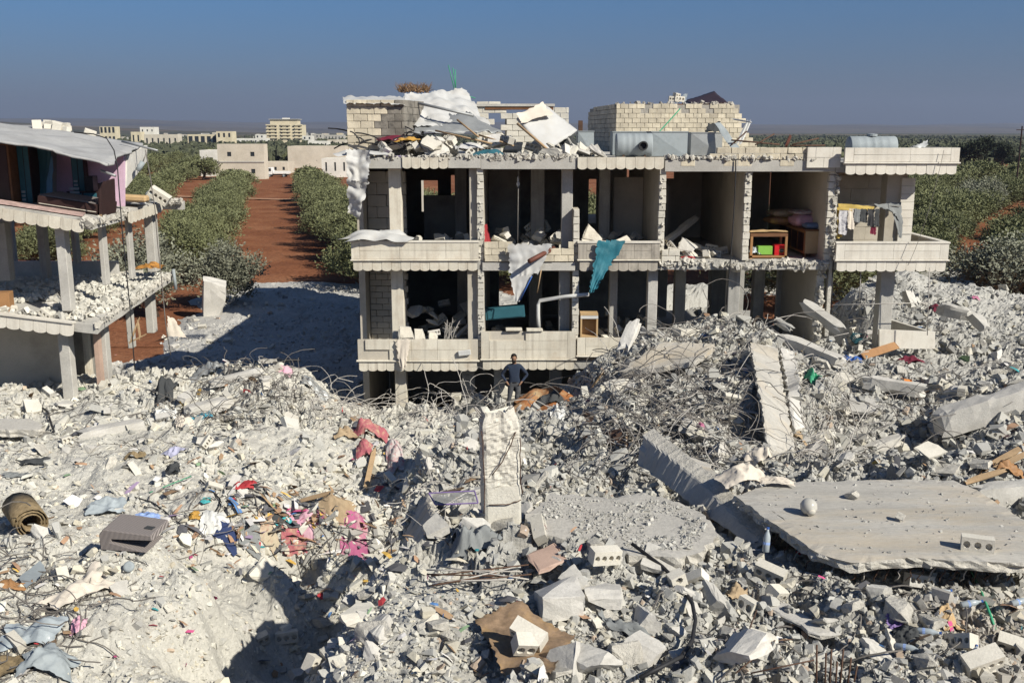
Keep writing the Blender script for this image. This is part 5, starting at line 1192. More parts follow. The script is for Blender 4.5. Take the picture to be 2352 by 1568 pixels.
# ------------------------------------------------------------------ cloth and sheet helpers
def hang(name, label, cat, c, m, nx=18, ny=18, fold=.06, freq=5, seed=1, jag=.03, bulge=0.0, crum=.04, parent=None, bdir=Vector((0,-1,0)), thick=0.0, group=None):
    """cloth patch between corners TL TR BR BL with vertical folds"""
    c = [Vector(p) for p in c]; r = random.Random(seed); mb = MB(); ph = r.uniform(0,6); W = nx+1
    n_ = (c[1]-c[0]).cross(c[3]-c[0]).normalized()
    for j in range(ny+1):
        for i in range(nx+1):
            a = i/nx; b = j/ny; p = c[0].lerp(c[1],a).lerp(c[3].lerp(c[2],a), b)
            wv = a + .22*noise3((a*2.2, b*1.6, seed), 1) + .1*noise3((a*5, b*3, seed+4), 1)
            d = fold*(.7*math.sin(freq*6.283*wv + ph) + .5*math.sin(freq*2.7*wv + ph*2 + 3*b)) * (.2+.8*b)*(.5+noise3((a*1.7,b*1.3,seed+8),1)) + crum*noise3((p.x,p.y,p.z+seed*3.1), 1.7)*1.5 - crum*.9*abs(noise3((p.x,p.y,p.z+seed*1.7), 3.6))
            e = Vector((0,0,0))
            if i in (0,nx) or j in (0,ny): e = Vector((r.uniform(-jag,jag), 0, r.uniform(-jag,jag)))
            mb.v.append(tuple(p + n_*d + e + bdir*bulge*math.sin(math.pi*a)*math.sin(math.pi*b)))
    for j in range(ny):
        for i in range(nx): k = j*W+i; mb.f.append((k,k+W,k+W+1,k+1))
    o = mb.build(name, m, parent, True)
    if thick:
        md = o.modifiers.new('thickness', 'SOLIDIFY'); md.thickness = thick
    return tag(o, label, cat, group) if parent is None else o
def crumple(name, label, cat, u, v, w, d, m, rot=0.0, amp=.1, seed=1, p=None, n=22, lift=.03, group=None, base=None):
    """crumpled cloth lying on the rubble"""
    p = p or hit(u, v); r = random.Random(seed); mb = MB(); W = n+1; ca, sa = math.cos(rot), math.sin(rot)
    for j in range(n+1):
        for i in range(n+1):
            a = (i/n-.5)*2; b = (j/n-.5)*2; k = 1 + .22*noise3((math.atan2(b,a+1e-6)*1.2, seed, 0), 1.1)*2
            x = a*w/2*k; y = b*d/2*k; X = p.x + x*ca - y*sa; Y = p.y + x*sa + y*ca
            e = max(0, 1-(a*a+b*b)*.5); q_ = 1/max(w,.35); wx_ = X + .12*noise3((X,Y,seed), 2*q_); wy_ = Y + .12*noise3((Y,X,seed+5), 2*q_)
            fo = min(.10, amp*.4)
            hgt = amp*.62*e**1.5*(.75+.6*noise3((X,Y,seed*2.3), 1.3*q_)) + fo*(1-abs(noise3((wx_,wy_,seed*1.1+9), 3.0*q_))*2.2)*.8*(.35+.65*e)
            hgt = max(hgt, 0)
            z0 = h1(X,Y) if base is None else base
            mb.v.append((X + r.uniform(-.012,.012), Y + r.uniform(-.012,.012), z0 + lift + hgt))
    for j in range(n):
        for i in range(n): k = j*W+i; mb.f.append((k,k+1,k+W+1,k+W))
    return tag(mb.build(name, m, None, True), label, cat, group)
def rod(name, label, cat, pts, r, m, n=7, group=None, parent=None):
    o = MB().tube(pts, r, n).build(name, m, parent, True); return tag(o, label, cat, group) if parent is None else o
def bez(p0, p1, p2, n=10):
    p0, p1, p2 = Vector(p0), Vector(p1), Vector(p2); return [p0*(1-t)**2 + p1*2*t*(1-t) + p2*t*t for t in [i/(n-1) for i in range(n)]]
def cbox(name, label, cat, c, size, rot, m, bevel=.01, parent=None):
    o = MB().obox(c, size, Euler(rot)).build(name, m, parent, bevel=bevel); return tag(o, label, cat) if parent is None else o
flat('red_cloth', (.34,.035,.04)); flat('maroon', (.13,.012,.03)); flat('gold', (.40,.23,.05)); flat('purple', (.20,.14,.32)); flat('navy', (.02,.035,.10)); flat('sky_cloth', (.25,.35,.60), fscale=12, fine=.4)
flat('grey_cloth', (.20,.21,.21)); flat('dark_cloth', (.045,.048,.05)); flat('lilac', (.42,.42,.55)); flat('mix_cloth', (.34,.10,.12), stain=(.44,.35,.22), stain_amt=.9, stain_scale=6); flat('pink', (.46,.12,.25)); flat('hot_pink', (.36,.10,.20), stain=(.46,.36,.32), stain_amt=.8, stain_scale=5)
flat('tan_cloth', (.36,.27,.17), stain=(.20,.13,.08), stain_amt=.7, stain_scale=3); flat('cream_cloth', (.58,.52,.44)); flat('yellow_cloth', (.48,.35,.10)); flat('teal_plastic', (.05,.25,.34), .4); flat('green_plastic', (.05,.30,.16), .45); flat('bright_blue', (.03,.09,.30))
flat('carpet', (.24,.165,.105), .98, stain=(.34,.22,.10), stain_amt=.7, stain_scale=4, fscale=12, fine=.3); flat('blanket', (.28,.115,.045), .98, stain=(.42,.34,.20), stain_amt=.95, stain_scale=1.6); flat('jute', (.20,.15,.085), .98, fscale=10, fine=.45)
flat('clear_plastic', (.34,.38,.40), .25, bump=.05); flat('white_plastic', (.55,.55,.53), .45, bump=.05); flat('box_green', (.20,.42,.07), .5); flat('box_red', (.52,.015,.02), .45); flat('brown_wood_panel', (.30,.16,.07), .6); flat('sand_board', (.46,.32,.17), .7)
flat('thatch', (.24,.15,.085), .98, fscale=14, fine=.5); flat('grey_sheet', (.30,.31,.31), .5, metallic=.3); flat('copper', (.13,.05,.035), .6, metallic=.2); flat('glass_globe', (.46,.445,.40), .2, bump=0); flat('teal_locker', (.03,.11,.14), .5); flat('patterned', (.45,.42,.40), stain=(.35,.06,.09), stain_amt=.9, stain_scale=9)
M['cord'] = mat('corduroy', (.235,.205,.195), .95, .06, 3, .06, 20, .1, 20)
def stripe_mat(name, ca, cb_, scale, axis=0):
    m = bpy.data.materials.new(name); m.use_nodes = True; nt = m.node_tree; L = nt.links.new; b = nt.nodes['Principled BSDF']; b.inputs['Roughness'].default_value = .95
    tc = node(nt, 'ShaderNodeTexCoord'); wv = node(nt, 'ShaderNodeTexWave'); wv.inputs['Scale'].default_value = scale; wv.bands_direction = 'XYZ'[axis]
    L(tc.outputs['Object'], wv.inputs[0]); r = node(nt, 'ShaderNodeMix', data_type='RGBA'); r.inputs[6].default_value = (*ca,1); r.inputs[7].default_value = (*cb_,1); L(wv.outputs[1], r.inputs[0]); L(r.outputs[2], b.inputs[0])
    bp = node(nt, 'ShaderNodeBump'); bp.inputs['Strength'].default_value = .5; bp.inputs['Distance'].default_value = .02; L(wv.outputs[1], bp.inputs['Height']); L(bp.outputs[0], b.inputs['Normal']); return m
M['corduroy'] = stripe_mat('corduroy_stripes', (.12,.105,.10), (.30,.265,.25), 14, 0)

# ------------------------------------------------------------------ on the main roof
hang('tarpaulin', 'large white tarpaulin draped over the roof hut', 'tarpaulin', [at(928,216,Y=34), at(1072,207,Y=36), at(1128,300,Y=33), at(932,292,Y=32.0)], M['tarp'], 40, 30, .06, 3, 3, .03, .3, .10)
hang('tarpaulin', 'white sheet wrapped along the top of the left roof hut', 'tarpaulin', [at(788,222,Y=33), at(930,225,Y=33), at(930,240,Y=31.15), at(790,237,Y=31.15)], M['tarp'], 24, 6, .02, 6, 4, .03, .0, .05)
hang('metal_sheet', 'bent grey roof sheet lying across the roof debris', 'metal sheet', [at(985,268,Y=33), at(1075,260,Y=33.4), at(1152,304,Y=32.2), at(938,306,Y=31.8)], M['grey_sheet'], 26, 10, .03, 12, 5, .05, .1, .05, thick=.02)
rod('steel_pipe', 'grey steel pipe resting on the large white tarpaulin', 'pipe', [at(955,236,Y=32.6), at(1088,266,Y=32.2)], .045, M['grey_sheet'])
sb = hang('padded_panel', 'dirty white padded panel tipped up on the roof edge', 'panel', [at(1186,272,Y=31.5), at(1250,238,Y=32.4), at(1326,300,Y=32.0), at(1256,346,Y=31.0)], M['tarp'], 14, 14, .015, 2, 6, .02, .03, .03, thick=.08)
hang('torn_cloth', 'torn cloth folded over the top of the padded panel', 'cloth', [at(1186,262,Y=31.4), at(1248,236,Y=32.3), at(1272,262,Y=31.8), at(1196,284,Y=31.3)], M['cream_cloth'], 10, 8, .03, 3, 7, .03)
rod('wooden_pole', 'pale wooden pole leaning below the padded panel', 'pole', [at(1188,284,Y=31.0), at(1296,376,Y=30.2)], .04, M['wood'])
rod('wooden_pole', 'grey wooden pole standing against the padded panel', 'pole', [at(1268,256,Y=32.4), at(1330,362,Y=31.4)], .045, M['concrete_dark'])
hang('torn_net', 'dark torn screen behind the padded panel', 'net', [at(1270,262,Y=32.6), at(1305,290,Y=32.5), at(1332,350,Y=31.6), at(1290,352,Y=31.7)], M['dark_cloth'], 8, 10, .03, 3, 8, .04)
pr = thing('antenna', at(1046,215,Y=36), 'bent green antenna rods above the large white tarpaulin', 'antenna')
for a_, b_ in (((1046,214),(1030,150)),((1047,214),(1046,160)),((1048,214),(1040,156)),((1046,212),(1092,226))): rod('rod', '', '', [at(*a_,Y=36), at(*b_,Y=36)], .016, M['green_plastic'], 5, parent=pr)
rod('base', '', '', [at(1046,225,Y=36), at(1046,208,Y=36)], .04, M['green_plastic'], 6, parent=pr)
th_ = MB(); r_ = random.Random(12)
for i in range(260):
    p = at(r_.uniform(915,985), 214 - 8*math.sin(math.pi*r_.random()), Y=38+r_.random()); d = Vector((r_.uniform(-.25,.25), r_.uniform(-.1,.1), r_.uniform(.05,.3))); th_.tube([p, p+d], [.02,.006], 3)
tag(th_.build('thatch', M['thatch']), 'brown straw thatch sticking up behind the large white tarpaulin', 'thatch')
crumple('plastic_sheet', 'purple sheet lying flat at the roof edge', 'sheet', 0, 0, .85, .5, M['purple'], .1, .04, 3, p=at(905,351,Y=30.5), base=RF)
crumple('burnt_cloth', 'maroon and gold burnt cloth on the roof debris', 'cloth', 0, 0, .9, .7, M['maroon'], .1, .3, 4, p=at(905,300,Y=31.2), base=RF+.45)
crumple('burnt_cloth', 'golden brown cloth right of the maroon one on the roof', 'cloth', 0, 0, .8, .5, M['gold'], .3, .25, 5, p=at(930,305,Y=31.0), base=RF+.40)
bb = MB()
for i in range(26):
    a = at(r_.uniform(800,960), r_.uniform(296,335), Y=30.6+r_.random()*1.2); d = Vector((r_.uniform(-1.1,1.1), r_.uniform(-.3,.3), r_.uniform(-.25,.35))); bb.tube(bez(a, a+d*.5+Vector((0,0,.1)), a+d, 5), .022, 5)
o = bb.build('charred_sticks', M['black']); tag(o, 'charred sticks and cables spilling over the left roof corner', 'sticks', kind='stuff')
hang('tarpaulin', 'twisted white tarpaulin strip hanging down the left corner of the ruin', 'tarpaulin', [at(796,342,Y=29.75), at(852,345,Y=29.75), at(846,420,Y=29.6), at(798,415,Y=29.65)], M['tarp'], 18, 24, .10, 1.5, 9, .03, .0, .20)
hang('tarpaulin', 'lower pointed end of the twisted white tarpaulin strip', 'tarpaulin', [at(800,410,Y=29.68), at(848,418,Y=29.62), at(826,500,Y=29.7), at(798,490,Y=29.7)], M['tarp'], 16, 22, .10, 1.5, 19, .04, .0, .18)
crumple('tarpaulin', 'crumpled white tarpaulin bundle on the left roof corner', 'tarpaulin', 0, 0, 1.5, 1.0, M['tarp'], .2, .42, 6, p=at(842,345,Y=30.4), base=RF, n=22)
crumple('tarpaulin', 'white tarpaulin heaped over the upper left balcony', 'tarpaulin', 0, 0, 1.9, 1.1, M['tarp'], .1, .42, 7, p=at(862,545,Y=30.2), base=7.12, n=24)
crumple('tarpaulin', 'second fold of white tarpaulin lying behind the upper left balcony edge', 'tarpaulin', 0, 0, 1.3, .9, M['tarp'], .4, .75, 17, p=at(895,535,Y=30.5), base=7.0, n=22)
# roof rubble heap: blocks and chunks
rr = random.Random(31)
for i in range(74):
    uu = rr.uniform(880,1380); hgt = max(.05, (.6 if uu < 1180 else .38)*(1-abs(uu-1080)/420)); Y = rr.uniform(30.4,33.0); p = at(uu, 340, Y=Y); z = RF + hgt*rr.random() + .08
    lab = 'among the debris heaped on the left half of the roof' if uu < 1180 else 'near the roof edge left of the water tanks'
    if rr.random() < .5: put('hollow_block', rr.choice(HB), (p.x,Y,z), 'broken hollow block ' + lab, 'hollow block', 'roof blocks ' + ('left' if uu < 1180 else 'right'), (rr.uniform(-.8,.8), rr.uniform(-.8,.8), rr.uniform(0,6)), 1.0)
    else:
        s = rr.uniform(.25,.55); put('wall_chunk', rr.choice(CH[rr.choice(['concrete_pale','block','block'])]), (p.x,Y,z), 'broken wall chunk ' + lab, 'wall chunk', 'roof chunks ' + ('left' if uu < 1180 else 'right'), (rr.uniform(-.8,.8), rr.uniform(-.8,.8), rr.uniform(0,6)), (s*1.2, s*.9, s*.5))
broken_slab('panel_fragment', 'big plastered wall panel tilted among the roof debris', [at(966,330,Y=30.9), at(1010,318,Y=31.2), at(1034,346,Y=30.8), at(992,362,Y=30.4)], .12, M['concrete_pale'], 'panel', 61)
for (u0,v0,u1,v1,lab) in ((1050,275,1100,315,'broken pale batten sticking out under the bent roof sheet'),(1000,300,1130,330,'long pale batten lying on the roof debris'),(1100,310,1180,335,'short batten near the middle of the roof debris')): rod('batten', lab, 'batten', [at(u0,v0,Y=31.4), at(u1,v1,Y=30.9)], .03, M['wood'], 5)
crumple('tarpaulin', 'dark blue sheet crumpled low on the roof debris', 'tarpaulin', 0,0, 1.2, .7, M['teal_locker'], .2, .3, 8, p=at(1130,340,Y=30.8), base=RF)
crumple('tarpaulin', 'small white sheet beside the dark blue sheet on the roof', 'tarpaulin', 0,0, .9, .7, M['tarp'], .2, .35, 9, p=at(1075,330,Y=31.4), base=RF+.2)
# water tanks
def box_tank(label, u0, u1, v0, Y, d, m='steel', lid=None, tilt=0.0, crease=.05):
    a = at(u0,v0,Y=Y); b = at(u1,v0,Y=Y); zt = a.z; x0, x1 = a.x, b.x; t = thing('water_tank', ((x0+x1)/2,Y,RF), label, 'water tank'); zc = (RF+zt)/2; mb = MB()
    V = [(x0,Y,RF+.02),(x1,Y,RF+.02),(x1,Y,zt),(x0,Y,zt),((x0+x1)/2,Y-crease,zc)]; mb.add(V, [(0,1,4),(1,2,4),(2,3,4),(3,0,4)])
    V = [(x0,Y+d,RF+.02),(x1,Y+d,RF+.02),(x1,Y+d,zt),(x0,Y+d,zt)]; mb.add(V, [(3,2,1,0)])
    for X_, s in ((x0,-1),(x1,1)):
        mb.add([(X_,Y,RF+.02),(X_,Y+d,RF+.02),(X_,Y+d,zt),(X_,Y,zt),(X_+s*crease,Y+d/2,zc)], [(0,1,4),(1,2,4),(2,3,4),(3,0,4)] if s > 0 else [(1,0,4),(2,1,4),(3,2,4),(0,3,4)])
    mb.add([(x0,Y,zt),(x1,Y,zt),(x1,Y+d,zt),(x0,Y+d,zt)], [(0,1,2,3)]); mb.build('tank_body', M[m], t)
    MB().box((x0-.02,Y-.02,zt+.002),(x1+.02,Y+d+.02,zt+.03)).build('rim', M[m], t)
    return t, (x0,x1,zt)
t1, _ = box_tank('square galvanised water tank with a creased front in the roof middle', 1497, 1580, 304, 31.4, 1.1)
t2, bx = box_tank('square grey water tank with its lid burst open', 1588, 1660, 306, 32.2, 1.0, 'grey_sheet'); hang('burst_lid', '', '', [at(1626,284,Y=32.4), at(1654,280,Y=32.4), at(1655,305,Y=32.3), at(1620,304,Y=32.3)], M['dark_cloth'], 8, 6, .03, 2, 11, .03, parent=t2); hang('burst_side', '', '', [at(1640,283,Y=32.1), at(1655,282,Y=32.1), at(1700,340,Y=31.6), at(1680,342,Y=31.6)], M['steel'], 6, 8, .01, 2, 12, .01, parent=t2)
box_tank('light blue galvanised tank left of the limestone hut', 1328, 1364, 303, 33.5, 1.0); box_tank('galvanised tank half hidden behind the dented cylinder tank', 1408, 1500, 304, 33.0, .9)
def cyl_tank(label, u0, u1, vt, Y, rad, hole=False, z=None):
    a = at(u0,vt,Y=Y); b = at(u1,vt,Y=Y); z = z or RF; t = thing('water_tank', ((a.x+b.x)/2,Y,z), label, 'water tank'); L_ = b.x-a.x; c = Vector((a.x,Y,z+rad)); prof = [(.02,0),(rad*.96,.0),(rad,.03)]
    for k in range(1,6): f = L_*k/6; prof += [(rad*(.985 if k != 3 else .95), f-.04),(rad*1.01,f),(rad*.985,f+.04)]
    prof += [(rad,L_-.03),(rad*.96,L_),(.02,L_)]; MB().lathe(c, prof, 28, Vector((1,0,0))).build('tank_body', M['steel'], t, True)
    if hole: MB().lathe(c+Vector((L_*.72,-rad*.98,-.02)), [(.14,0),(.14,.12),(.10,.12),(.10,.02),(.02,.02)], 14, Vector((0,-1,.1))).build('pipe_mouth', M['black'], t)
    else: MB().lathe(c+Vector((L_*.5,0,rad*.97)), [(.16,0),(.16,.07),(.02,.09)], 14).build('filler_cap', M['steel'], t)
    for f in (.2,.8): MB().box((a.x+L_*f-.03,Y-rad*.6,z),(a.x+L_*f+.03,Y+rad*.6,z+.08)).build('cradle', M['rust'], t)
cyl_tank('dented galvanised cylinder tank with a black pipe mouth', 1415, 1497, 310, 31.1, .36, True)
cyl_tank('galvanised cylinder tank lying behind the right wing parapet', 1950, 2056, 312, 31.8, .34, False, RF-.05)
hang('metal_sheet', 'crumpled greenish metal sheet at the right end of the roof', 'metal sheet', [at(2098,333,Y=31), at(2130,322,Y=31.4), at(2130,336,Y=31.2), at(2090,338,Y=31)], M['grey_sheet'], 8, 5, .03, 3, 14, .03)
df = thing('door_frame', at(1705,330,Y=33), 'bent white door frame leaning against the limestone hut', 'door frame')
for a_, b_ in (((1686,274),(1724,281)),((1722,281),(1700,331)),((1716,281),(1693,330))): beam('frame_bar', '', at(*a_,Y=33.4), at(*b_,Y=33), .07, .05, M['white_plastic'], seed=3, jit=.004, parent=df)
for i, (u0,v0,u1,v1,lab) in enumerate(((1680,333,1715,302,'thin rusty rod leaning by the bent door frame'),(1735,333,1778,308,'rusty rod pointing up right of the limestone hut'),(1680,322,1790,332,'long red rusty bar lying on the roof blocks'),(1820,332,1880,318,'thin rusty rod behind the roof parapet'),(1815,335,1895,334,'low rusty bar behind the roof parapet'))): rod('rusty_rod', lab, 'rod', [at(u0,v0,Y=31.6), at(u1,v1,Y=32)], .025, M['rust'], 6)
beam('rusty_post', 'short thick rusty post standing on the roof near the right wing', at(1806,334,Y=31), at(1814,316,Y=31), .09, .09, M['copper'], 'post', 5, jit=.01)
hang('metal_sheet', 'corrugated brown roof sheet tilted up on top of the limestone hut', 'metal sheet', [at(1572,232,Y=41), at(1640,210,Y=43), at(1674,238,Y=40), at(1590,240,Y=39.5)], M['wood_dark'], 14, 8, .01, 6, 15, .01, crum=.01, thick=.04)
hang('metal_sheet', 'curled grey sheet scrap left of the brown roof sheet', 'metal sheet', [at(1555,226,Y=40), at(1580,216,Y=40.5), at(1576,234,Y=39.5), at(1556,235,Y=39.5)], M['steel'], 8, 6, .03, 2, 16, .02)
for i, (u0,v0) in enumerate(((1548,228),(1560,227),(1554,220))): put('hollow_block', HB[i % 3], at(u0,v0,Y=39.4), ['left block of the three on top of the limestone hut','right block of the three on top of the limestone hut','uppermost block of the three on top of the limestone hut'][i], 'hollow block', None, (.1*i,.1,.3*i), 1.0)
rod('garden_hose', 'green hose arching above the square water tank', 'hose', bez(at(1515,302,Y=32.5), at(1540,275,Y=33.5), at(1562,250,Y=34), 10), .02, M['green_plastic'], 5)
# ------------------------------------------------------------------ on the facade
hang('tarpaulin', 'white tarpaulin with a blue hem hanging from the middle upper floor', 'tarpaulin', [at(1166,560,Y=29.8), at(1268,562,Y=29.8), at(1236,628,Y=29.72), at(1172,640,Y=29.7)], M['tarp'], 22, 20, .06, 4, 21, .04, .0, .05)
ta = hang('tarpaulin', 'pointed white tail of the hanging tarpaulin', 'tarpaulin', [at(1171,636,Y=29.68), at(1222,632,Y=29.68), at(1193,694,Y=29.64), at(1184,692,Y=29.64)], M['tarp'], 10, 14, .04, 2, 22, .02)
rod('hem', '', '', [at(1222,634,Y=29.62), at(1194,690,Y=29.58)], .02, M['bright_blue'], 5, parent=ta)
hang('tarpaulin', 'torn teal tarpaulin hanging over the smoke stained balcony', 'tarpaulin', [at(1374,552,Y=29.78), at(1438,553,Y=29.78), at(1364,670,Y=29.7), at(1353,670,Y=29.7)], M['teal_tarp'], 18, 26, .06, 4, 23, .04, .0, .05)
rod('drain_pipe', 'rusty brown pipe poking out over the white tarpaulin', 'pipe', [at(1272,570,Y=30.2), at(1216,600,Y=29.2)], .075, M['copper'], 10)
rod('stick', 'thin pale stick dangling beside the white tarpaulin', 'stick', [at(1243,620,Y=29.75), at(1234,672,Y=29.75)], .018, M['wood'], 5)
hang('red_cloth', 'dark red cloth hanging at the edge of the dark middle room', 'cloth', [at(1113,515,Y=30.2), at(1118,515,Y=30.2), at(1128,556,Y=30.1), at(1113,556,Y=30.1)], M['red_cloth'], 6, 10, .02, 2, 24, .01)
hl = thing('hanging_bulb', at(1190,390,Y=30.6), 'white bulb socket hanging on a long wire in the dark middle room', 'bulb'); rod('wire', '', '', [at(1191,385,Y=30.6), at(1189,560,Y=30.4)], .009, M['rebar_pale'], 4, parent=hl); MB().lathe(at(1190,420,Y=30.6), [(.02,-.12),(.05,-.06),(.05,.0),(.03,.03),(.03,.14),(.01,.2)], 10).build('socket', M['white_plastic'], hl)
rod('black_cable', 'black cable hanging from the roof edge across the empty room', 'cable', bez(at(1690,368,Y=29.95), at(1690,480,Y=29.9), at(1668,700,Y=29.9), 12), .02, M['black'], 5)
rod('black_cable', 'thin cable hanging down beside the right wing post', 'cable', [at(1914,600,Y=29.9), at(1908,735,Y=29.9)], .018, M['black'], 5)
rod('thin_cable', 'thin wire hanging in front of the right wing balcony', 'cable', bez(at(2168,345,Y=29.5), at(2130,520,Y=29.45), at(2085,610,Y=29.45), 12), .007, M['rebar'], 4)
rod('thin_cable', 'grey conduit hanging below the outer right corner of the balcony', 'cable', [at(2135,615,Y=29.6), at(2130,770,Y=29.6)], .014, M['rebar_pale'], 5); rod('thin_cable', 'grey conduit hanging under the middle of the right balcony', 'cable', [at(1978,612,Y=30), at(1974,690,Y=30)], .016, M['rebar_pale'], 5)
rod('horizontal_bar', 'thin bar crossing in front of the right wing post', 'bar', [at(1912,700,Y=29.8), at(2140,695,Y=29.8)], .016, M['rebar_pale'], 5)
rod('waste_pipe', 'bent pale waste pipe rising in the lower middle room', 'pipe', [at(1238,758,Y=30.3), at(1236,725,Y=30.3), at(1236,700,Y=30.3), at(1240,690,Y=30.3), at(1300,681,Y=30.2), at(1352,676,Y=29.9)], .06, M['white_plastic'], 10)
lk = thing('locker', at(1160,720,Y=31), 'dark teal metal locker lying on its side in the lower middle room', 'locker'); c_ = at(1160,716,Y=31.2); MB().obox(c_, (1.25,.45,.36), Euler((0,-.09,0))).build('locker_body', M['teal_locker'], lk, bevel=.01); MB().obox(c_+Vector((0,-.24,.0)), (1.1,.02,.28), Euler((0,-.09,0))).build('locker_door', M['teal_locker'], lk)
fr = thing('cabinet', at(1352,775,Y=30.3), 'open white cabinet shell standing on the lower balcony', 'cabinet'); a = at(1333,775,Y=30.25); b = at(1374,720,Y=30.25)
for lo, hi in (((a.x,30.25,a.z),(a.x+.05,30.7,b.z)),((b.x-.05,30.25,a.z),(b.x,30.7,b.z)),((a.x+.051,30.25,b.z-.06),(b.x-.051,30.7,b.z)),((a.x+.051,30.66,a.z),(b.x-.051,30.7,b.z-.061)),((a.x+.051,30.25,a.z),(b.x-.051,30.659,a.z+.04))): MB().box(lo, hi).build('panel', M['sand_board'], fr)
MB().box((a.x,30.24,b.z-.16),(b.x,30.249,b.z-.07)).build('drawer_front', M['white_plastic'], fr)
cbox('lamp_box', 'small white lamp box fixed on the lower left balcony', 'lamp', at(1067,810,Y=29.82), (.38,.08,.16), (0,-.12,0), M['white_plastic'])
hang('cloth', 'greenish white rag hanging over the lower left balcony', 'cloth', [at(908,778,Y=29.8), at(944,780,Y=29.8), at(932,842,Y=29.75), at(918,845,Y=29.75)], M['cream_cloth'], 10, 16, .06, 3, 25, .04)
for i, (u0,v0,u1,v1) in enumerate(((918,750,948,775),(952,755,975,778),(985,762,1005,780))): broken_slab('cladding_piece', ['tall broken cladding slab behind the lower left balcony','second broken cladding slab behind the lower left balcony','small broken cladding corner behind the lower left balcony'][i], [at(u0,v0,Y=30.3), at(u1-6,v0+2,Y=30.3), at(u1,v1,Y=30.15), at(u0,v1+2,Y=30.15)], .06, M['clad'], 'cladding', 70+i, jit=.01)
broken_slab('cladding_piece', 'cream panel slab leaning on the smoke stained balcony', [at(1338,548,Y=30.3), at(1352,514,Y=30.5), at(1384,548,Y=30.25), at(1380,556,Y=30.2)], .06, M['clad'], 'cladding', 75, jit=.01)
broken_slab('cladding_piece', 'pale slab lying behind the smoke stained balcony', [at(1410,552,Y=30.3), at(1440,540,Y=30.6), at(1452,555,Y=30.3)], .05, M['clad'], 'cladding', 76, jit=.01)
for i, (u0,v0,u1,v1,lab) in enumerate(((1160,756,1200,759,'flat pale board on the middle lower balcony'),(1205,757,1250,758,'second flat board on the middle lower balcony'))): cbox('board', lab, 'board', at((u0+u1)/2,v0,Y=30.0), (.5,.25,.07), (0,.02*i,.05), M['clad'])
dp = MB(); r_ = random.Random(3); base = at(1030,778,Y=30.4)
for i in range(9):
    a = base + Vector((r_.uniform(-.15,.15),0,0)); e = a + Vector((r_.uniform(-.3,.35), r_.uniform(-.1,.1), r_.uniform(.35,.72))); dp.tube(bez(a, a.lerp(e,.5)+Vector((r_.uniform(-.1,.1),0,0)), e, 6), [.012]*6, 4)
    for k in range(4): q = a.lerp(e, r_.uniform(.4,1)); dp.tube([q, q+Vector((r_.uniform(-.12,.12),0,r_.uniform(.02,.12)))], .007, 3)
tag(dp.build('dry_plant', M['rebar_pale']), 'leafless dry plant on the lower left balcony', 'plant')
rod('plank', 'dark plank leaning in the lower left room', 'plank', [at(1045,775,Y=30.6), at(1100,725,Y=31)], .07, M['concrete_dark'], 4)
# bench with boxes, sideboard and bedding in the open right room
tb = thing('workbench', (7.8,30.8,F2), 'wooden bench with a shelf in the open upper right room', 'bench'); zt = at(1760,536,Y=30.5).z; xa = at(1725,540,Y=30.5).x; xb = at(1810,540,Y=30.5).x
MB().box((xa,30.5,zt-.1),(xb,31.2,zt)).build('bench_top', M['wood_brown'], tb); MB().box((xa,30.5,F2+.04),(xb,31.2,F2+.10)).build('shelf', M['brown_wood_panel'], tb)
for X_ in (xa, xb-.07):
    for Y_ in (30.5, 31.13): MB().box((X_,Y_,F2),(X_+.07,Y_+.07,zt-.101)).build('leg', M['brown_wood_panel'], tb)
crumple('cardboard', 'folded cardboard sheet lying on the wooden bench', 'cardboard', 0,0, 1.1, .6, M['sand_board'], .05, .06, 31, p=Vector(((xa+xb)/2,30.85,0)), base=zt)
gb = cbox('green_carton', 'lime green carton on the bench shelf', 'carton', (at(1758,570,Y=30.6).x,30.75,F2+.10+.15), (.44,.3,.26), (0,0,.02), M['box_green'], .006); rb = thing('red_carton', (at(1794,570,Y=30.6).x,30.75,F2+.1), 'red carton with a black oval emblem on the bench shelf', 'carton')
xr = at(1794,570,Y=30.6).x; MB().box((xr-.19,30.62,F2+.102),(xr+.19,30.95,F2+.40)).build('carton_body', M['box_red'], rb)
def disc(c, rx, rz, m, nm, par, y): MB().prism([(c[0]+rx*math.cos(t*math.pi/8), y, c[1]+rz*math.sin(t*math.pi/8)) for t in range(16)], (0,.003,0)).build(nm, m, par)
disc((xr+.03,F2+.24), .085, .07, M['gold'], 'emblem', rb, 30.612); disc((xr+.03,F2+.24), .07, .056, M['black'], 'emblem', rb, 30.606)
for k in range(3): MB().tube(bez((xr-.01+.035*k,30.603,F2+.235), (xr+.01+.035*k,30.603,F2+.27), (xr+.02+.03*k,30.603,F2+.23), 5), .005, 4).build('lettering', M['white_plastic'], rb)
crumple('plastic_bag', 'grey plastic bag at the left end of the bench shelf', 'bag', 0,0, .35, .3, M['clear_plastic'], .1, .3, 33, p=Vector((xa+.2,30.7,0)), base=F2+.1)
sd = thing('sideboard', (9.2,32,F2), 'brown sideboard along the wall of the open upper right room', 'sideboard'); x0 = at(1848,560,Y=30.8).x; x1 = at(1893,560,Y=30.8).x; zt = at(1870,530,Y=30.8).z
MB().box((x0,30.8,F2+.12),(x1,33.8,zt)).build('cabinet_body', M['brown_wood_panel'], sd); MB().box((x0-.04,30.76,zt+.001),(x1+.03,33.85,zt+.04)).build('top_board', M['wood_brown'], sd)
for k in range(4): MB().box((x0-.02,30.9+k*.72,F2+.2),(x0-.002,31.5+k*.72,zt-.08)).build('door', M['wood_dark'], sd)
for X_ in (x0+.02, x1-.08):
    for Y_ in (30.84, 33.7): MB().box((X_,Y_,F2),(X_+.06,Y_+.06,F2+.119)).build('leg', M['wood_brown'], sd)
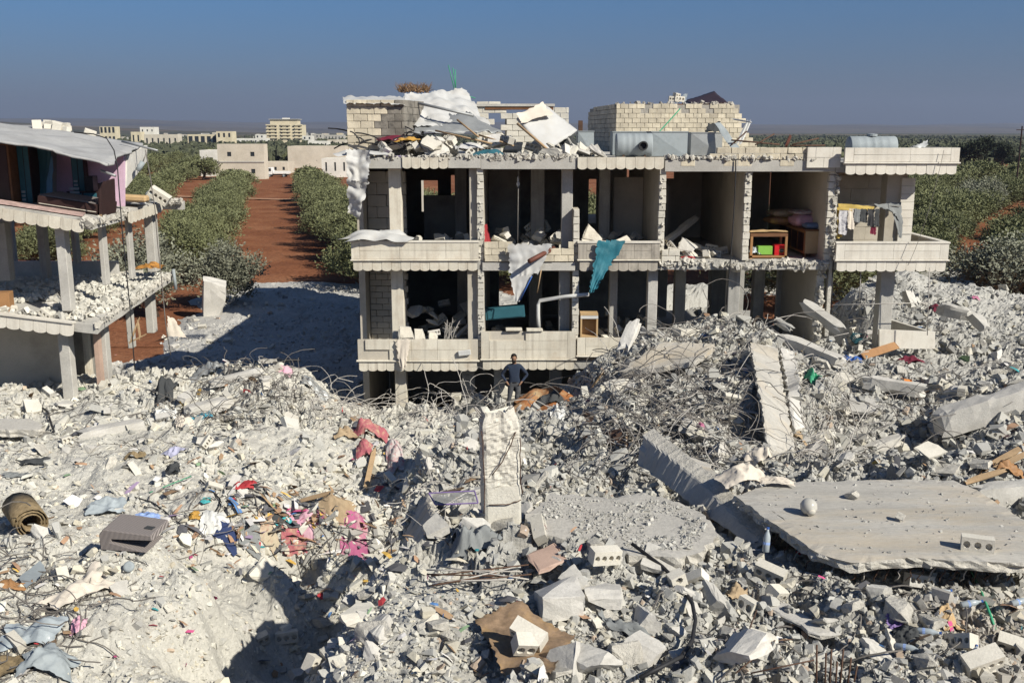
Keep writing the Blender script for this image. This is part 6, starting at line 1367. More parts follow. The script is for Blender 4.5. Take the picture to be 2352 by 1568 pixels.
MB().box((x0+.02,30.785,F2+.14),(x1-.02,30.798,zt-.02)).build('end_panel', M['sand_board'], sd)
def pillow(name, label, cat, c, size, m, rz=0, seed=1):
    bm = bmesh.new(); bmesh.ops.create_cube(bm, size=2); bmesh.ops.subdivide_edges(bm, edges=bm.edges[:], cuts=5, use_grid_fill=True); r = random.Random(seed)
    for v in bm.verts:
        x,y,z = v.co; f = 1-.5*max(abs(x),abs(y))**4; v.co = Vector((x*(1-.08*z*z), y*(1-.08*z*z), z*f)); v.co += v.co.normalized()*.1*noise3((x+seed,y,z),2)
        v.co.x *= size[0]/2; v.co.y *= size[1]/2; v.co.z *= size[2]/2
    me = bpy.data.meshes.new(name); bm.to_mesh(me); bm.free(); me.materials.append(m); me.polygons.foreach_set('use_smooth', [True]*len(me.polygons)); return tag(inst(name, me, c, (0,0,rz)), label, cat)
flat('quilt_a', (.40,.22,.12), stain=(.50,.36,.06), stain_amt=.9, stain_scale=5); flat('quilt_b', (.42,.36,.26), stain=(.30,.12,.10), stain_amt=.7, stain_scale=6); flat('quilt_pink', (.58,.36,.42), stain=(.5,.1,.28), stain_amt=.4, stain_scale=3); flat('denim', (.13,.18,.28))
pillow('folded_quilt', 'yellow and red folded quilt at the bottom of the bedding stack', 'quilt', (x0-.2,33.0,zt+.14), (.9,.8,.28), M['quilt_a'], .1, 1); pillow('folded_quilt', 'beige folded quilt on top of the yellow and red one', 'quilt', (x0-.1,32.9,zt+.38), (1.0,.8,.24), M['quilt_b'], .1, 2); pillow('bedding_bundle', 'pink striped bedding bundle on the sideboard', 'bedding', (x0+.25,31.9,zt+.22), (.75,.9,.42), M['quilt_pink'], .05, 3); pillow('folded_quilt', 'grey patterned quilt on top of the pink bundle', 'quilt', (x0+.25,32.0,zt+.48), (.8,.85,.16), M['patterned'], .05, 4); pillow('pillow', 'blue denim pillow at the near end of the sideboard', 'pillow', (x0+.3,31.05,zt+.13), (.55,.4,.2), M['denim'], .1, 5)
# laundry on the right wing
ln = rod('washing_line', 'washing line stretched under the right wing roof', 'line', [at(1922,470,Y=30.3), at(2068,474,Y=30.4)], .012, M['rebar'], 4)
hang('blanket', 'mustard blanket hung along the washing line', 'blanket', [at(1924,468,Y=30.32), at(2008,474,Y=30.32), at(2006,487,Y=30.28), at(1926,482,Y=30.28)], M['yellow_cloth'], 14, 5, .03, 2, 41, .01)
hang('blanket', 'mustard cloth hanging at the left end of the washing line', 'blanket', [at(1923,476,Y=30.5), at(1936,478,Y=30.5), at(1934,545,Y=30.4), at(1922,548,Y=30.4)], M['yellow_cloth'], 6, 10, .04, 2, 42, .02)
hang('blanket', 'grey blanket swept aside at the right end of the washing line', 'blanket', [at(2004,470,Y=30.3), at(2068,466,Y=30.5), at(2072,520,Y=30.4), at(2046,484,Y=30.25)], M['grey_cloth'], 14, 10, .06, 3, 43, .02)
hang('blanket', 'lower fold of the grey blanket by the wing pillar', 'blanket', [at(2048,482,Y=30.28), at(2072,500,Y=30.4), at(2072,548,Y=30.4), at(2066,545,Y=30.35)], M['grey_cloth'], 8, 12, .03, 2, 44, .01)
flat('shirt_print', (.55,.54,.55), stain=(.12,.12,.18), stain_amt=.8, stain_scale=14)
for i, (u0,u1,v1,m_,lab) in enumerate(((1928,1946,540,'shirt_print','white patterned dress on the washing line'),(1948,1962,528,'cream_cloth','off white shirt on the washing line'),(1963,1976,512,'grey_cloth','light grey vest on the washing line'),(1977,1992,512,'dark_cloth','dark grey shirt on the washing line'),(1993,2008,522,'black','black trousers on the washing line'),(2009,2020,522,'dark_cloth','black skirt on the washing line'),(2000,2012,540,'maroon','maroon cloth hanging below the black trousers'))):
    v0 = 480 if i < 6 else 520; hang('garment', lab, 'clothing', [at(u0,v0,Y=30.25), at(u1,v0,Y=30.25), at(u1-1,v1,Y=30.2), at(u0-2,v1-3,Y=30.2)], M[m_], 8, 14, .03, 2, 50+i, .015)
# open left room of the pair: fallen panels
broken_slab('panel_fragment', 'white panel tipped over in the open upper room', [at(1556,572,Y=30.7), at(1568,544,Y=31), at(1602,566,Y=30.8), at(1590,578,Y=30.6)], .04, M['concrete_pale'], 'panel', 81, jit=.01)
crumple('orange_cloth', 'orange cloth on the torn edge of the open upper room', 'cloth', 0,0,.4,.3, flat('orange', (.6,.2,.03)), 0, .15, 82, p=at(1533,555,Y=30.5), base=F2+.02); crumple('red_cloth', 'small red cloth under the tipped white panel', 'cloth', 0,0,.4,.25, M['red_cloth'], 0, .1, 83, p=at(1580,580,Y=30.45), base=F2)
beam('perforated_plank', 'slanting block beam with holes in the open upper room', at(1532,552,Y=32), at(1598,500,Y=33.5), .2, .16, M['block'], 'beam', 84, jit=.02)
# loose blocks inside rooms
def room_rubble(box, n, seed, label, group, hmax=.4, dark=True):
    r = random.Random(seed); x0,x1,y0,y1,z = box
    for i in range(n):
        x = r.uniform(x0,x1); y = r.uniform(y0,y1); hh = z + hmax*r.random()**1.6*min(1,(y-y0)/1.0+.15)
        if r.random() < .55: put('hollow_block', r.choice(HB), (x,y,hh+.09), 'hollow block ' + label, 'hollow block', group+' blocks', (r.uniform(-.7,.7), r.uniform(-.7,.7), r.uniform(0,6)), 1.0)
        else: s = r.uniform(.22,.5); put('wall_chunk', r.choice(CH[r.choice(['concrete','block'])]), (x,y,hh+.06), 'wall chunk ' + label, 'wall chunk', group, (r.uniform(-.6,.6), r.uniform(-.6,.6), r.uniform(0,6)), (s*1.2,s*.9,s*.5))
room_rubble((-.7,1.7,30.5,34,F2), 40, 1, 'heaped in the dark middle upper room', 'middle upper room', .7)
room_rubble((-3.2,-1.2,30.3,32.5,F2), 22, 2, 'heaped in the left upper room', 'left upper room', .5)
room_rubble((-3.2,-1.2,30.6,34,F1), 34, 3, 'heaped in the lower left room', 'lower left room', 1.2)
room_rubble((-.7,1.7,30.5,34,F1), 24, 4, 'strewn over the lower middle room', 'lower middle room', .4)
room_rubble((2.2,4.2,30.6,34,F2), 20, 5, 'heaped in the room behind the smoke stained balcony', 'smoke room', .5)
room_rubble((4.7,6.9,30.4,32.5,F2), 12, 6, 'strewn in the open upper room', 'open upper room', .15)
room_rubble((2.2,5.5,30.4,34,F1), 30, 7, 'heaped under the smoke stained balcony', 'lower right room', .8)
room_rubble((5.6,9.3,31.5,37,3.3), 36, 8, 'strewn between the columns below the open rooms', 'column hall', .5)
# ------------------------------------------------------------------ furniture of the left house
FL2 = lambda x, y: f2[0].z + (x-f2[0].x)/(f2[1].x-f2[0].x)*(f2[1].z-f2[0].z) + (y-29.3)/6.7*.06
bd = thing('bed', at(155,485,Y=30.4), 'dark brown bed base in the open pink bedroom', 'bed'); xa = at(86,478,Y=30.3).x; xb = at(226,490,Y=30.3).x; zb = FL2(xb,30.3)+.03
rot_b = Euler((0, math.atan2(f2[0].z-f2[1].z, f2[1].x-f2[0].x), 0)); cb = Vector(((xa+xb)/2, 31.05, (FL2(xa,31)+FL2(xb,31))/2))
MB().obox(cb+Vector((0,0,.18)), (xb-xa,1.5,.30), rot_b).build('bed_base', M['wood_dark'], bd, bevel=.02); MB().obox(cb+Vector((0,.02,.345)), (xb-xa-.08,1.4,.03), rot_b).build('bed_deck', flat('dusty_board',(.20,.18,.17)), bd)
MB().obox(cb+Vector((0,-.76,.10)), (xb-xa-.1,.02,.02), rot_b).build('trim', M['clad'], bd)
hb = thing('headboard', (xb+.05,30.3,zb), 'tall dark headboard standing at the right end of the bed', 'headboard'); MB().prism([(xb+.03,30.25,zb-.05),(xb+.06,31.35,zb-.02),(xb+.10,31.35,zb+1.04),(xb+.07,30.25,zb+.94)], (.07,0,0)).build('board', M['wood_dark'], hb, bevel=.01); MB().box((xb+.05,30.225,zb-.03),(xb+.13,30.248,zb+.02)).build('edge_trim', M['wood'], hb)
def tall_box(name, label, u0, u1, v0, v1, Y, d, m, cat, trims=True):
    a = at(u0,v0,Y=Y); b = at(u1,v1,Y=Y); t = thing(name, ((a.x+b.x)/2,Y,b.z), label, cat); MB().box((a.x,Y,b.z),(b.x,Y+d,a.z)).build('carcass', M[m], t, bevel=.01)
    if trims:
        W = b.x-a.x; Hh = a.z-b.z
        for k in range(2): MB().box((a.x+W*(.06+.48*k),Y-.02,b.z+.05),(a.x+W*(.48+.46*k),Y-.002,a.z-.05)).build('door', M['wood_dark'] if m != 'wood_dark' else M['teal_locker'], t)
        for k in range(3): MB().box((a.x+W*.12,Y-.03,b.z+.12+.12*k),(a.x+W*.42,Y-.021,b.z+.19+.12*k)).build('handle', M['steel'], t)
    return t
tall_box('wardrobe', 'plain brown wardrobe side at the left edge of the bedroom', -60, 32, 330, 472, 30.9, .6, 'wood_brown', 'wardrobe')
tall_box('wardrobe', 'black wardrobe with pale handles left of the blue curtain', 36, 78, 332, 470, 31.4, .6, 'wood_dark', 'wardrobe')
tall_box('dresser', 'black mirror dresser against the pink wall', 160, 198, 345, 445, 32.2, .3, 'wood_dark', 'dresser'); tall_box('drawer_unit', 'black low drawer unit beside the mirror dresser', 152, 228, 440, 462, 31.9, .5, 'wood_dark', 'drawers'); tall_box('drawer_unit', 'black stepped shelf with a red edge by the headboard', 193, 215, 405, 440, 31.9, .4, 'black', 'shelf', False)
hang('curtain', 'dark blue grey curtain hanging in the bedroom', 'curtain', [at(80,338,Y=32), at(118,342,Y=32), at(118,466,Y=31.9), at(82,462,Y=31.9)], M['teal_locker'], 16, 14, .04, 5, 101, .01); hang('curtain', 'light blue strip of curtain beside the pink wall', 'curtain', [at(112,380,Y=31.9), at(122,358,Y=31.9), at(122,466,Y=31.7), at(104,464,Y=31.7)], M['blue_cloth'], 8, 14, .03, 2, 102, .01)  # second curtain strip in a lighter blue
rug_p = [Vector((at(-40,480,Y=29.5).x,29.45,0)), Vector((f2[1].x-.3,29.5,0)), Vector((f2[1].x-.5,30.2,0)), Vector((at(-40,470,Y=30.3).x,30.2,0))]
for p in rug_p: p.z = FL2(p.x,p.y)+.05
MB().prism(rug_p, (0,0,-.02)).build('rug', M['rug']).update_tag(); tag(bpy.data.objects['rug'], 'faded pink rug spread along the bedroom edge', 'rug')
rb_ = random.Random(61)
def on_patch(u_, v_):
    best = None
    for i in range(61):
        for j in range(61):
            a, b = i/60, j/60; p = Vector(rf[0]).lerp(Vector(rf[1]),a).lerp(Vector(rf[3]).lerp(Vector(rf[2]),a), b); d = ray(u_,v_).normalized(); w_ = p-Vector((0,0,CAMZ)); e = (w_ - d*w_.dot(d)).length
            if best is None or e < best[0]: best = (e, p)
    return best[1]
spots = [(85,296,'lowest left'),(100,298,''),(115,299,''),(130,300,''),(148,302,''),(155,290,''),(152,282,''),(140,288,''),(128,284,''),(118,288,''),(110,282,''),(104,276,''),(112,274,''),(98,286,''),(122,294,''),(136,296,''),(205,306,'')]
for i, (u_,v_,_) in enumerate(spots):
    p = on_patch(u_, v_) + Vector((0,0,.10)); nm = 'block of the stack lying on the sagging grey roof' if i < 16 else 'single flat block right of the stack on the grey roof'
    put('roof_block', rb_.choice(BLK['pale']), p, nm, 'block', 'blocks stacked on the left roof' if i < 16 else None, (rb_.uniform(-.25,.25), rb_.uniform(-.25,.25)+.1, rb_.uniform(-.5,.5)), (.40,.2,.18) if i % 3 else (.30,.18,.40))
rod('roof_pole', 'steel pole poking out from the right end of the grey roof', 'pole', [at(280,325,Y=34), at(362,346,Y=33.5)], .035, M['grey_sheet']); rod('roof_pole', 'short steel pole below the front roof edge', 'pole', [at(232,392,Y=29.6), at(265,404,Y=29.4)], .04, M['grey_sheet']); rod('lamp_tube', 'dangling steel lamp cylinder at the roof corner', 'lamp', [at(328,372,Y=33.5), at(316,392,Y=33.4)], .09, M['steel'], 10); rod('thin_cable', 'thin cord holding the dangling lamp cylinder', 'cable', [at(334,342,Y=33.5), at(336,352,Y=33.5), at(328,372,Y=33.5)], .02, M['rebar_pale'], 5)
rod('black_cable', 'black cable arching off the grey roof down to the rubble', 'cable', [at(*p,Y=29) for p in ((170,304),(215,308),(245,318),(262,345),(270,385),(274,440),(280,520),(290,620),(300,720),(306,800),(310,850))], .018, M['black'], 5)
rod('black_cable', 'second cable hanging from the roof corner to the ground', 'cable', [at(*p,Y=31) for p in ((334,345),(344,400),(356,480),(362,560),(372,650),(380,740),(392,815))], .016, M['rebar'], 5)
# debris on its floors
def slab_pt(c, u_, v_, lift=0.0):
    n_ = (c[1]-c[0]).cross(c[3]-c[0]); d = ray(u_, v_); t_ = (c[0]-Vector((0,0,CAMZ))).dot(n_)/d.dot(n_); return Vector((0,0,CAMZ)) + d*t_ + Vector((0,0,lift))
for i in range(150):
    u_ = rb_.uniform(-10, 330); v_ = rb_.uniform(598, 742)
    if v_ > 745 - max(0,(u_-215))*.66 - 6 or (u_ > 330): continue
    p = slab_pt(f1, u_, v_); 
    if not (29.5 < p.y < 36 and p.x < f1[1].x - .25): continue
    pile = .38*max(0, noise3((p.x,p.y,3),.8)+.35)
    k = rb_.random(); near = 'behind' if p.y > 31.5 else 'near the front edge'
    if k < .38: put('hollow_block', rb_.choice(HB), p+Vector((0,0,.1+pile*rb_.random())), 'hollow block on the middle floor of the left house, ' + near, 'hollow block', 'left house floor blocks '+near, (rb_.uniform(-.6,.6), rb_.uniform(-.6,.6), rb_.uniform(0,6)), 1.0)
    else:
        s = rb_.uniform(.2,.5); put('wall_chunk', rb_.choice(CH[rb_.choice(['block','concrete_pale','block'])]), p+Vector((0,0,.06+pile*rb_.random())), 'wall chunk on the middle floor of the left house, ' + near, 'wall chunk', 'left house floor chunks '+near, (rb_.uniform(-.6,.6), rb_.uniform(-.6,.6), rb_.uniform(0,6)), (s*1.2, s*.9, s*.45))
xs = np.array([rb_.uniform(-19,f1[1].x-.1) for _ in range(2600)]); ys = np.array([rb_.uniform(29.45,36.5) for _ in range(2600)])
zs = np.array([slab_pt(f1,0,0).z*0 + f1[0].lerp(f1[1], (a-f1[0].x)/(f1[1].x-f1[0].x)).lerp(f1[3].lerp(f1[2],(a-f1[3].x)/(f1[2].x-f1[3].x)), (b-29.3)/7.7).z for a, b in zip(xs,ys)])
kk = vnoise(xs,ys,.7,5) > -.35; o = scatter('floor_rubble', np.stack([xs,ys,zs+.04+.1*np.clip(vnoise(xs,ys,.8,6),0,1)],-1)[kk], rng.uniform(.06,.22,kk.sum()), zone_tint(xs[kk],ys[kk])*rng.uniform(.85,1.2,(kk.sum(),1)), lab='small broken wall pieces covering the middle floor of the left house', tilt=.9)
broken_slab('cladding_piece', 'upright beige cladding slab on the left house floor', [slab_pt(f1,262,655,.05), slab_pt(f1,262,655,.55), slab_pt(f1,330,645,.5), slab_pt(f1,330,645,.0)], .06, M['clad'], 'cladding', 111, jit=.01, nrm=Vector((.1,-1,.1)))
broken_slab('cladding_piece', 'long beige kerb stone on the left house floor', [slab_pt(f1,208,668,.0), slab_pt(f1,208,668,.25), slab_pt(f1,282,672,.25), slab_pt(f1,282,672,.0)], .3, M['clad'], 'cladding', 112, jit=.01, nrm=Vector((0,-1,.1)))
cbox('wooden_chest', 'dark wooden chest lying broken on the left house floor', 'chest', slab_pt(f1,68,660,.25), (.85,.4,.36), (.1,-.15,.3), M['wood_brown']); cbox('small_drum', 'rust brown box at the left edge of the middle floor', 'box', slab_pt(f1,5,715,.3), (.6,.5,.6), (0,0,.2), M['brown_wood_panel'])
crumple('leopard_cloth', 'leopard spotted cloth draped on blocks at the floor corner', 'cloth', 0,0,.8,.5, flat('leopard', (.36,.17,.04), stain=(.04,.02,.01), stain_amt=1, stain_scale=10), .2, .3, 121, p=at(345,598,Y=34.8), base=5.65)
crumple('plastic_bag', 'white plastic bag and mat on the bedroom slab corner', 'bag', 0,0,1.0,.8, M['white_plastic'], .1, .35, 122, p=at(305,450,Y=34), base=FL2(-12.5,34)+.02); cbox('sand_mat', 'rolled beige mat under the white plastic bag', 'mat', at(305,455,Y=33.4), (1.0,.4,.22), (0,.06,0), M['sand_board'], .06)
cbox('small_bucket', 'grey bucket near the slab end of the left house', 'bucket', at(345,450,Y=35), (.3,.3,.35), (0,.0,.3), M['steel'], .08); put('hollow_block', HB[0], at(366,450,Y=35), 'perforated block tilted at the slab end of the left house', 'hollow block', None, (.2,.6,.1), 1.8)
rod('drain_pipe', 'short steel pipe hanging from the middle floor corner', 'pipe', [at(398,618,Y=36.5), at(404,665,Y=36.5)], .06, M['steel'], 8)
# ground floor of the left house
for i, (u0,v0,u1,v1,w_,lab) in enumerate(((300,785,318,735,.09,'wooden window frame post leaning in the rubble by the left house'),(300,785,330,770,.09,'lower bar of the leaning window frame'),(316,735,322,775,.09,'right bar of the leaning window frame'))): beam('frame_bar', lab, at(u0,v0,Y=33), at(u1,v1,Y=33), w_, .05, M['wood'], 'window frame', 130+i, jit=.005)
crumple('sack', 'red and white plastic sack beside the left house pier', 'sack', 262, 828, .55, .45, flat('red_white', (.55,.45,.42), stain=(.5,.03,.02), stain_amt=1, stain_scale=3), 0, .4, 131); hang('sheet', 'grey white sheet propped up on the rubble at the lane edge', 'sheet', [at(384,726,Y=36), at(400,732,Y=36), at(430,775,Y=35), at(384,772,Y=35)], M['cream_cloth'], 12, 10, .06, 2, 132, .03)
rod('rusty_rod', 'red rusty rod lying on the rubble beside the left house', 'rod', [hit(355,792)+Vector((0,0,.1)), hit(410,772)+Vector((0,0,.2))], .03, M['rust'], 5)

# ------------------------------------------------------------------ clothes and litter on the rubble
CL = [ # name, label, u, v, width, depth, material, rot, amp
 ('grey_sheet_metal','shiny crumpled grey plastic sheet on the mound by the lane',480,852,1.25,.9,'grey_sheet',.2,.5),('grey_sheet_metal','dark grey sheet scrap right of the shiny plastic sheet',545,868,.6,.5,'dark_cloth',.4,.35),
 ('dark_cloth','black cloth draped over a stake in the rubble before the left house',380,905,.55,.8,'dark_cloth',.2,.75),('plastic_sheet','grey plastic hood standing in the wires below the lane',725,905,.8,.6,'grey_sheet',.1,.8),('pink_cloth','pale pink cloth caught in the wire tangle',655,865,.5,.4,'quilt_pink',.3,.4),
 ('teal_plastic','teal plastic sheet on the left mound',465,965,.55,.35,'teal_plastic',.5,.22),('cream_cloth','cream sheet left of the teal plastic',425,985,.5,.4,'cream_cloth',.1,.25),('white_sack','white sack lying in the rubble left of the mound',386,962,.5,.45,'white_plastic',.1,.4),
 ('patterned_cloth','red and yellow patterned cloth hanging in the gully wires',850,1000,.95,.6,'mix_cloth',.2,.45),('patterned_cloth','red cloth strip below the patterned cloth',838,1040,.4,.5,'mix_cloth',.2,.4),('checked_cloth','checked cloth hanging down into the gully',906,1065,.4,.9,'patterned',.1,.5),
 ('brown_cardboard','brown crumpled cardboard in the gully wires',800,1000,.6,.4,'tan_cloth',.2,.3),('brown_cardboard','ribbed brown cardboard on the dusty left ground',312,1053,.45,.35,'jute',.4,.25),('lilac_cloth','lilac cloth lying on the left slope',402,1045,.5,.4,'lilac',-.6,.2),('dark_bundle','dark bundle below the lilac cloth',398,1088,.3,.35,'dark_cloth',.3,.25),
 ('red_cloth','bright red cloth on the dusty left ground',565,1125,.42,.36,'red_cloth',.2,.22),('black_cloth','black rag at the far left of the dusty ground',75,1065,.7,.3,'dark_cloth',.1,.12),('grey_rag','grey rag below the black one at the far left',40,1098,.6,.2,'grey_cloth',.2,.08),
 ('pale_blue_cloth','blue and white cloth draped over the striped mattress',352,1215,.5,.35,'sky_cloth',-.2,.16),('plastic_sheet','clear plastic sheet crumpled above the striped mattress',245,1180,.75,.5,'clear_plastic',.2,.25),('orange_scrap','orange scrap right of the blue and white cloth',447,1195,.22,.16,'gold',.2,.1),('white_bag','round white plastic bag near the orange scrap',490,1205,.5,.35,'white_plastic',.1,.28),
 ('navy_cloth','navy cloth lying below the white bag',515,1240,.55,.3,'navy',-.3,.14),('grey_bundle','grey bundle right of the navy cloth',575,1250,.42,.32,'grey_cloth',.1,.2),('knit_cloth','brown knitted cloth in the litter row',620,1260,.35,.3,'quilt_b',.1,.18),('red_print','red printed cloth in the litter row',680,1238,.5,.3,'mix_cloth',.2,.14),('pink_sheet','pale pink sheet behind the red printed cloth',690,1222,.55,.25,'quilt_pink',0,.1),
 ('magenta_cloth','magenta and cream cloth at the right of the litter row',815,1245,.55,.45,'hot_pink',.3,.22),('pink_cloth','pink cloth above the magenta one',820,1222,.3,.25,'pink',.2,.15),('brown_sheet','curved brown sheet at the back of the litter row',775,1180,.75,.4,'tan_cloth',.1,.22),('black_scrap','black scrap before the curved brown sheet',650,1205,.45,.25,'dark_cloth',.2,.14),
 ('small_pink','hot pink scrap below the curved brown sheet',745,1192,.3,.16,'hot_pink',.1,.08),('pink_strip','thin pink strip at the lower left',183,1450,.22,.35,'quilt_pink',.2,.14),('foil_sheet','silvery foil sheet at the bottom left corner',110,1530,.7,.5,'steel',.2,.3),('brown_mat','brown mat at the bottom left corner',25,1540,.8,.4,'jute',0,.08),('white_net','pale net crumpled at the lower left',75,1475,.8,.5,'clear_plastic',.1,.2),
 ('yellowed_sheet','yellowed plastic sheet lying down the lower left slope',180,1370,.5,1.2,'cream_cloth',-.4,.22),('brown_board','orange brown board scrap at the left edge',20,1350,.6,.4,'brown_wood_panel',.3,.1),
 ('brown_blanket','large brown and beige blanket heaped beside the standing man',1240,905,1.7,1.1,'blanket',.1,1.35),('dark_jacket','black jacket lying on the brown blanket',1270,900,.7,.5,'dark_cloth',.1,.6),('dark_rags','dark rags heaped left of the standing man',1090,945,1.1,.5,'dark_cloth',.1,.3),('olive_cloth','olive brown cloth near the dark rags',1020,915+20,.5,.4,'tan_cloth',.1,.35),
 ('cream_quilt','cream quilt bunched on the corner of the large smooth slab',1700,1105,.75,.6,'cream_cloth',.2,.5),('cream_quilt','trailing end of the cream quilt on the slab edge',1775,1112,.6,.22,'cream_cloth',-.1,.16),('beige_sheet','beige sheet caught below the steep strips',1740,1060,.5,.5,'cream_cloth',.1,.4),('brown_cloth','brown torn board hanging at the foot of the steep strips',1822,1010,.45,.55,'tan_cloth',.3,.5),
 ('teal_cloth','teal cloth strip hanging in the wires right of the strips',1862,870,.3,.8,'green_plastic',.3,.4),('blue_cloth','bright blue cloth on the right rubble slope',1945,830,.75,.4,'bright_blue',.1,.14),('orange_scrap','orange scrap near the jointed beam',2085,905-20,.3,.2,'orange',.1,.1),('dark_purple','dark purple cloth on the right slope',2150,715,.5,.4,'maroon',.1,.2),
 ('magenta_cloth','magenta scrap on the far right slope',2240,690,.35,.2,'hot_pink',.1,.12),('lilac_sheet','pale lilac sheet below the right olive',2310,655,.9,.5,'lilac',.1,.3),('purple_cloth','purple dark cloth near the broken right balcony',2090,810+25,.8,.4,'maroon',.1,.2),('pink_ball_cloth','hot pink scrap inside the wire tangle',1612,990,.16,.16,'hot_pink',0,.16),
 ('grey_cloth','grey cloth flung over the rods below the pillar',1090,1262,.75,.5,'grey_cloth',.1,.5),('grey_rag','grey wrinkled rag inside the cable loop',1430,1455,.55,.22,'grey_cloth',-.6,.16),('white_bag','white plastic bag right of the man\'s blanket',1280,965,.3,.22,'white_plastic',.1,.25),('purple_bag','small purple bag near the blanket',1245,938,.16,.14,'purple',.1,.16),('rusty_board','rusty brown board scraps at the right edge',2310,1085,.7,.4,'brown_wood_panel',.2,.2),
 ('green_scrap','grey green scrap on the lower right slope',1690,1385-20,.35,.2,'tan_cloth',.4,.1),('black_bag','black plastic scrap among the bottles',2075,1478,.3,.2,'dark_cloth',.1,.12),('purple_scrap','purple wrapper among the bottles',2055,1448,.2,.14,'purple',.2,.1),('beige_board','beige board pieces at the lower right',2190,1430,.35,.22,'sand_board',.2,.05)]
for i, (nm, lab, u_, v_, w_, d_, m_, ro, am) in enumerate(CL):
    nm2 = nm; p = hit(u_, v_); base = None
    if 'standing man' in lab and 'large brown' in lab: p = at(1250, 918, Y=27.3); base = h1(p.x,p.y)-.02
    if 'jacket' in lab: p = at(1268, 900, Y=27.1); base = h1(p.x,p.y)+.22
    if 'corner of the large smooth slab' in lab or 'slab edge' in lab and 'quilt' in lab: p = at(u_, v_, z=5.0); base = 4.97
    if 'striped mattress' in lab and 'draped' in lab: p = hit(345,1225); base = p.z+.28
    crumple(nm2, lab, 'cloth' if 'board' not in nm2 else 'board', u_, v_, w_, d_, M[m_], ro, am, 200+i, p=p, n=18 if w_ < .6 else 26, base=base, lift=.04 if am < .5 else .02)
# big rolled and folded pieces
def carpet_roll(label, u_, v_, L_, rad, rot, m):
    p = hit(u_, v_); d = Vector((math.cos(rot), math.sin(rot), .05)); mb = MB(); sp = []
    for k in range(46):
        t = k*.42; rr_ = rad*(1-.012*k); sp.append((rr_*math.cos(t), rr_*math.sin(t)))
    side = d.cross(Vector((0,0,1))).normalized(); up = side.cross(d).normalized(); n = len(sp)
    for e in (-.5, 0, .5):
        for a, b in sp: mb.v.append(tuple(p + d*(L_*e) + side*a + up*(b+rad*.75) + Vector((0,0,.03*noise3((a,b,e),3)))))
    for e in range(2):
        for k in range(n-1): mb.f.append((e*n+k, e*n+k+1, (e+1)*n+k+1, (e+1)*n+k))
    o = mb.build('carpet_roll', m, None, True); md = o.modifiers.new('thickness','SOLIDIFY'); md.thickness = .02; return tag(o, label, 'carpet')
carpet_roll('rolled brown flowered carpet at the left edge', 62, 1212, 1.25, .30, -.95, M['jute'])
mt = thing('folded_mattress', hit(300,1265), 'grey striped corduroy mattress folded on the left ground', 'mattress'); p = hit(300,1268); rzm = -.15
mb_m = MB(); prof = [(-.5,.02),(-.5,.30),(-.42,.40),(.45,.34),(.48,.24),(-.28,.22),(-.30,.17),(.36,.02)]
ax = Vector((math.cos(rzm), math.sin(rzm), 0)); ay = Vector((-math.sin(rzm), math.cos(rzm), 0))
mb_m.prism([p + ax*a + Vector((0,0,b)) - ay*.1 for a, b in prof], ay*.62+Vector((0,0,.05))); mb_m.build('mattress_body', M['corduroy'], mt, bevel=.015)
MB().obox(p+ax*.30+ay*.15+Vector((0,0,.375)), (.16,.12,.006), Euler((0,.06,rzm))).build('label_patch', M['dark_cloth'], mt)
hang('brown_carpet', 'brown carpet draped over stones at the bottom foreground', 'carpet', [over(1088,1425,.25), over(1190,1392,.3), over(1330,1470,.3), over(1125,1482,.3)], M['carpet'], 22, 18, .03, 2, 301, .02, .0, .06)
hang('brown_carpet', 'lower fold of the brown carpet reaching the bottom edge', 'carpet', [over(1122,1480,.32), over(1322,1468,.32), over(1262,1560,.3), over(1160,1560,.3)], M['carpet'], 20, 18, .04, 2, 302, .02, .0, .07)
# poles, boards, crates, cables
rod('black_cable', 'thick black cable looping over the lower foreground', 'cable', [over(u_,v_,.3) for u_, v_ in ((1450,1250),(1520,1305),(1565,1345),(1590,1390),(1597,1430),(1590,1470),(1565,1510),(1520,1535),(1470,1560))], .026, M['black'], 6)
rod('black_cable', 'dark cable curling over the dusty ground above the litter row', 'cable', [hit(u_,v_)+Vector((0,0,.03)) for u_, v_ in ((460,1105),(485,1130),(505,1150),(505,1170),(490,1190),(482,1210))], .018, M['black'], 5); rod('black_cable', 'dark cable left of the red cloth', 'cable', [hit(u_,v_)+Vector((0,0,.03)) for u_, v_ in ((305,1148),(350,1162),(380,1178),(392,1192))], .016, M['black'], 5)
rod('black_cable', 'bundle of dark cable on the slab edge at the left', 'cable', [hit(u_,v_)+Vector((0,0,.08)) for u_, v_ in ((55,935),(85,938),(110,955),(120,985),(125,1000))], .03, M['black'], 6); rod('green_hose', 'dusty green hose lying on the lower right slope', 'hose', [hit(u_,v_)+Vector((0,0,.03)) for u_, v_ in ((2190,1300),(2230,1325),(2255,1370),(2275,1420),(2285,1450))], .018, M['green_plastic'], 5)
rod('green_rod', 'thin green rod on the dusty left ground', 'rod', [hit(345,1145)+Vector((0,0,.05)), hit(440,1105)+Vector((0,0,.1))], .012, M['green_plastic'], 5)
for i, (u0,v0,u1,v1) in enumerate(((980,1308,1200,1312),(982,1318,1150,1322),(985,1335,1180,1330),(990,1322,1215,1296),(1000,1345,1190,1300),(1005,1340,1220,1318),(1010,1300,1215,1330),(985,1345,1100,1325))): rod('rebar_rod', 'rusty reinforcing rod in the bundle below the broken pillar', 'rod', bez(at(u0,v0,z=4.62), at((u0+u1)/2,(v0+v1)/2,z=4.72), at(u1,v1,z=4.64), 6), .011, M['rust'] if i % 2 else M['rebar_pale'], 5, 'rods in the bundle below the pillar')
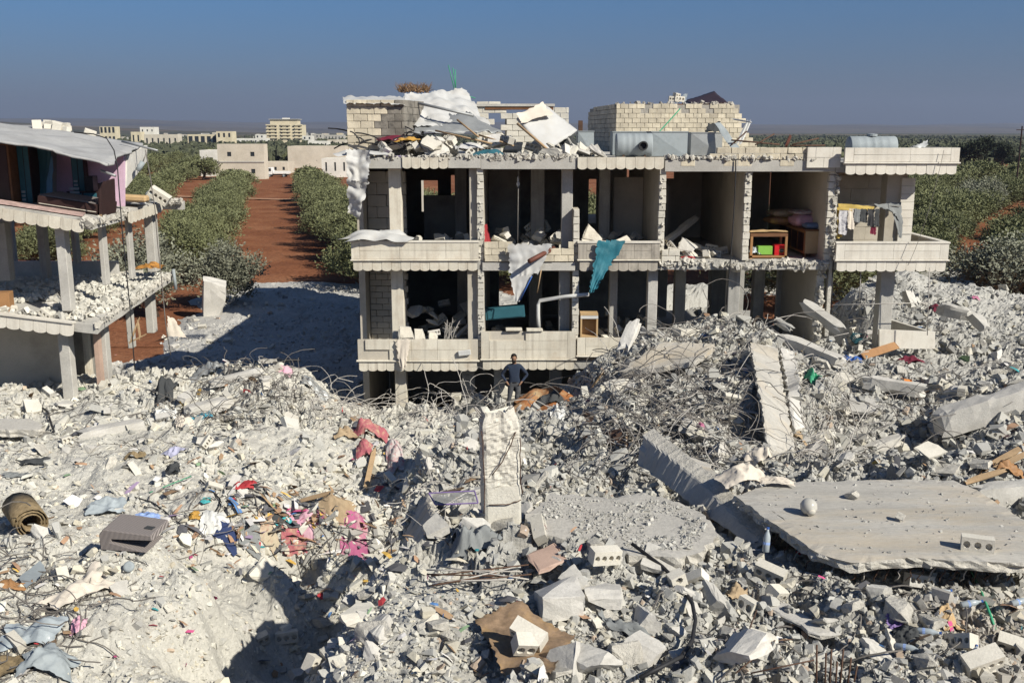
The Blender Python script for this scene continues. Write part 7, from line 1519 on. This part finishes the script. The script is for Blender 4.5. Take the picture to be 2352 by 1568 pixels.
for i, (u_, h_) in enumerate(((1875,.55),(1895,.45),(1905,.5),(1918,.35),(1928,.5),(1945,.4),(1958,.3))): p = at(u_,1585,z=4.35); rod('rebar_rod', 'upright rusty starter bar at the bottom edge', 'rod', [p, p+Vector((.01*i-.03,0,h_))], .011, M['rust'], 5, 'starter bars at the bottom edge')
for i, (u0,v0,u1,v1,lab) in enumerate(((1700,1500,1738,1400,'thin rusty bar leaning over the pale upright slab piece'),(1690,1545,1780,1470,'rusty bar crossing the pale upright slab piece'),(1725,1545,1870,1515,'rusty bar lying flat at the bottom right'))): rod('rebar_rod', lab, 'rod', [at(u0,v0,z=4.75), at(u1,v1,z=4.85)], .009, M['rust'], 5)
def crate(label, u_, v_, m, rz, s=.5):
    p = hit(u_, v_)+Vector((0,0,.12)); t = thing('plastic_crate', p, label, 'crate'); e = Euler((.5,.15,rz)); mm = e.to_matrix()
    for c, sz in (((0,0,-.12),(s,.34,.02)),((0,-.17,0),(s,.02,.26)),((0,.17,0),(s,.02,.26)),((-s/2,0,0),(.02,.318,.26)),((s/2,0,0),(.02,.318,.26))):
        n_ = 4
        for k in range(n_): 
            if abs(c[2]) > .1: MB().obox(p+mm @ Vector(c), sz, mm).build('crate_floor', M[m], t); break
            MB().obox(p+mm @ (Vector(c)+Vector((0,0,-.1+.068*k))), (sz[0],sz[1],.045), mm).build('crate_slat', M[m], t)
crate('dark teal plastic crate on the right slope below the wing', 1972, 790, 'teal_locker', .4, .6)
beam('wooden_board', 'orange brown wooden board lying right of the blue cloth', hit(1982,838)+Vector((0,0,.1)), hit(2064,818)+Vector((0,0,.35)), .24, .05, M['brown_wood_panel'], 'board', 141, .9, .01)
for i, (u0,v0,u1,v1,lab) in enumerate(((1870,815,1905,830,'short pale board near the blue cloth'),(1360,900,1385,870,'wooden batten right of the brown blanket'),(640,1195,600,1160,'flat pale board in the litter row'),(690,1160,760,1150,'thin brown board above the litter row'),(840,1130,860,1050,'wooden stake standing in the gully'),(1000,1155,1060,1150,'orange board on the folding rack'),(2280,1075,2350,1050,'brown plank at the right edge'),(2260,1110,2352,1080,'second brown plank at the right edge'),(2225,1115,2300,1105,'pale plank below the brown planks'))): beam('wooden_board', lab, hit(u0,v0)+Vector((0,0,.08)), hit(u1,v1)+Vector((0,0,.18)), .12, .03, M['wood'], 'board', 150+i, .3, .006)
# rusted fence panel right of the blanket
fp = thing('fence_panel', hit(1390,985), 'rusty slatted metal panel leaning in the middle rubble', 'panel'); c4 = [at(1336,942,Y=20.6), at(1372,938,Y=20.9), at(1440,985,Y=20.2), at(1440,1030,Y=19.6), at(1338,1005,Y=19.6)]
MB().prism([over(1338,944,.5), over(1440,990,.5), over(1438,1032,.25), over(1338,1006,.25)], (.03,.04,.01)).build('panel_sheet', M['rust'], fp)
for k in range(7): a = over(1338,944,.55).lerp(over(1338,1006,.3),k/6.5); b = over(1440,990,.55).lerp(over(1438,1032,.3),k/6.5); MB().tube([a, b], .018, 4).build('slat', M['tan_cloth'] if k % 2 else M['rebar_pale'], fp)
MB().prism([over(1340,943,.5), over(1372,938,.45), over(1462,985,.4), over(1444,994,.5)], (0,0,-.04)).build('side_sheet', M['concrete'], fp)
# folding rack left of the pillar
rk = thing('folding_rack', hit(1050,1165), 'purple and silver clothes rack crushed beside the pillar', 'rack'); p0 = at(985,1145,z=4.45); p1 = at(1090,1140,z=4.5); p2 = at(1098,1168,z=4.42); p3 = at(1000,1172,z=4.38)
for a, b, m_ in ((p0,p1,'purple'),(p1,p2,'purple'),(p2,p3,'purple'),(p3,p0,'purple')): MB().tube([a+Vector((0,0,.1)), b+Vector((0,0,.1))], .012, 5).build('frame_bar', M[m_], rk)
for k in range(9): f = (k+1)/10; MB().tube([p0.lerp(p3,f)+Vector((0,0,.1)), p1.lerp(p2,f)+Vector((0,0,.1))], .005, 4).build('wire', M['white_plastic'], rk)
# small vessels
p = at(1857,1180,z=4.99); g_ = thing('glass_globe', p, 'white glass lamp globe lying on the large smooth slab', 'lamp globe'); MB().lathe(p+Vector((0,0,.11)), [(.055,-.125),(.06,-.10),(.10,-.07),(.125,0),(.11,.07),(.06,.115),(.01,.125)], 18, Vector((-.1,.8,.5))).build('globe', M['glass_globe'], g_, True); MB().lathe(p+Vector((.012,-.098,.05)), [(.058,0),(.062,.012),(.05,.02)], 16, Vector((-.1,.8,.5))).build('neck', M['cream_cloth'], g_, True)
def bottle(label, u_, v_, lean, m='clear_plastic', s=1.0, z=None):
    p = (hit(u_,v_) if z is None else at(u_,v_,z=z))+Vector((0,0,.05)); t = thing('plastic_bottle', p, label, 'bottle'); a = Vector(lean).normalized(); MB().lathe(p, [(.03*s,0),(.042*s,.01),(.042*s,.17*s),(.036*s,.2*s),(.016*s,.25*s),(.016*s,.27*s)], 10, a).build('bottle_body', M[m], t, True); MB().lathe(p+a*.27*s, [(.018*s,0),(.018*s,.025*s)], 8, a).build('cap', M['bright_blue'], t); MB().lathe(p+a*.09*s, [(.043*s,0),(.043*s,.03*s)], 10, a).build('wrapper', M['sky_cloth'], t)
bottle('plastic bottle with a blue wrapper standing against the large smooth slab', 1758, 1275, (.1,.2,1), s=1.15, z=4.78)
for u_, v_, ln_, lab in ((2135,1392-12,(1,.2,.1),'plastic bottle lying above the lower right litter'),(2205,1400,(1,.1,.15),'clear bottle lying at the right of the lower litter'),(2055,1495,(.8,-.5,.1),'small bottle with a blue cap in the lower litter'),(2098,1462,(.9,-.4,.1),'greenish bottle beside the rounded boulder'),(2235,1535,(.5,.9,.2),'greenish bottle near the lower right corner'),(1990,1445,(.6,.6,.1),'clear bottle left of the rounded boulder'),(2320,1400,(1,.3,.1),'clear bottle at the right edge of the slope')): bottle(lab, u_, v_, ln_)
p = hit(298,1318); tin = thing('tin_can', p, 'silver tin lid standing below the striped mattress', 'tin'); MB().lathe(p+Vector((0,0,.08)), [(.09,0),(.095,.02),(.085,.05),(.05,.055),(.01,.05)], 16, Vector((.1,-.8,.5))).build('lid', M['steel'], tin, True)
p = over(1226,928,.1); MB().lathe(p, [(.07,0),(.08,.02),(.10,.18),(.09,.18)], 12, Vector((.2,-.2,1))).build('red_bucket', M['red_cloth'], None, True); tag(bpy.data.objects['red_bucket'], 'red bucket in front of the brown blanket', 'bucket')
p = at(1005,1392,z=4.55); tq = thing('pink_toy', p, 'bright pink plastic toy piece on the cliff edge', 'toy'); MB().tube(bez(p+Vector((-.06,0,.1)), p+Vector((-.02,0,-.06)), p+Vector((.14,0,.06)), 8), [.05,.045,.035,.03,.028,.028,.03,.03], 8).build('toy_body', M['pink'], tq, True)
hang('metal_sheet', 'grey blue metal sheet lying at the lower left', 'metal sheet', [hit(45,1345)+Vector((0,0,.1)), hit(95,1315)+Vector((0,0,.12)), hit(110,1325)+Vector((0,0,.1)), hit(60,1362)+Vector((0,0,.08))], M['steel'], 6, 4, .005, 1, 311, .01, crum=.01)
# ------------------------------------------------------------------ reinforcing steel
def wires(label, box, n, lmin, lmax, seed, r=(.007,.012), m='rebar', up=(.1,1.1), curl=.30, heading=None, grav=.10):
    q = random.Random(seed); mb = MB(); uu = np.array([q.uniform(box[0],box[2]) for _ in range(n)]); vv = np.array([q.uniform(box[1],box[3]) for _ in range(n)])
    x, y, t = hit_many(uu, vv)
    for a, b, c in zip(x, y, t):
        if math.isnan(c): continue
        p = Vector((a, b, h1(a,b)-.03)); hd = q.uniform(0,6.283) if heading is None else q.gauss(heading,.5); pt = q.uniform(*up); L_ = q.uniform(lmin,lmax); k = 13; st = L_/k; dh = q.gauss(0,curl)*.5; pts = [p.copy()]
        for i in range(k):
            hd += dh + q.gauss(0,curl)*.55 + (q.gauss(0,.9) if q.random() < .12 else 0); pt -= grav + q.gauss(0,curl*.45); pt = max(-1.2, min(1.35, pt))
            p = p + Vector((math.cos(hd)*math.cos(pt), math.sin(hd)*math.cos(pt), math.sin(pt)))*st
            zf = h1(p.x,p.y)+.02
            if p.z < zf: p.z = zf; pt = abs(pt)*.3
            pts.append(p.copy())
        mb.tube(pts, q.uniform(*r), 4)
    o = mb.build('rebar_tangle', M[m]); return tag(o, label, 'rebar', kind='stuff')
wires('tangle of thin wires on the mound beside the lane', (410,845,690,985), 150, .8, 2.4, 1)
wires('tangle of bent bars between the mound and the standing man', (690,900,1110,985), 150, .9, 2.5, 2, m='rebar_pale', up=(.2,1.1))
wires('bars arching above the gully below the dark ground floor', (640,880,960,965), 26, 1.4, 2.8, 12, up=(.4,1.2), curl=.30, m='rebar_pale')
wires('dense nest of bent bars in the middle rubble heap', (1400,860,1720,1080), 210, .8, 2.7, 3, up=(.2,1.2))
wires('pale bars mixed into the middle rubble heap', (1380,800,1730,1080), 130, .8, 2.6, 13, m='rebar_pale', up=(.2,1.2))
wires('bars hanging down right of the steep slab strips', (1830,840,1960,1080), 110, 1.0, 2.6, 4, m='rebar_pale', up=(.3,1.2))
wires('bars sprouting around the standing man', (1090,890,1440,960), 60, .8, 2.0, 5, up=(.3,1.2))
wires('bars along the crest of the middle heap', (1420,735,1760,810), 75, .8, 2.6, 6, up=(.2,1.0))
wires('wires left of the broken pillar', (945,1010,1090,1230), 46, .6, 1.5, 7, m='rebar_pale', up=(0,.8))
wires('wires around the foot of the broken pillar', (1220,1000,1460,1130), 46, .6, 1.7, 17, m='rebar', up=(0,1.0))
wires('curled wires at the lower left edge', (0,1250,190,1560), 90, .6, 1.8, 8, m='rebar', up=(0,.8))
wires('thin wires over the left litter row', (420,1120,900,1270), 46, .7, 2.0, 9, m='rebar', up=(0,.5))
wires('bars strewn over the right slope', (1880,820,2352,1060), 95, .8, 2.6, 10, m='rebar', up=(0,.8))
wires('a few wires on the lower right slope', (1650,1300,2352,1540), 34, .5, 1.5, 11, m='rebar', up=(0,.6))
wires('bars under the right wing', (1880,690,2150,800), 40, .8, 2.2, 15, m='rebar', up=(.2,1.2))
wires('thin wires at the left edge before the left house', (0,930,420,1060), 50, .6, 2.0, 16, m='rebar', up=(0,.7))
mbp = MB(); q = random.Random(5)
for i in range(34):   # mat bars hanging from the cliff edge into the pit
    a = at(955+q.uniform(-35,15), 1340+q.uniform(-30,60), z=4.15); b = at(850+q.uniform(-90,70), 1500+q.uniform(-60,120), z=2.2+q.uniform(-.3,.5)); mbp.tube(bez(a, a.lerp(b,.4)+Vector((q.uniform(-.2,.2),-.1,.55)), b, 9), .008, 4)
tag(mbp.build('rebar_tangle', M['rebar_pale']), 'frayed mat of bars hanging from the cliff edge into the pit', 'rebar', kind='stuff')
# ------------------------------------------------------------------ coloured scraps too small to count
ns = 1300; u = rng.uniform(0,2352,ns); v = rng.uniform(700,1568,ns); hot = rng.uniform(0,1,ns) < .4; u[hot] = rng.normal(700,170,hot.sum()); v[hot] = rng.normal(1215,50,hot.sum())
x, y, t = hit_many(u, v); ok = ~np.isnan(t) & (y < 45) & ~((x > -4.8) & (x < 9.8) & (y > 30)); x, y, t = x[ok], y[ok], t[ok]
pal = np.array([(.45,.05,.06),(.60,.10,.25),(.08,.18,.38),(.05,.28,.30),(.55,.35,.08),(.30,.20,.12),(.10,.10,.11),(.62,.60,.58),(.40,.30,.45),(.20,.30,.18),(.35,.22,.14),(.55,.50,.40)])
cs = pal[rng.choice(len(pal), len(x), p=[.035,.025,.035,.02,.03,.21,.19,.22,.015,.02,.12,.08])]*rng.uniform(.7,1.2,(len(x),1))
SHARD = [(np.array([(-.5,-.3,0),(.1,-.45,.12),(.5,-.1,-.02),(.35,.4,.1),(-.3,.35,.04),(0,0,.16)],np.float32), np.array([(0,1,5),(1,2,5),(2,3,5),(3,4,5),(4,0,5)])), (np.array([(-.6,-.15,0),(0,-.2,.1),(.6,-.1,0),(.5,.15,.05),(0,.2,.16),(-.55,.2,.02)],np.float32), np.array([(0,1,4),(0,4,5),(1,2,3),(1,3,4)]))]
sz = np.clip(rng.lognormal(np.log(.11),.5,len(x)),.05,.32)*np.clip(t/16,.8,1.6); o = scatter('litter_scraps', np.stack([x,y,H(x,y)+.05],-1), sz, cs, SHARD, .45, M['scrap'], 'small coloured scraps of cloth, plastic and wood strewn over the rubble'); o['category'] = 'litter'
# ------------------------------------------------------------------ the standing man
flat('skin', (.24,.135,.085), .6, bump=.05); flat('navy_sweater', (.022,.032,.055), .95); flat('grey_jeans', (.075,.078,.085), .95, stain=(.16,.16,.16), stain_amt=.5, stain_scale=8); flat('hair', (.012,.010,.009), .8); flat('shoe', (.03,.028,.026), .8)
def man():
    base = at(1181, 950, Y=27.9); base.z -= .0
    t = thing('person', base, 'bearded man in a navy sweater and grey jeans standing with hands on hips', 'person')
    bm = bmesh.new(); sk = bm.verts.layers.skin.verify(); V = {}
    def jv(n, co, r, link=None, r2=None):
        v = bm.verts.new(co); v[sk].radius = (r, r2 or r); V[n] = v
        if link: bm.edges.new((V[link], v))
        return v
    jv('pel', (0,0,.96), .155, None, .115); V['pel'][sk].use_root = True
    jv('sp', (0,.0,1.12), .145, 'pel', .11); jv('ch', (0,.01,1.32), .175, 'sp', .12); jv('nb', (0,.02,1.47), .085, 'ch', .075); jv('nk', (.0,.005,1.53), .058, 'nb')
    jv('h0', (-.005,-.015,1.585), .068, 'nk', .08); jv('h1', (-.01,-.02,1.66), .080, 'h0', .098); jv('h2', (-.01,-.005,1.735), .058, 'h1', .07)
    for s, n in ((-1,'l'),(1,'r')):
        e = .02 if s > 0 else 0
        jv('sh'+n, (s*.165,.015,1.425), .075, 'ch'); jv('ua'+n, (s*.27,.03,1.30), .058, 'sh'+n); jv('el'+n, (s*(.365+e),.06,1.16), .048, 'ua'+n); jv('fa'+n, (s*.29,-.02,1.06), .042, 'el'+n); jv('wr'+n, (s*.215,-.09,.985), .030, 'fa'+n); jv('pa'+n, (s*.185,-.115,.95), .034, 'wr'+n, .020)
        jv('hp'+n, (s*.095,0,.86), .105, 'pel'); k = .16 if s < 0 else .07
        jv('th'+n, (s*.11,-.01,.68), .088, 'hp'+n); jv('kn'+n, (s*(k*.75+.02),-.03 if s < 0 else -.01,.49), .066, 'th'+n); jv('ca'+n, (s*(k+.01),.01,.30), .060, 'kn'+n); jv('an'+n, (s*(k+.02),.03,.09), .046, 'ca'+n); jv('to'+n, (s*(k+.05),-.11,.045), .042, 'an'+n, .03)
        for f in range(5):   # fingers curl over the hip, the thumb points back
            a0 = Vector((s*.185, -.115, .95)); off = Vector((s*(.018-.012*f), -.012, -.012)) if f < 4 else Vector((s*.03, .02, .0))
            d1 = Vector((-s*.018, -.004, -.028))*(1.0 - .12*abs(f-1.3)) if f < 4 else Vector((s*.004, .03, -.018))
            jv(f'f{f}{n}', a0+off, .010, 'pa'+n); jv(f'g{f}{n}', a0+off+d1, .009, f'f{f}{n}'); jv(f'k{f}{n}', a0+off+d1*1.9+Vector((-s*.008,.004,0)), .008, f'g{f}{n}')
    me = bpy.data.meshes.new('body_skeleton'); bm.to_mesh(me); bm.free()
    o = bpy.data.objects.new('body_skeleton', me); COL.objects.link(o); o.modifiers.new('skin','SKIN').use_smooth_shade = True; ss_ = o.modifiers.new('sub','SUBSURF'); ss_.levels = 2; ss_.render_levels = 2
    dg = bpy.context.evaluated_depsgraph_get(); m2 = bpy.data.meshes.new_from_object(o.evaluated_get(dg)); bpy.data.objects.remove(o); m2.name = 'body'
    m2.materials.clear()
    for k in ('skin','navy_sweater','grey_jeans','shoe'): m2.materials.append(M[k])
    for v in m2.vertices:   # cloth folds, brow and nose
        c = v.co
        if c.z < 1.5: v.co += v.normal*.008*noise3((c.x,c.y,c.z), 9)
        if c.z > 1.6 and c.z < 1.67 and c.y < -.085 and abs(c.x+.01) < .022: v.co.y -= .022
    for p in m2.polygons:
        c = p.center; ax = abs(c.x); i = 1
        hand = .86 < c.z < 1.0 and c.y < -.088 and ax > .12
        if c.z > 1.495: i = 0
        elif c.z < .075 or (c.z < .1 and c.y < -.02): i = 3
        elif hand: i = 0
        elif c.z < .955 and ax < .24: i = 2
        p.material_index = i; p.use_smooth = True
    b = bpy.data.objects.new('body', m2); link(b, t, base)
    def blob(name, c, r, m, seed, cut=None, par=None):
        bm = bmesh.new(); bmesh.ops.create_uvsphere(bm, u_segments=18, v_segments=12, radius=1)
        for v in bm.verts:
            v.co = Vector((v.co.x*r[0], v.co.y*r[1], v.co.z*r[2])) * (1 + .08*noise3((v.co.x*3+seed,v.co.y*3,v.co.z*3),2))
        if cut: bmesh.ops.delete(bm, geom=[v for v in bm.verts if cut(v.co)], context='VERTS')
        me = bpy.data.meshes.new(name); bm.to_mesh(me); bm.free(); me.materials.append(m); me.polygons.foreach_set('use_smooth', [True]*len(me.polygons)); ob = bpy.data.objects.new(name, me); return link(ob, par or t, base+Vector(c))
    blob('hair', (-.01,.005,1.70), (.088,.105,.092), M['hair'], 1, lambda c: c.z < -.02 and c.y < .0 or (c.y < -.062 and c.z < .035) or c.z < -.075)
    blob('beard', (-.01,-.062,1.585), (.062,.055,.07), M['hair'], 2, lambda c: c.z > .045 and abs(c.x) < .035)
    for s in (-1,1): blob('ear', (-.01+s*.085,.0,1.65), (.012,.022,.03), M['skin'], 3); blob('eye', (-.01+s*.03,-.100,1.668), (.012,.008,.007), M['hair'], 4)
    MB().lathe(base+Vector((0,-.0,.945)), [(.150,0),(.152,.03)], 18).build('belt', M['hair'], t); bl = bpy.data.objects[[o.name for o in t.children if o.name.startswith('belt')][0]]; bl.scale = (1,.78,1)
    # broken concrete ledge he stands on
    tag(broken_slab('footing_ledge', 'small concrete ledge under the feet of the standing man', [base+Vector((-.5,-.4,.012)), base+Vector((.5,-.35,.012)), base+Vector((.55,.4,.012)), base+Vector((-.45,.45,.012))], .5, M['broken'], 'slab', 77, .1, .05), 'small concrete ledge under the feet of the standing man', 'slab')
man()
# ------------------------------------------------------------------ air
hz = MB().box((-15000,-900,-9), (15000,14500,420)).build('haze', None); hz.data.materials.clear()
mh = bpy.data.materials.new('haze_air'); mh.use_nodes = True; nt = mh.node_tree; nt.nodes.clear(); out = nt.nodes.new('ShaderNodeOutputMaterial'); pv = nt.nodes.new('ShaderNodeVolumePrincipled')
pv.inputs['Color'].default_value = (.36,.44,.62,1); pv.inputs['Density'].default_value = .00011; pv.inputs['Anisotropy'].default_value = 0.1; nt.links.new(pv.outputs[0], out.inputs['Volume']); hz.data.materials.append(mh)
tag(hz, 'thin blue haze over the plain', kind='stuff')
